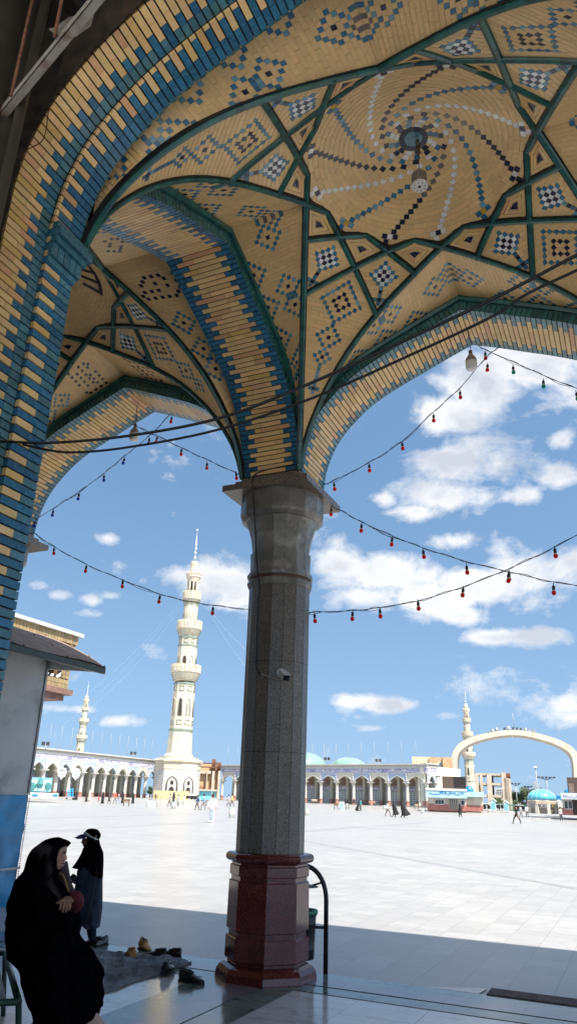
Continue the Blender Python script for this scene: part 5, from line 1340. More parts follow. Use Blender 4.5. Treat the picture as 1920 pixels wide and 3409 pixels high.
# ------------------------------------------------------------------ minarets
def minaret(label, x, y0, D, ytip, group=None, dome=False, vtx=8):
    # sizes read off the near tower (rows yy and widths ww of one enlarged view), turned into metres there
    B, _, _ = frame(584, 160); B.z = zpix(B.x, B.y, 2521)
    f = Far(x, D); P = f.P; P.z = zpix(P.x, P.y, y0)
    zy = lambda yy: zpix(B.x, B.y, 1733 + .6415 * yy) - B.z
    k = (zpix(P.x, P.y, ytip) - P.z) / zy(46)
    def z(yy): return zy(yy) * k
    def r(ww, yy): return ww * .6415 / 2 * mpp(V(B.x, B.y, B.z + zy(yy))) * k * .965
    o = thing('minaret', label, 'minaret', tuple(P), f.rz, group); ph = -PI / 2 + R(vtx)
    def oc(mb, prof, mi=0, n=8): mb.lathe([(r(w, y), z(y)) for w, y in prof], n, ph=ph, mi=mi)
    def part(name, prof, m=None, n=8): mb = MB(); oc(mb, prof, 0, n); return mb.build(name, m or M_CREAM, o)
    part('lower_shaft', [(158, 1236), (158, 1226), (150, 1219), (136, 1211), (134, 1195), (125, 1095)])
    part('middle_shaft', [(123, 1085), (116, 850)]); part('upper_shaft', [(106, 765), (102, 600)]); part('top_shaft', [(77, 530), (74, 425)], n=20)
    for w, y in ((133, 1090), (122, 851), (108, 653), (108, 610), (80, 441)): part('band', [(w - 4, y + 6), (w, y + 5), (w, y - 4), (w - 4, y - 6)], M_GRNB)
    def balcony(w, ybot, ytop, win, yin, nn):
        mb = MB(); S = 5
        for s in range(S):
            f0, f1 = (s / S) ** .8, ((s + 1) / S) ** .8; w0, w1 = win + (w - win) * f0, win + (w - win) * f1; a0, a1 = yin + (ybot - yin) * s / S, yin + (ybot - yin) * (s + 1) / S
            oc(mb, [(w0, a0), (w1 - 1.5, a1 + (a0 - a1) * .12), (w1, a1)], 0, 16)
            for q in range(40):
                a = ph + 2 * PI * (q + .5 * (s % 2)) / 40; rr = r(w1, a1) * .985; mb.box((rr * math.cos(a), rr * math.sin(a), z(a1 * .7 + a0 * .3)), (.10 * k, .10 * k, (z(a1) - z(a0)) * .5), 1, None, a)
        oc(mb, [(w, ybot), (w + 5, ybot - 2), (w + 5, ybot - 6), (w - 2, ybot - 8)], 0, 16); mb.build('balcony', [M_CREAM, M_GRNB], o)
        mb = MB(); rr = r(w, ybot)
        for q in range(nn): a = ph + 2 * PI * (q + .5) / nn; mb.box((rr * math.cos(a), rr * math.sin(a), (z(ybot - 6) + z(ytop)) / 2), (.2 * k, 2 * PI * rr / nn * .72, z(ytop) - z(ybot - 6)), 0, None, a)
        oc(mb, [(w - 8, ybot - 6), (w - 8, ytop + 8)], 0, 16); mb.build('parapet', M_CREAM, o)
    balcony(156, 795, 753, 116, 838, 24); balcony(131, 570, 525, 103, 600, 24); balcony(94, 414, 372, 76, 434, 20)
    mn = MB(); c8 = math.cos(PI / 8)
    for q in range(8):
        a = ph + PI / 8 + q * PI / 4; Ma = Matrix.Rotation(a, 4, 'Z')
        for yy, w, h in ((1052, 26, 24), (877, 24, 24), (630, 20, 20)):
            ap = r({1052: 121, 877: 117, 630: 103}[yy], yy) * c8; hw = r(w, yy); z0, z1 = z(yy + h / 2), z(yy - h / 2)
            P4 = [Ma @ V(ap + .03 * k, u, b) for u, b in ((-hw, z0), (hw, z0), (hw, z1), (-hw, z1))]; mp_ = MB(); mp_.tube(P4 + [P4[0]], .10 * k, 4); mp_.build('square_panel', M_GRNB, o)
        def niche(yb, yt, w, wap, dark):
            ap = r(wap, yb) * c8; hw = r(w, yb); z0, z1 = z(yb), z(yt)
            pts = [(-hw, z0), (hw, z0), (hw, z1 - hw * 1.5), (hw * .7, z1 - hw * .6), (0, z1), (-hw * .7, z1 - hw * .6), (-hw, z1 - hw * 1.5)]
            if dark: md = MB(); md.prism([(u * .85, b) for u, b in pts], ap - .1, ap + .04 * k, 0, None, lambda u, b, h: Ma @ V(h, u, b)); md.build('window', M_DARKW, o)
            for e in (1.0, 1.45) if yb > 900 else (1.12,):
                E_ = [Ma @ V(ap + .05 * k, u * e, z0 + (b - z0) * (.96 + .04 * e)) for u, b in pts[1:] + pts[:1]]; mn.tube(E_, .075 * k, 4, 0 if e > 1.2 else 1)
        niche(1020, 928, 16, 120, q % 2 == 1); niche(752, 709, 17, 105, q % 2 == 1); niche(524, 480, 15, 78, q % 2 == 1)
    mn.build('niche_frame', [M_CREAM, M_GRNB], o)
    mb = MB()
    for q in range(8): a = ph + q * PI / 4; rr = r(52, 345); mb.tube([V(rr * math.cos(a), rr * math.sin(a), z(385)), V(rr * math.cos(a), rr * math.sin(a), z(318))], r(9, 345), 8)
    mb.lathe([(r(26, 345), z(390)), (r(26, 345), z(315))], 8, mi=1); mb.build('lantern', [M_CREAM, M_DARKW], o)
    mb = MB(); oc(mb, [(60, 321), (62, 316), (70, 303), (78, 297), (80, 292), (80, 287), (72, 285)], 0, 20)
    for q in range(14): a = 2 * PI * q / 14; rr = r(71, 280); mb.ball((rr * math.cos(a), rr * math.sin(a), z(279)), r(15, 280), 8, 5, sc=(1, 1, 1.15))
    mb.build('crown', M_CREAM, o); mb = MB()
    if dome: mb.lathe([(r(w, y), z(y)) for w, y in ((46, 287), (38, 272), (46, 258), (47, 246), (34, 229), (10, 216), (4, 210))], 18, sm=True)
    else: mb.lathe([(r(w, y), z(y)) for w, y in ((48, 287), (40, 268), (37, 245), (37, 226), (40, 222), (34, 216), (8, 212))], 18, sm=True)
    mb.build('cap', bpy.data.materials.get('stained cap') or mat('stained cap', (.70, .55, .38), .6), o)
    mb = MB(); pr = [(5, 213)]
    for yy, w in ((194, 17), (168, 14), (146, 12), (126, 11), (108, 10), (90, 7)): pr += [(3, yy + 9), (w, yy + 2), (w, yy - 2), (3, yy - 9)]
    pr += [(2.2, 58), (8, 50), (7, 46), (1, 43)]
    mb.lathe([(r(w, y), z(y)) for w, y in pr], 10, sm=True); mb.build('finial', bpy.data.materials.get('pale metal finial') or mat('pale metal finial', (.6, .62, .62), .35, metal=.3), o)
    return o, f, k
Mn, fM, kM = minaret('tall cream minaret with three balconies, the nearest tower, left of the column', 584, 2520, 160, 1763)
minaret('small distant minaret at far left, low over the arcade roof', 246, 2560, 372, 2269, dome=True)
minaret('distant minaret on the right, rising through the big white arch', 1567, 2640, 345, 2289, dome=True)
# pedestal of the near minaret
o = thing('minaret_pedestal', 'white brick eight sided base building under the tall minaret', 'pedestal', (fM.P.x, fM.P.y, 0), fM.rz)
zp = lambda y: zpix(fM.P.x, fM.P.y - 3.5, y); g0_ = zp(2664); ph = -PI / 2 + R(10)
def pedmat():
    m, nt, b = newmat('white block masonry'); tc = nt.nodes.new('ShaderNodeTexCoord'); mp = nt.nodes.new('ShaderNodeMapping'); mp.inputs['Rotation'].default_value = (R(90), 0, 0)
    sp = nt.nodes.new('ShaderNodeSeparateXYZ'); nt.links.new(tc.outputs['Object'], sp.inputs[0]); cb = nt.nodes.new('ShaderNodeCombineXYZ'); nt.links.new(sp.outputs[0], cb.inputs[0]); nt.links.new(sp.outputs[2], cb.inputs[1])
    br = nt.nodes.new('ShaderNodeTexBrick'); nt.links.new(cb.outputs[0], br.inputs['Vector']); br.inputs['Color1'].default_value = (.66, .64, .6, 1); br.inputs['Color2'].default_value = (.58, .56, .53, 1); br.inputs['Mortar'].default_value = (.22, .22, .22, 1)
    br.inputs['Scale'].default_value = 1; br.inputs['Brick Width'].default_value = .9; br.inputs['Row Height'].default_value = .42; br.inputs['Mortar Size'].default_value = .028
    nt.links.new(br.outputs[0], b.inputs['Base Color']); b.inputs['Roughness'].default_value = .7; return m
def oc(mb, prof, mi=0): mb.lathe([(r, z) for r, z in prof], 8, ph=ph, mi=mi)
mb = MB(); oc(mb, [(4.7, g0_ - .6), (4.7, zp(2560))]); mb.build('wall', pedmat(), o)
mb = MB(); oc(mb, [(4.72, zp(2560)), (4.78, zp(2559)), (4.8, zp(2537)), (5.1, zp(2535)), (5.15, zp(2529)), (4.9, zp(2527)), (4.2, zp(2523)), (4.3, zp(2519))]); mb.build('cornice', M_CREAM, o)
for q in (0, 7):
    a = ph + PI / 8 + q * PI / 4; Ma = Matrix.Rotation(a, 4, 'Z'); ap = 4.7 * math.cos(PI / 8)
    zz0, zz1 = g0_ + 1.4, zp(2583)
    mb = MB(); w = 1.15
    outl = [(-w, zz0), (-w, zz1 - 1.3), (-w * .75, zz1 - .6), (0, zz1), (w * .75, zz1 - .6), (w, zz1 - 1.3), (w, zz0)]
    for e in (1.0, .86): mb.tube([Ma @ V(ap + .03, u * e, zz0 + (b - zz0) * (.94 + .06 * e)) for u, b in outl], .07, 5)
    sm = [(u * .42, g0_ + 1.4 + (b - zz0) * .36) for u, b in outl]; mb.tube([Ma @ V(ap + .03, u, b) for u, b in sm], .08, 5); mb.build('arch_moulding', mat('dark moulding line', (.13, .12, .11), .6), o)
    mb = MB(); mb.prism([(u * .72, b) for u, b in sm], ap - .05, ap + .02, 0, None, lambda u, b, h, Ma=Ma: Ma @ V(h, u, b)); mb.prism([(.34 * math.cos(t), zz1 - 1.25 + .45 * math.sin(t)) for t in [PI * s / 6 for s in range(12)]], ap - .05, ap + .03, 0, None, lambda u, b, h, Ma=Ma: Ma @ V(h, u, b)); mb.build('window', M_DARKW, o)
# dotted light strings from the minaret
M_DOT = mat('white string bulb', (.85, .85, .85), .5, .02)
def dots(label, a, b, D0, D1, sag=.0, n=80):
    A_, B2 = atD(*a, D0), atD(*b, D1); mb = MB()
    for i in range(n):
        t = i / (n - 1); p = A_.lerp(B2, t) - V(0, 0, sag * 4 * t * (1 - t)); mb.box(tuple(p), (.042, .042, .042))
    tag(mb.build('festoon_string', M_DOT), label, 'festoon lights', 'strings of white bulbs from the minaret')
dots('upper string of white bulbs from the minaret down to the left', (598, 2005), (275, 2322), 158, 135, 1.2); dots('middle string of white bulbs from the minaret down to the left', (600, 2012), (205, 2420), 158, 128, 1.5); dots('lower string of white bulbs from the minaret down to the left', (602, 2020), (262, 2385), 158, 132, 2.2)
dots('left string of white bulbs falling right from the minaret', (705, 2052), (835, 2240), 158, 150, .6, 70); dots('right string of white bulbs falling right from the minaret', (712, 2048), (850, 2190), 158, 150, .5, 70)

# ------------------------------------------------------------------ unfinished building, hoarding, container
f = Far(686, 172, 2656); o = f.thing('unfinished_building', 'half built brick and concrete block with rusty bars, between minaret and column', 'building')
mb = MB(); f.box(mb, *(c2(690, 0)[0], c2(1075, 0)[0]), c2(0, 920)[1], c2(0, 450)[1], 1.2, 8); mb.build('wall', M_BRK, o)
mb = MB()
for xa, xb, yt in ((695, 755, 395), (865, 905, 580), (945, 1005, 370), (1030, 1085, 420)): f.box(mb, c2(xa, 0)[0], c2(xb, 0)[0], c2(0, 930)[1], c2(0, 540)[1], 0, 1.2); 
f.box(mb, c2(760, 0)[0], c2(950, 0)[0], c2(0, 575)[1], c2(0, 540)[1], .3, 1.2); mb.build('concrete_frame', M_CONC, o)
mb = MB()
for xa, xb, yt in ((730, 770, 392), (962, 1008, 368), (1032, 1085, 412)):
    for q in range(6): x = xa + (xb - xa) * q / 5; u, z0 = f.uz(*c2(x, 545)); _, z1 = f.uz(*c2(x, yt + 14 * (q % 2))); mb.tube([V(u, .2, z0), V(u, .2, z1)], .10, 4)
for q in range(2): f.box(mb, c2(765, 0)[0], c2(1040, 0)[0], c2(0, 490 - 55 * q)[1], c2(0, 482 - 55 * q)[1], .1, .2)
mb.build('rebar', M_RUSTY, o)
mb = MB(); 
for q in range(4): f.box(mb, c2(765 + 22 * q, 0)[0], c2(778 + 22 * q, 0)[0], c2(0, 778)[1], c2(0, 740)[1], 1.0, 1.2)
mb.build('red_panel', M_REDB, o)
f = Far(690, 150, 2662); o = f.thing('site_cabin', 'cyan site cabin in front of the half built block', 'cabin')
mb = MB(); f.box(mb, 661, 705, 2662, 2632, 0, 3); f.box(mb, 705.5, 719, 2662, 2633, .4, 3); mb.build('body', M_CYAN, o); mb = MB(); f.box(mb, 656, 722, 2632, 2629, -.5, 3.2); mb.build('roof', M_CONC, o)
f = Far(560, 152, 2662); o = f.thing('hoarding', 'low sand coloured hoarding round the foot of the minaret base', 'hoarding')
mb = MB(); f.box(mb, 511, 593, 2662, 2634, 0, .15); f.box(mb, 594, 630, 2663, 2634.5, 1.0, 1.15); mb.build('panel', mat('sand hoarding', (.60, .44, .25), .8, .12, .5), o)
mb = MB(); 
for x in range(512, 630, 16): f.box(mb, x, x + 1.2, 2662, 2633.5, -.06, -.0)
mb.build('batten', mat('sand batten', (.48, .35, .2), .8), o)
f = Far(640, 149, 2664); o = f.thing('rubble_pile', 'dark heap of scrap beside the cyan cabin', 'scrap heap'); mb = MB()
for q in range(26): mb.box((random.uniform(-.9, .9), random.uniform(-.3, .3), random.uniform(.1, .7)), (random.uniform(.2, .6), .4, random.uniform(.1, .4)), rz=random.uniform(0, 3))
mb.build('scrap', mat('dark scrap', (.03, .03, .032), .8), o)

# ------------------------------------------------------------------ domes behind the arcade
M_NET = mat('pale green dome net', (.15, .33, .27), .5, .15, .3)
for lab, x, yt, wpx, D in (('pale green netted dome half hidden by the column', 1008, 2506, 76, 215), ('pale green netted dome lower and further right behind the arcade', 1160, 2523, 64, 215)):
    f = Far(x, D); r = wpx * D / 2592 * 1.0; zt_ = zpix(f.P.x, f.P.y, yt); f.P.z = zt_ - r * .62; o = f.thing('dome', lab, 'dome')
    mb = MB(); mb.ball((0, 0, 0), r, 32, 16, sc=(1, 1, .62)); mb.build('shell', M_NET, o); mb = MB()
    for q in range(26):
        for s in (1, -1): mb.tube([V(r * 1.006 * math.cos(t) * math.cos(q * 2 * PI / 26 + s * t * .9), r * 1.006 * math.cos(t) * math.sin(q * 2 * PI / 26 + s * t * .9), r * .624 * math.sin(t)) for t in [PI / 2 * e / 12 for e in range(13)]], .05, 4)
    mb.build('net', mat('grey green net', (.36, .46, .42), .6) if 'grey green net' not in bpy.data.materials else bpy.data.materials['grey green net'], o)

# ------------------------------------------------------------------ right hand group
f = Far(1440, 175, 2668); o = f.thing('brick_building', 'plain buff brick block with a pointed stained window beside the white arch', 'building')
mb = MB(); f.box(mb, 1375, 1434, 2668, 2520, 1.0, 10); mb.build('plain_wing', mat('plain buff render', (.66, .53, .36), .85, .08, .3), o)
mb = MB(); f.box(mb, 1433, 1452, 2668, 2520.5, 0, 9); f.box(mb, 1478, 1503, 2668, 2521, .1, 9); f.box(mb, 1450, 1480, 2668, 2522, .8, 9); mb.build('wall', M_BRK, o)
def pwin(f, o, xc, w, yb, yt, v, m, fr, name='window'):
    u0, z0 = f.uz(xc - w, yb, v); u1, z1 = f.uz(xc + w, yt, v); c = (u0 + u1) / 2; h = (u1 - u0) / 2
    pts = [(c - h, z0), (c + h, z0), (c + h, z1 - h * 1.1), (c + h * .55, z1 - h * .4), (c, z1), (c - h * .55, z1 - h * .4), (c - h, z1 - h * 1.1)]
    mb = MB(); mb.prism(pts, v - .06, v - .01, 0, None, lambda a, b, hh: V(a, hh, b)); w_ = mb.build(name, m, o)
    mb = MB(); q = [V(c + (a - c) * 1.12, v - .1, z0 + (b - z0) * 1.04) for a, b in pts]; mb.tube(q + [q[0]], .13, 4); mb.tube([V(c, v - .08, z0), V(c, v - .08, z1)], .05, 4)
    for e in (.3, .55): mb.tube([V(c - h, v - .08, z0 + (z1 - z0) * e), V(c + h, v - .08, z0 + (z1 - z0) * e)], .05, 4)
    mb.build('frame', fr, w_)
pwin(f, o, 1466, 9, 2567, 2538, .8, mat('teal stained glass', (.07, .19, .20), .2, .4, 3), M_WHT); 
mb = MB(); f.box(mb, 1456, 1472, 2627, 2595, .6, .8); mb.build('window', M_WHT, o); mb = MB(); f.box(mb, 1459, 1468, 2625, 2598, .5, .6); mb.build('pane', M_DKGL, o)
# white arch
f = Far(1716, 190, 2668); o = f.thing('gateway_arch', 'giant smooth white concrete arch over the right side of the square', 'arch')
outer = [(1503, 2720), (1501, 2640), (1500, 2560), (1502, 2520), (1508, 2500), (1520, 2482), (1540, 2466), (1575, 2451), (1620, 2440), (1670, 2432), (1711, 2430), (1755, 2434), (1800, 2444), (1850, 2459), (1890, 2478), (1912, 2496), (1926, 2520), (1931, 2560), (1934, 2640), (1936, 2720)]
inner = [(1522, 2720), (1521, 2640), (1520, 2560), (1521, 2525), (1527, 2508), (1538, 2494), (1556, 2481), (1586, 2468), (1626, 2457), (1672, 2449), (1711, 2447), (1752, 2451), (1795, 2461), (1842, 2476), (1876, 2493), (1894, 2508), (1904, 2528), (1908, 2562), (1911, 2640), (1913, 2720)]
PO = catrom([V(*f.uz(x, y), 0) for x, y in outer], 4); PI_ = catrom([V(*f.uz(x, y), 0) for x, y in inner], 4)
mb = MB(); dp = 7.5; rg = []
for a, b in zip(PO, PI_): rg.append([V(a.x, 0, a.y), V(b.x, 0, b.y), V(b.x, 1.6, b.y), V(b.x + (a.x - b.x) * .3, 1.8, b.y + (a.y - b.y) * .3), V(b.x + (a.x - b.x) * .3, 3.0, b.y + (a.y - b.y) * .3), V(b.x, 3.2, b.y), V(b.x, dp, b.y), V(a.x, dp, a.y)])
mb.loft(rg, 0, None, False, True, True); mb.build('span', mat('white arch concrete', (.56, .52, .45), .6, .06, .2, dirt=((.50, .40, .27), .45)), o)
mb = MB(); mb.tube([V(*((lambda q: (q[0], .6, q[1]))(f.uz(x, y)))) for x, y in ((1622, 2438), (1660, 2429), (1711, 2425), (1750, 2428), (1780, 2438))], .10, 5); mb.build('rail', M_POLE, o)
for x, y, w in ((1638, 2431, 4), (1651, 2426, 4), (1678, 2425, 3), (1691, 2422, 4), (1706, 2424, 3), (1719, 2425, 3), (1732, 2426, 3), (1747, 2427, 4), (1760, 2431, 4), (1775, 2432, 4)):
    u, z = f.uz(x, y); mb = MB(); mb.box(None, (w * 2 * .07, .5, w * 2 * .075), M=Matrix.Translation((u, .6, z)) @ Matrix.Rotation(random.uniform(-.5, .5), 4, 'X') @ Matrix.Rotation(random.uniform(-.5, .5), 4, 'Z')); mb.build('floodlight', M_DKGL if w == 3 else M_POLE, o)
u, z = f.uz(1711, 2424); mb = MB(); mb.tube([V(u, .6, z), V(u - .2, .6, z + 3.6)], .07, 5); mb.build('mast', M_POLE, o)
# ticket building with its screen
f = Far(1500, 128, 2696); o = f.thing('ticket_building', 'low ticket building with light blue tiled eaves and a brick red base', 'building')
mb = MB(); f.box(mb, 1424, 1550, 2668, 2650, 0, 9); f.box(mb, 1551, 1605, 2690, 2648, 3, 12); f.box(mb, 1424, 1550, 2694, 2668, .02, 9); mb.build('wall', mat('marbled cream wall', (.52, .47, .40), .6, .2, .9), o)
mb = MB(); f.box(mb, 1422, 1552, 2697, 2679, -.08, 2); f.box(mb, 1552, 1606, 2700, 2682, 2.9, 4); mb.build('dado', M_PINKD, o)
mb = MB(); f.box(mb, 1416, 1552, 2654, 2628, -1.0, 6); f.box(mb, 1552, 1609, 2652, 2637, 2.2, 8); ea = mb.build('eaves', M_CYANL if 0 else mat('light blue eaves tile', (.34, .52, .57), .5, .15, 1.2), o)
mb = MB(); u0, z0 = f.uz(1428, 2646, -1); u1, z1 = f.uz(1546, 2634, -1); scribble(mb, u0, u1, z0, z1, -1.03, 5); mb.build('pattern_band', M_BLUED, ea); mb = MB(); f.box(mb, 1415, 1553, 2630, 2627, -1.1, 6); mb.build('eaves_cap', M_WHT, ea)
for xa, xb, ya, yb in ((1447, 1477, 2678, 2662), (1533, 1546, 2682, 2664), (1486, 1489, 2678, 2660)):
    mb = MB(); f.box(mb, xa, xb, ya, yb, -.14, 0); w_ = mb.build('window', M_WHT, o); mb = MB(); n = 3 if xb - xa > 20 else 1
    for q in range(n): f.box(mb, xa + 1.5 + (xb - xa - 1) * q / n, xa - .5 + (xb - xa - 1) * (q + 1) / n, ya - 2, yb + 2, -.2, -.14)
    mb.build('pane', M_DKGL, w_)
mb = MB(); f.box(mb, 1496, 1523, 2694, 2659, -.12, 0); dr_ = mb.build('door', M_DKGL, o); mb = MB()
for q in range(5): f.box(mb, 1495 + q * 6.7, 1496 + q * 6.7, 2694, 2658, -.2, -.12)
mb.build('door_frame', M_CONC, dr_)
for xa, xb in ((1444, 1477), (1496, 1524)):
    mb = MB(); f.box(mb, xa, xb, 2659, 2650, -.2, -.05); u0, z0 = f.uz(xa + 1, 2658, -.2); u1, z1 = f.uz(xb - 1, 2651, -.2); scribble(mb, u0, u1, z0, z1, -.22, int(xa), 1); mb.build('sign', [M_WHT, M_INS], o)
f2 = Far(1500, 132, 2640); o = f2.thing('led_screen', 'dark brown box with a black display standing on the ticket building roof', 'screen')
mb = MB(); f2.box(mb, 1472, 1507, 2633, 2585, 0, 5); mb.build('case', M_BROWNBOX, o); mb = MB(); f2.box(mb, 1507, 1548, 2632, 2586, .1, 5); s_ = mb.build('display', M_SCREEN, o); mb = MB()
for q in range(6): f2.box(mb, 1508, 1546, 2630 - q * 8, 2629.4 - q * 8, .04, .1)
mb.build('display_rib', M_BROWNBOX, s_)
f2 = Far(1562, 150, 2640); o = f2.thing('dome', 'small blue dome behind the dark screen box', 'dome'); mb = MB(); r = 15 * 150 / 2592; mb.ball((0, 0, f2.uz(1562, 2634)[1]), r, 20, 12, sc=(1, 1, 1.1)); mb.build('shell', M_BLUED, o); mb = MB(); u, z = f2.uz(1562, 2634); mb.lathe([(r * 1.05, z - 2), (r * 1.05, z - .1)], 20); mb.build('drum', M_CONC, o)
# concrete skeleton
f = Far(1640, 165, 2696); o = f.thing('concrete_frame_building', 'unfinished open concrete frame of three storeys behind the ticket building', 'building')
mb = MB()
for y in (2578, 2610, 2650): f.box(mb, 1584, 1678, y + 2.5, y - 2.5, 0, 10)
mb.build('floor_slab', M_CONC, o)
for xa, xb, yb, yt in ((1584, 1590, 2700, 2575), (1626, 1634, 2700, 2576), (1676, 1682, 2700, 2572), (1683, 1691, 2700, 2590), (1692, 1698, 2702, 2592), (1600, 1604, 2660, 2577)):
    mb = MB(); f.box(mb, xa, xb, yb, yt, -.2, .7); mb.build('pillar', M_CONC, o)
mb = MB()
for x in range(1678, 1698, 3): u, z0 = f.uz(x, 2594); _, z1 = f.uz(x, 2573 + (x % 2) * 3); mb.tube([V(u, .3, z0), V(u, .3, z1)], .13, 4)
mb.build('rebar', M_RUSTY, o); mb = MB(); f.box(mb, 1632, 1640, 2650, 2578, 3, 3.4); f.box(mb, 1590, 1607, 2640, 2615, 4, 4.3); mb.build('infill', M_RUSTY, o)
# trees
M_LEAF = mat('dusty green foliage', (.055, .085, .035), .7, .45, 1.2, bmp=0); M_BARK = mat('grey brown bark', (.12, .09, .065), .9)
def tree(label, x, yb, yt, w, D, seed, group='trees beyond the square'):
    f = Far(x, D, yb); _, H1 = f.uz(x, yt); r = w * D / 2592; o = f.thing('tree', label, 'tree', group); rnd = random.Random(seed); mb = MB()
    mb.tube([V(0, 0, -.5), V(.1, 0, H1 * .35), V(.0, .1, H1 * .7)], lambda t: .22 * (1 - .7 * t), 7)
    for q in range(5): a = rnd.uniform(0, 2 * PI); mb.tube([V(.05, 0, H1 * (.25 + .08 * q)), V(r * .6 * math.cos(a), r * .6 * math.sin(a), H1 * (.5 + .09 * q))], lambda t: .09 * (1 - .8 * t), 5)
    mb.build('trunk', M_BARK, o); mb = MB(); cl = [(rnd.gauss(0, .42), rnd.gauss(0, .42), rnd.uniform(.32, .92)) for _ in range(16)]
    for cx, cy, cz in cl:
        for q in range(90):
            d = V(rnd.gauss(0, 1), rnd.gauss(0, 1), rnd.gauss(0, .8)).normalized() * (rnd.random() ** .4) * r * .40; c = V(cx * r, cy * r, cz * H1) + d
            a = V(rnd.gauss(0, 1), rnd.gauss(0, 1), rnd.gauss(0, 1)).normalized(); b = a.orthogonal().normalized(); s = rnd.uniform(.12, .26) * max(1, r / 3)
            mb.face([c - a * s, c + b * s * .6, c + a * s, c - b * s * .6])
    mb.build('crown', M_LEAF, o)
tree('round dark tree just right of the concrete frame', 1718, 2692, 2640, 22, 200, 1); tree('taller dark tree in the middle behind the dome pavilion', 1748, 2690, 2622, 26, 215, 2); tree('tree close beside the turquoise dome, the right one', 1776, 2688, 2628, 18, 215, 3); tree('low bushy tree at the foot of the concrete frame', 1658, 2698, 2652, 16, 190, 4); tree('low tree between the booths and the pavilion', 1704, 2700, 2668, 20, 175, 5)
tree('small tree glimpsed through the last left arch', 498, 2652, 2618, 10, 210, 6)
# far town blocks beyond the trees
for i, (xa, xb, yt, D, c) in enumerate(((1650, 1672, 2624, 260, (.42, .42, .42)), (1672, 1690, 2640, 300, (.5, .45, .38)), (1790, 1840, 2650, 320, (.48, .46, .43)), (1690, 1735, 2655, 330, (.5, .5, .5)))):
    f = Far((xa + xb) / 2, D, 2690); o = f.thing('town_block', ['grey block of flats seen through the concrete frame', 'tan block behind the concrete frame', 'pale town buildings behind the turquoise dome', 'pale low block behind the round tree'][i], 'building')
    mb = MB(); f.box(mb, xa, xb, 2690, yt, 0, 12); w_ = mb.build('wall', mat('town wall %d' % i, c, .9, .1, .1), o)
    for r in range(4):
        for q in range(4): x = xa + (xb - xa) * (q + .3) / 4; mb = MB(); f.box(mb, x, x + (xb - xa) * .12, yt + 9 + r * 8, yt + 5 + r * 8, -.1, 0); mb.build('window', M_DKGL, w_)
# dome pavilion
f = Far(1802, 118, 2704); o = f.thing('pavilion', 'small pavilion with a ribbed turquoise dome and glazed arches', 'pavilion'); s1 = 118 / 2592
mb = MB(); r = 43 * s1; _, zb1 = f.uz(1802, 2664); _, zt1 = f.uz(1802, 2626); prof = [(r, zb1), (r * .98, zb1 + .5), (r * .88, zb1 + (zt1 - zb1) * .55), (r * .62, zb1 + (zt1 - zb1) * .80), (r * .28, zb1 + (zt1 - zb1) * .95), (.05, zt1)]
mb.lathe(prof, 32, (0, r, 0), 0, 0, None, True); mb.build('dome', M_TURQ, o); mb = MB()
for q in range(16): a = q * PI / 8; mb.tube([V(rr * 1.005 * math.cos(a), r + rr * 1.005 * math.sin(a), z) for rr, z in prof], .05, 4)
mb.build('dome_rib', mat('paler dome rib', (.30, .58, .66), .4), o); mb = MB(); mb.lathe([(.25, zt1 - .1), (.12, zt1 + .1), (.02, zt1 + .35)], 10, (0, r, 0)); mb.build('finial', M_DARKW, o)
mb = MB(); mb.lathe([(r * 1.12, zb1 - .55), (r * 1.15, zb1 - .5), (r * 1.15, zb1 - .1), (r * 1.0, zb1)], 8, (0, r, 0), PI / 8); mb.build('eaves', M_CONC, o)
z0 = -.2
for q in range(8): a = PI / 8 + q * PI / 4; mb = MB(); mb.box((r * 1.02 * math.cos(a), r + r * 1.02 * math.sin(a), (z0 + zb1 - .5) / 2), (.42, .42, zb1 - .5 - z0), 0, None, a); mb.build('pillar', mat('pale pavilion pillar', (.55, .52, .46), .7) if q == 0 else bpy.data.materials['pale pavilion pillar'], o)
for q in range(8):
    a = q * PI / 4; ap = r * 1.0 * math.cos(PI / 8); hw = r * math.sin(PI / 8) * .78; Ma = Matrix.Translation((0, r, 0)) @ Matrix.Rotation(a, 4, 'Z')
    pts = [(-hw, z0)] + [(hw * math.cos(PI - t), (zb1 - .9) * .62 + (zb1 - .9) * .36 * math.sin(t)) for t in [PI * e / 10 for e in range(11)]] + [(hw, z0)]
    mb = MB(); mb.prism(pts, ap - .25, ap - .2, 0, None, lambda u, b, h, Ma=Ma: Ma @ V(h, u, b)); g_ = mb.build('glazing', mat('dusty pavilion glass', (.20, .17, .13), .3, .3, 2) if q == 0 else bpy.data.materials['dusty pavilion glass'], o)
    mb = MB(); mb.tube([Ma @ V(ap - .15, u, b) for u, b in pts[1:-1]], .09, 4)
    for e in range(-3, 4): mb.tube([Ma @ V(ap - .18, e * hw / 3.5, z0), Ma @ V(ap - .18, e * hw / 3.5, zb1 * .75)], .02, 4)
    mb.build('arch_frame', M_STONE, g_)
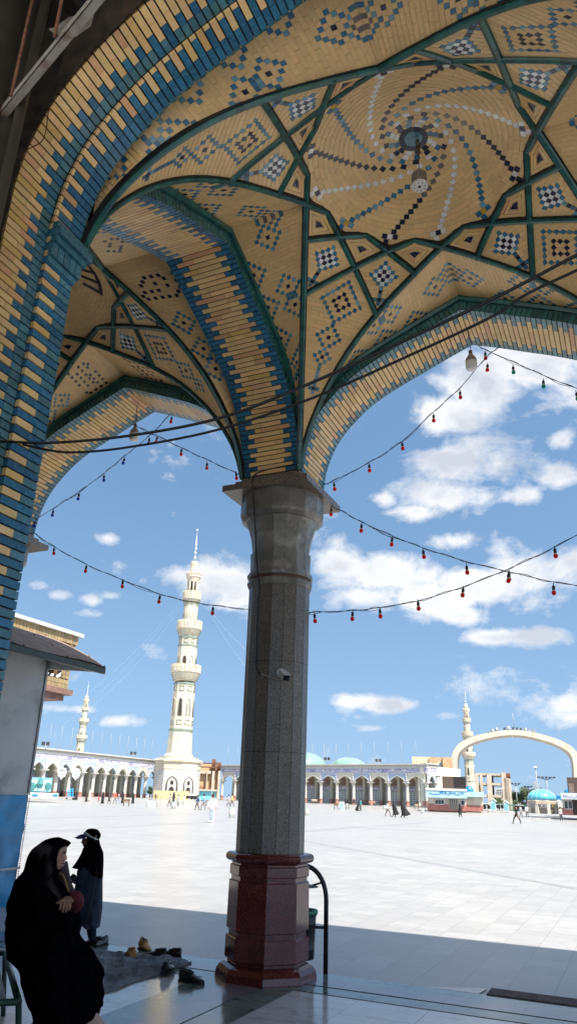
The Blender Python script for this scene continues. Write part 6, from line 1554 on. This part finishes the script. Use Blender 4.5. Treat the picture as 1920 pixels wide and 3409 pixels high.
# right edge building with its box
f = Far(1900, 112, 2712); o = f.thing('ticket_building', 'second ticket building cut by the right edge, pale eaves and red base', 'building')
mb = MB(); f.box(mb, 1872, 2010, 2694, 2660, 0, 8); mb.build('wall', bpy.data.materials['marbled cream wall'], o); mb = MB(); f.box(mb, 1871, 2012, 2713, 2694, -.08, 8); mb.build('dado', M_PINKD, o); mb = MB(); f.box(mb, 1866, 2014, 2660, 2643, -1, 8); ea = mb.build('eaves', mat('pale eaves tile', (.48, .55, .58), .5), o)
mb = MB(); u0, z0 = f.uz(1872, 2657, -1); u1, z1 = f.uz(1990, 2646, -1); scribble(mb, u0, u1, z0, z1, -1.03, 15); mb.build('pattern_band', M_INS, ea)
for xa, xb in ((1878, 1888), (1891, 1902), (1926, 1950)):
    mb = MB(); f.box(mb, xa, xb, 2694, 2666, -.12, 0); w_ = mb.build('window', M_WHT, o); mb = MB(); f.box(mb, xa + 1.3, xb - 1.3, 2692, 2668, -.18, -.12); mb.build('pane', M_DKGL, w_)
mb = MB(); f.box(mb, 1907, 1921, 2712, 2664, -.12, 0); mb.build('door', M_DARKW, o)
f2 = Far(1900, 116, 2650); o = f2.thing('led_screen', 'tall brown box standing on the building at the right edge', 'screen'); mb = MB(); f2.box(mb, 1890, 2000, 2645, 2590, 0, 4); mb.build('case', M_BROWNBOX, o); mb = MB(); f2.box(mb, 1893, 1907, 2640, 2608, -.1, 0); mb.build('panel', mat('lighter box panel', (.16, .12, .10), .6), o)
f2 = Far(1888, 125, 2650); o = f2.thing('dome', 'small blue dome by the brown box at the right edge', 'dome'); mb = MB(); u, z = f2.uz(1888, 2640); mb.ball((u, 0, z), 10 * 125 / 2592, 16, 10, sc=(1, 1, 1.2)); mb.build('shell', M_BLUED, o); mb = MB(); mb.lathe([(.5, z - 1.2), (.5, z)], 12); mb.build('drum', M_CONC, o)
# booths, vans, signs between
f = Far(1860, 124, 2706); o = f.thing('painted_booth', 'yellow, blue and white painted booth right of the dome pavilion', 'booth'); mb = MB(); f.box(mb, 1846, 1872, 2706, 2650, 0, 3); mb.build('wall', M_BLUED, o); mb = MB(); f.box(mb, 1838, 1846, 2706, 2652, -.1, 2.8); f.box(mb, 1850, 1872, 2700, 2690, -.2, 0); mb.build('yellow_panel', mat('yellow panel', (.62, .40, .04), .5), o)
mb = MB(); u, z0 = f.uz(1861, 2690, -.2); mb.prism([(u - .45, z0)] + [(u + .45 * math.cos(PI - t), z0 + .6 + .6 * math.sin(t)) for t in [PI * e / 8 for e in range(9)]] + [(u + .45, z0)], -.3, -.02, 0, None, lambda a, b, h: V(a, h, b)); mb.build('white_arch', M_WHT, o)
def booth(label, x, D, yb, yt, w):
    f = Far(x, D, yb); o = f.thing('booth', label, 'booth', 'small white booths'); u0, z0 = f.uz(x - w, yb); u1, z1 = f.uz(x + w, yt); mb = MB(); zr = z1 * .78
    mb.prism([(u0, 0), (u1, 0), (u1, zr), ((u0 + u1) / 2, z1), (u0, zr)], 0, 2.2, 0, None, lambda a, b, h: V(a, h, b)); mb.build('wall', mat('pale blue booth', (.50, .62, .66), .6), o); mb = MB()
    for q in range(3): mb.bb(u0 * .75, u1 * .75, -.06, -.0, zr * (.18 + .26 * q), zr * (.34 + .26 * q))
    mb.build('panel', M_CYAN, o); mb = MB(); mb.tube([V(u0 - .1, -.05, zr - .05), V((u0 + u1) / 2, -.05, z1 + .08), V(u1 + .1, -.05, zr - .05)], .1, 4); mb.build('gable_trim', M_WHT, o)
booth('small gabled white and blue booth, the taller one left', 1640, 138, 2698, 2660, 8); booth('small gabled white and blue booth, the right one', 1683, 138, 2700, 2668, 7)
def van(label, x, D, yb, w, h, m):
    f = Far(x, D, yb); s_ = D / 2592; o = f.thing('parked_van', label, 'van', 'vans parked beyond the square'); L_, Hh = w * s_, h * s_; mb = MB()
    mb.prism([(-L_, .35), (L_, .35), (L_, Hh * .55), (L_ * .82, Hh * .62), (L_ * .62, Hh), (-L_ * .95, Hh), (-L_, Hh * .9)], 0, 1.9, 0, None, lambda a, b, hh: V(a, hh, b)); mb.build('body', m, o); mb = MB()
    for q in range(3): mb.bb(-L_ * .85 + q * L_ * .5, -L_ * .85 + q * L_ * .5 + L_ * .4, -.03, -.0, Hh * .6, Hh * .88)
    mb.build('window', M_DKGL, o)
    for s in (-.6, .6): mb = MB(); mb.tube([V(s * L_, -.05, .35), V(s * L_, .2, .35)], .35, 12); mb.build('wheel', M_SHOEB, o)
van('white van half hidden beside the gabled booth', 1617, 145, 2694, 12, 18, M_WHT); van('pale van parked between the booths', 1662, 150, 2692, 12, 14, mat('silver van', (.45, .48, .5), .3)); van('pale van seen left of the dome pavilion', 1728, 150, 2696, 14, 15, M_WHT)
f = Far(1735, 152, 2702); o = f.thing('railing', 'green railing in front of the trees', 'railing'); mb = MB(); f.box(mb, 1690, 1772, 2682, 2680, 0, .1); f.box(mb, 1690, 1772, 2699, 2698, 0, .1)
for x in range(1690, 1773, 4): f.box(mb, x, x + .7, 2700, 2681, 0, .08)
mb.build('bars', mat('green railing paint', (.10, .22, .18), .5), o)
def lamp(label, x, yb, yt, D, heads):
    f = Far(x, D, yb); _, h = f.uz(x, yt); o = f.thing('lamp_post', label, 'lamp post'); mb = MB(); mb.tube([V(0, 0, 0), V(0, 0, h)], lambda t: .13 * (1 - .4 * t), 6); mb.build('pole', M_POLE, o)
    for q in range(heads):
        u = (q - (heads - 1) / 2) * .75; mb = MB(); mb.tube([V(0, 0, h - .3), V(u, 0, h)], .05, 4); mb.box((u, 0, h + .12), (.55, .5, .26)); mb.build('lamp_head', M_DKGL if heads > 1 else M_WHT, o)
lamp('tall floodlight mast with a crown of lamps right of the turquoise dome', 1823, 2690, 2590, 165, 5); lamp('shorter floodlight mast left of the trees', 1719, 2690, 2611, 185, 3); lamp('thin single pole lamp above the turquoise dome', 1790, 2690, 2556, 150, 1); lamp('small floodlight mast between tree and dome', 1760, 2690, 2620, 200, 3)
f = Far(1783, 330, 2690); o = f.thing('power_pylon', 'faint lattice power pylon behind the turquoise dome', 'pylon'); mb = MB(); _, h = f.uz(1783, 2602)
for s in (-1, 1):
    for t in (-1, 1): mb.tube([V(1.6 * s, 1.6 * t, 0), V(.25 * s, .25 * t, h)], .10, 4)
for q in range(9):
    a, b = q / 9, (q + 1) / 9; mb.tube([V(-1.6 + 1.35 * a, -1.6, h * a), V(1.6 - 1.35 * b, -1.6, h * b)], .07, 4); mb.tube([V(1.6 - 1.35 * a, -1.6, h * a), V(-1.6 + 1.35 * b, -1.6, h * b)], .07, 4)
for z in (.7, .8, .9): mb.tube([V(-2.2, 0, h * z), V(2.2, 0, h * z)], .09, 4)
mb.build('lattice', M_POLE, o)

# ------------------------------------------------------------------ left group
f = Far(135, 112, 2656); o = f.thing('painted_stand', 'cyan painted stand with a garden mural below the left arcade', 'stand')
mb = MB(); f.box(mb, 88, 176, 2634, 2590, 0, 2); mb.build('mural_board', M_CYAN, o); mb = MB(); f.box(mb, 93, 172, 2631, 2598, -.08, 0); mu = mb.build('mural', tilepat('mural paint', (.55, .75, .62), (.42, .70, .66), (.62, .82, .86), .6), o)
mb = MB(); u, z = f.uz(134, 2611, -.1); mb.lathe([(.3, -.5), (.5, 0), (.3, .6), (.05, .9)], 8, (u, -.12, z)); 
for x in (104, 110, 160): u, z = f.uz(x, 2618, -.1); mb.ball((u, -.1, z), .45, 7, 5, sc=(1, .1, 1.3))
mb.build('mural_motif', mat('mural dark green', (.05, .20, .20), .5), mu)
mb = MB(); f.box(mb, 92, 196, 2656, 2641, -.6, 1); mb.build('counter', mat('white blue counter', (.62, .72, .76), .5), o); mb = MB(); f.box(mb, 108, 128, 2650, 2644, -.7, -.6); f.box(mb, 176, 194, 2650, 2644, -.7, -.6); mb.build('counter_sign', M_BLUED, o)
for lab, x, y, c in (('left of the two white shield shaped banners hung in the left arcade', 207, 2572, (.05, .09, .22)), ('right one of the white shield shaped banners, pale blue script', 254, 2575, (.10, .36, .62))):
    P = LA_L + exL * ((onplane(x, y, LA_L, V(-exL.y, exL.x, 0)) - LA_L).dot(exL)); n_ = V(exL.y, -exL.x, 0); q0 = onplane(x, y, LA_L + n_ * .8, n_)
    o = thing('banner', lab, 'banner', tuple(q0), math.atan2(exL.y, exL.x), 'shield banners on the left arcade'); mb = MB()
    sh = [(0, -1.15), (.25, -.8), (.75, -.55), (.85, -.1), (1.05, .1), (.85, .35), (.8, .75), (.4, .75), (0, .95)]; mb.prism(sh + [(-a, b) for a, b in sh[-2:0:-1]], -.03, .03, 0, None, lambda a, b, h: V(a * 1.25, h, b * 1.05)); mb.build('cloth', M_WHT, o)
    mb = MB(); scribble(mb, -.95, .95, .1, .6, -.05, int(x)); scribble(mb, -.6, .6, -.5, .0, -.05, int(x) + 9); mb.build('script', mat('banner ink ' + str(x), c, .5), o)
f = Far(236, 128, 2659); o = f.thing('flat_cart', 'low flat wheeled cart carrying bright blue crates by the left arcade', 'cart')
M_CRATE = mat('bright blue plastic', (.04, .36, .66), .4); ci = 0
for x in (228, 235, 243):
    for y in (2652, 2645, 2637, 2630): 
        if not (x == 228 and y == 2630): 
            (ua, za), (ub, zb2) = f.uz(x - 3.4, y), f.uz(x + 3, y - 6.2); w_, h_ = ub - ua, zb2 - za
            t = thing('crate', ['%s crate of the %s column of blue crates on the cart' % (b, a) for a in ('left', 'middle', 'right') for b in ('lowest', 'second', 'third', 'top') if (a, b) != ('left', 'top')][ci], 'crate', tuple(f.P + f.ex * (ua + ub) / 2 + f.ey * random.uniform(.4, .6) + V(0, 0, za)), f.rz, 'blue crates on the cart'); ci += 1
            mb = MB(); mb.box((0, 0, h_ / 2), (w_ * .94, .8, h_ * .96)); mb.build('body', M_CRATE, t); mb = MB(); mb.box((0, 0, h_ * .92), (w_, .86, h_ * .12)); mb.build('rim', M_CRATE, t)
mb = MB(); f.box(mb, 220, 249, 2655, 2653, -.1, 1); mb.build('deck', M_POLE, o); mb = MB()
for x in (223, 246): u, z = f.uz(x, 2657); mb = MB(); mb.tube([V(u, 0, z), V(u, .1, z)], .16, 8); mb.build('wheel', M_SHOEB, o)

# ------------------------------------------------------------------ street furniture on the square
def gp_(x, y): P = ground(x, y); d = V(P.x, P.y, 0).normalized(); return P, math.atan2(-d.x, d.y), mpp(P)
def bench2(label, x, y, wpx, m, back=1):
    P, rz, s = gp_(x, y); w = wpx * s; o = thing('park_bench', label, 'bench', tuple(P), rz, 'benches on the square'); mb = MB(); mb.bb(-w / 2, w / 2, -.25, .2, .40, .46); mb.build('seat', m, o)
    mb = MB(); mb.bb(-w / 2, w / 2, .2, .25, .55, .85); mb.build('backrest', m, o)
    for u in (-.38, .38): mb = MB(); mb.bb(u * w - .05, u * w + .05, -.22, .22, 0, .40); mb.bb(u * w - .03, u * w + .03, .2, .26, .4, .85); mb.build('leg', M_BLK, o)
M_WOODB = mat('brown bench wood', (.16, .10, .06), .6)
bench2('brown bench standing on the square in front of the left arcade', 420, 2683, 22, M_WOODB); bench2('pinkish bench by the columns right of the middle', 1238, 2682, 22, mat('pink bench wood', (.40, .24, .19), .6)); bench2('pale bench near the column just right of the big pillar', 1047, 2675, 22, mat('pale bench wood', (.45, .38, .32), .6)); bench2('pair of chairs like bench left of the blue board', 1118, 2694, 14, M_WOODB); bench2('single bench right of the blue board', 1155, 2694, 11, mat('grey bench', (.4, .4, .4), .6)); bench2('bench by the ticket building left corner', 1386, 2694, 14, mat('tan bench', (.42, .32, .24), .6)); bench2('red bench by the ticket building wall', 1437, 2694, 12, M_PINKD)
def bin2(label, x, y, hpx, wpx):
    P, rz, s = gp_(x, y); h = hpx * s; r = wpx * s / 2; o = thing('litter_bin', label, 'litter bin', tuple(P), rz, 'white slatted litter bins'); mb = MB(); mb.lathe([(r * .75, h * .15), (r * .8, h * .18), (r * .98, h * .9)], 14); mb.build('bucket', mat('pale bin inner', (.5, .56, .52), .6) if 'pale bin inner' not in bpy.data.materials else bpy.data.materials['pale bin inner'], o)
    mb = MB()
    for q in range(12): a = q * PI / 6; mb.tube([V(r * .8 * math.cos(a), r * .8 * math.sin(a), 0 if q % 3 == 0 else h * .15), V(r * 1.02 * math.cos(a), r * 1.02 * math.sin(a), h * .92)], r * .13, 4)
    mb.build('slat', M_WHT, o); mb = MB(); mb.lathe([(r * 1.0, h * .88), (r * 1.15, h * .9), (r * 1.1, h), (r * .8, h)], 14); mb.build('rim', mat('mint bin rim', (.30, .55, .42), .5) if 'mint bin rim' not in bpy.data.materials else bpy.data.materials['mint bin rim'], o)
bin2('nearest white slatted bin with mint rim just left of the column', 770, 2724, 33, 19); bin2('white slatted bin beside the man in a grey shirt', 577, 2693, 22, 14); bin2('white slatted bin close to the right side of the column', 1020, 2716, 24, 12); bin2('white bin in front of the arcade, right of the walking women', 1405, 2709, 14, 10); bin2('white bin behind the man in white', 1279, 2695, 13, 9); bin2('small white bin by the ticket building door', 1486, 2697, 9, 7); bin2('small white bin between ticket building and booths', 1627, 2704, 10, 7)
P, rz, s = gp_(505, 2687); o = thing('barrier', 'grey folding barrier table on the square below the minaret', 'barrier', tuple(P), rz); mb = MB(); w = 40 * s
for u in (-.42, .42): mb.tube([V(u * w, 0, 0), V(u * w * .8, 0, .95)], .04, 5)
mb.tube([V(-.45 * w, 0, .02), V(.45 * w, 0, .02)], .04, 5); mb.tube([V(-.34 * w, 0, .95), V(.34 * w, 0, .95)], .04, 5); mb.build('frame', M_POLE, o); mb = MB(); mb.face([V(-.40 * w, .02, .1), V(.40 * w, .02, .1), V(.34 * w, .02, .92), V(-.34 * w, .02, .92)]); mb.build('panel', mat('grey mesh panel', (.42, .45, .46), .6), o)
P, rz, s = gp_(1137, 2697); o = thing('notice_board', 'blue and white notice board between two benches', 'notice board', tuple(P), rz); mb = MB(); mb.bb(-8.5 * s, 8.5 * s, 0, .15, .1, 26 * s); mb.build('board', M_WHT, o); mb = MB()
for q in range(14): u, z = random.uniform(-7, 7) * s, random.uniform(4, 23) * s; mb.bb(u - 1.6 * s, u + 1.6 * s, -.03, -.001 * (q + 1), z - 1.5 * s, z + 1.5 * s)
mb.build('print', mat('board blue print', (.10, .42, .62), .5), o)
# ------------------------------------------------------------------ people crossing the square
def zmat(name, c): 
    return bpy.data.materials.get(name) or mat(name, c, .8, .15, 6, bmp=0)
def skin_person(P, rz, h, top, bot, label, hair=(.012, .010, .010), stride=.28, arm=.25, skin=(.36, .20, .13), shoe_c=(.02, .02, .02), long_coat=None, sit=False, sleeve=True):
    o = thing('person', label, 'person', tuple(P), rz, 'people on the square')
    ph = random.choice((-1, 1)); s_ = stride * .5
    J = dict(pel=(0, 0, .52), che=(0, .01, .74), neck=(0, .012, .84), head=(0, .0, .895), crown=(0, .0, .955))
    for sg, n in ((-1, 'L'), (1, 'R')):
        f = sg * ph
        J['hip' + n] = (sg * .055, 0, .49); J['kne' + n] = (sg * .058, -s_ * f * .62 - .02, .275 + .012 * abs(f)); J['ank' + n] = (sg * .058, -s_ * f * .95 + (.05 if f < 0 else 0) * stride, .045 + (.035 if f < 0 else 0) * min(1, stride * 4)); J['toe' + n] = (sg * .062, J['ank' + n][1] - .085, .022)
        J['sho' + n] = (sg * .105, .01, .80); J['elb' + n] = (sg * .135, .012 + arm * f * .25, .63); J['han' + n] = (sg * .13, -.03 + arm * f * .55, .495); J['fin' + n] = (sg * .128, -.045 + arm * f * .6, .445)
    Rr = dict(pel=.082, che=.088, neck=.032, head=.056, crown=.048, hip=.062, kne=.040, ank=.027, toe=.024, sho=.045, elb=.031, han=.022, fin=.017)
    names = list(J); E_ = [('pel', 'che'), ('che', 'neck'), ('neck', 'head'), ('head', 'crown')]
    for n in 'LR': E_ += [('pel', 'hip' + n), ('hip' + n, 'kne' + n), ('kne' + n, 'ank' + n), ('ank' + n, 'toe' + n), ('che', 'sho' + n), ('sho' + n, 'elb' + n), ('elb' + n, 'han' + n), ('han' + n, 'fin' + n)]
    me = bpy.data.meshes.new('sk'); me.from_pydata([V(*J[n]) * h for n in names], [(names.index(a), names.index(b)) for a, b in E_], [])
    t = bpy.data.objects.new('sk', me); link(t); t.modifiers.new('s', 'SKIN')
    for i, n in enumerate(names):
        r = Rr[n.rstrip('LR')] * h; me.skin_vertices[0].data[i].radius = (r, r * (.72 if n in ('pel', 'che') else 1)); me.skin_vertices[0].data[i].use_root = n == 'pel'
    sb = t.modifiers.new('b', 'SUBSURF'); sb.levels = sb.render_levels = 1
    dg = bpy.context.evaluated_depsgraph_get(); m2 = bpy.data.meshes.new_from_object(t.evaluated_get(dg)); bpy.data.objects.remove(t)
    m2.materials.clear(); 
    cols = [zmat('skin tone', skin), zmat('cloth ' + str(top), top), zmat('cloth ' + str(bot), bot), zmat('shoe ' + str(shoe_c), shoe_c)]
    for m in cols: m2.materials.append(m)
    for p in m2.polygons:
        c = p.center / h; p.use_smooth = True
        if c.z > .825 and abs(c.x) < .075: mi = 0
        elif abs(c.x) > .095 and c.z < (.56 if sleeve else .69): mi = 0
        elif c.z > .50: mi = 1
        elif c.z > .055: mi = 2
        else: mi = 3
        p.material_index = mi
    b = bpy.data.objects.new('body', m2); link(b); b.parent = o
    mb = MB(); mb.loft([[V(r * math.cos(a), .012 * h + r * 1.12 * math.sin(a) , z) for a in [2 * PI * i / 12 for i in range(12)]] for r, z in ((.050 * h, .90 * h), (.062 * h, .925 * h), (.064 * h, .955 * h), (.05 * h, .985 * h), (.02 * h, 1.0 * h))], 0, None, True, True); mb.build('hair', zmat('hair', hair), o)
    if long_coat:
        mb = MB(); mb.loft([[V(rx * h * math.cos(a), ry * h * math.sin(a) + .005, z * h) for a in [2 * PI * i / 14 for i in range(14)]] for z, rx, ry in ((.22, .13, .11), (.35, .12, .105), (.5, .11, .092), (.66, .105, .08), (.79, .118, .07), (.83, .05, .05))], 0, None, True, True); mb.build('coat', zmat('cloth ' + str(long_coat), long_coat), o)
    return o
def chador(P, rz, h, label, c=(.010, .010, .013), trail=0, spread=.19, face=True, low=0.0, bend=0.0):
    o = thing('person', label, 'person', tuple(P), rz, 'people on the square')
    rows = [(.03 + low, spread, spread * .8), (.15, spread * .95, spread * .78), (.35, spread * .82, spread * .72), (.55, .145, .135), (.70, .135, .12), (.80, .125, .10), (.85, .075, .075), (.90, .066, .074), (.955, .062, .07), (.99, .035, .04)]
    sd = random.random() * 50; rg = []
    for z, rx, ry in rows:
        ring = []; k = max(0, 1 - z / .75)
        for i in range(20):
            a = 2 * PI * i / 20; n = 1 + .16 * (noise.noise(V(math.cos(a) * 1.6 + sd, math.sin(a) * 1.6, z * 2)) if z < .75 else 0)
            y = ry * math.sin(a) * n; y += trail * k ** 1.3 * (.65 + .5 * math.sin(a)) - bend * max(0, z - .4) ; zz_ = z + (trail * .30 * k * max(0, math.sin(a)))
            ring.append(V(rx * math.cos(a) * n * h, y * h, zz_ * h))
        rg.append(ring)
    mb = MB(); mb.loft(rg, 0, None, True, True); mb.build('chador', zmat('chador ' + str(c), c), o)
    mb = MB(); mb.ball((0, -.058 * h - bend * .5 * h, .905 * h), .030 * h, 10, 7, sc=(1, .8, 1.35)); 
    mb.build('body', zmat('skin tone', (.36, .20, .13)), o)
    for sg in (-1, 1):
        mb = MB(); mb.tube([V(sg * .04 * h, sg * .05 * h, .16 * h), V(sg * .045 * h, sg * .09 * h, .05 * h)], .03 * h, 7); mb.tube([V(sg * .045 * h, sg * .09 * h + .02 * h, .022 * h), V(sg * .045 * h, sg * .09 * h - .07 * h, .02 * h)], .022 * h, 7); mb.build('leg', zmat('dark stocking', (.015, .015, .018)), o)
    return o
DIRS = {'R': RT, 'L': -RT, 'C': -FH, 'A': FH, 'RC': (RT - FH), 'LC': (-RT - FH), 'RA': (RT + FH), 'LA': (FH - RT)}
def place(x, y, hpx, d):
    P = ground(x, y); P.z += .0; s = mpp(P); v = DIRS[d]; rz = math.atan2(v.x, -v.y)       # figures look along local -y
    return P, rz, hpx * s
def man(x, y, h, d, top, bot, label, **k): return skin_person(*place(x, y, h, d), top, bot, label, **k)
def woman(x, y, h, d, label, **k): return chador(*place(x, y, h, d), label, **k)
BLK = (.014, .014, .016)
man(704, 2739, 89, 'C', (.70, .68, .72), (.42, .52, .66), 'boy in a white printed shirt and pale blue jeans walking toward the camera', stride=.12, arm=.1, shoe_c=(.7, .7, .7), sleeve=True)
man(656, 2697, 47, 'L', (.022, .045, .16), (.05, .045, .045), 'man in a dark blue shirt and dark trousers striding left')
man(676, 2697, 50, 'L', (.30, .48, .70), (.17, .16, .155), 'man in a light blue shirt and grey trousers walking beside the man in dark blue')
man(564, 2685, 40, 'L', (.33, .29, .29), (.04, .04, .045), 'man in a grey shirt and dark trousers striding left behind the bin')
woman(577, 2676, 37, 'R', 'dark clothed woman just behind the bin near the man in grey', c=(.02, .022, .035), spread=.13)
man(592, 2683, 36, 'R', (.36, .36, .35), (.05, .05, .05), 'person in a grey patterned coat right of the white bin', long_coat=(.33, .34, .33), stride=.14)
man(612, 2680, 31, 'RC', (.60, .58, .55), (.58, .56, .53), 'pale clothed person, washed out, in front of the hoarding', long_coat=(.60, .58, .55), hair=(.55, .52, .48))
man(760, 2685, 37, 'R', (.30, .30, .31), (.05, .05, .05), 'woman in a grey coat and pale scarf close to the column', long_coat=(.33, .33, .34), hair=(.5, .48, .46))
man(772, 2685, 39, 'R', (.58, .50, .18), (.06, .06, .06), 'man in a yellow shirt and dark trousers beside the column')
man(136, 2662, 34, 'L', (.34, .03, .05), BLK, 'person in a red jacket by the painted stand', stride=.2)
man(124, 2661, 17, 'R', (.55, .42, .08), (.3, .25, .1), 'small child in yellow by the painted stand', stride=.1)
woman(250, 2663, 26, 'R', 'crouching woman in black chador spread wide in front of the blue crates', spread=.42, bend=.25)
woman(287, 2669, 32, 'L', 'woman in dark brown leaning forward, left of the cream robed one', c=(.035, .02, .018), bend=.2, spread=.15)
woman(297, 2668, 36, 'L', 'woman in a cream chador walking left by the arcade', c=(.62, .54, .42), spread=.15)
man(328, 2670, 22, 'R', (.60, .06, .04), (.4, .05, .04), 'small child in red next to a woman in black', stride=.12)
woman(341, 2675, 37, 'L', 'woman in black chador right of the child in red', spread=.17)
man(363, 2675, 34, 'R', (.05, .045, .05), (.03, .03, .03), 'woman in a dark grey coat walking with bag before the arcade', long_coat=(.055, .05, .055), hair=(.012, .012, .014))
man(383, 2675, 39, 'L', (.62, .10, .06), (.20, .22, .24), 'man in an orange red shirt among the group by the arcade')
man(393, 2675, 35, 'L', (.45, .46, .48), (.25, .33, .45), 'person in grey and blue jeans beside the man in orange red')
woman(407, 2674, 35, 'R', 'woman in black chador left of the brown bench', spread=.15)
woman(442, 2675, 33, 'L', 'woman in black chador holding something white, right of the brown bench', spread=.17)
woman(205, 2652, 22, 'R', 'person in black sitting in the shade of the left arcade', spread=.3)
man(517, 2667, 24, 'A', BLK, BLK, 'person in black standing behind the barrier table', stride=.08)
man(525, 2661, 16, 'R', (.5, .4, .3), (.14, .11, .1), 'tiny figure in tan at the hoarding, left one', stride=.2)
man(536, 2661, 16, 'R', (.55, .52, .48), (.10, .09, .09), 'tiny figure in white at the hoarding, right one', stride=.2)
man(686, 2684, 22, 'L', (.12, .12, .13), (.08, .08, .09), 'person in grey behind the man in light blue', stride=.1)
man(1200, 2700, 38, 'L', (.02, .30, .27), (.06, .06, .065), 'man in a teal shirt bending to a woman in black', stride=.08)
woman(1191, 2700, 28, 'R', 'woman in black chador leaning beside the man in teal', trail=.25, bend=.25, spread=.16)
man(1290, 2718, 47, 'R', (.66, .62, .60), (.11, .085, .075), 'man in a pale pink shirt and brown trousers walking', stride=.34)
woman(1311, 2719, 48, 'L', 'woman in black chador blown back, next to the man in pale pink', trail=.30, spread=.14, low=.08)
woman(1340, 2721, 52, 'L', 'tallest woman in black chador trailing to the right, white scarf', trail=.42, spread=.15, low=.06)
woman(1531, 2719, 41, 'R', 'woman in a short black cloak walking right past the ticket building', spread=.16, low=.16)
man(1720, 2743, 58, 'L', (.012, .012, .014), (.014, .014, .016), 'man dressed in black striding left on the right side', stride=.42)
man(1733, 2722, 38, 'R', (.66, .66, .66), (.10, .10, .11), 'man in a white shirt directly behind the man in black')
man(1754, 2722, 39, 'A', (.64, .64, .64), (.05, .05, .05), 'man in a white shirt and black trousers left of the pavilion', stride=.12)
man(1867, 2734, 45, 'C', (.40, .40, .40), (.016, .016, .018), 'person in a striped grey shirt standing near the right edge', stride=.05)
woman(1829, 2709, 21, 'R', 'left of two women in black at the pavilion pillar', spread=.17); woman(1837, 2709, 20, 'L', 'right of two women in black at the pavilion pillar', spread=.17)
man(1712, 2704, 20, 'R', BLK, BLK, 'small dark figure by the railing left of the man in black', stride=.1)
for i, (x, D) in enumerate(((1150, 0), (1161, 0), (1214, 0), (1224, 0), (1232, 0), (1178, 0))):
    f = Far(x, 158); f.P.z = RA_R.z + .02; tag(chador(f.P, f.rz + random.uniform(-1, 1), 1.0, 'person in dark clothes sitting on the shaded arcade floor', c=(.02, .018, .022), spread=.34), group='people sitting in the arcade')
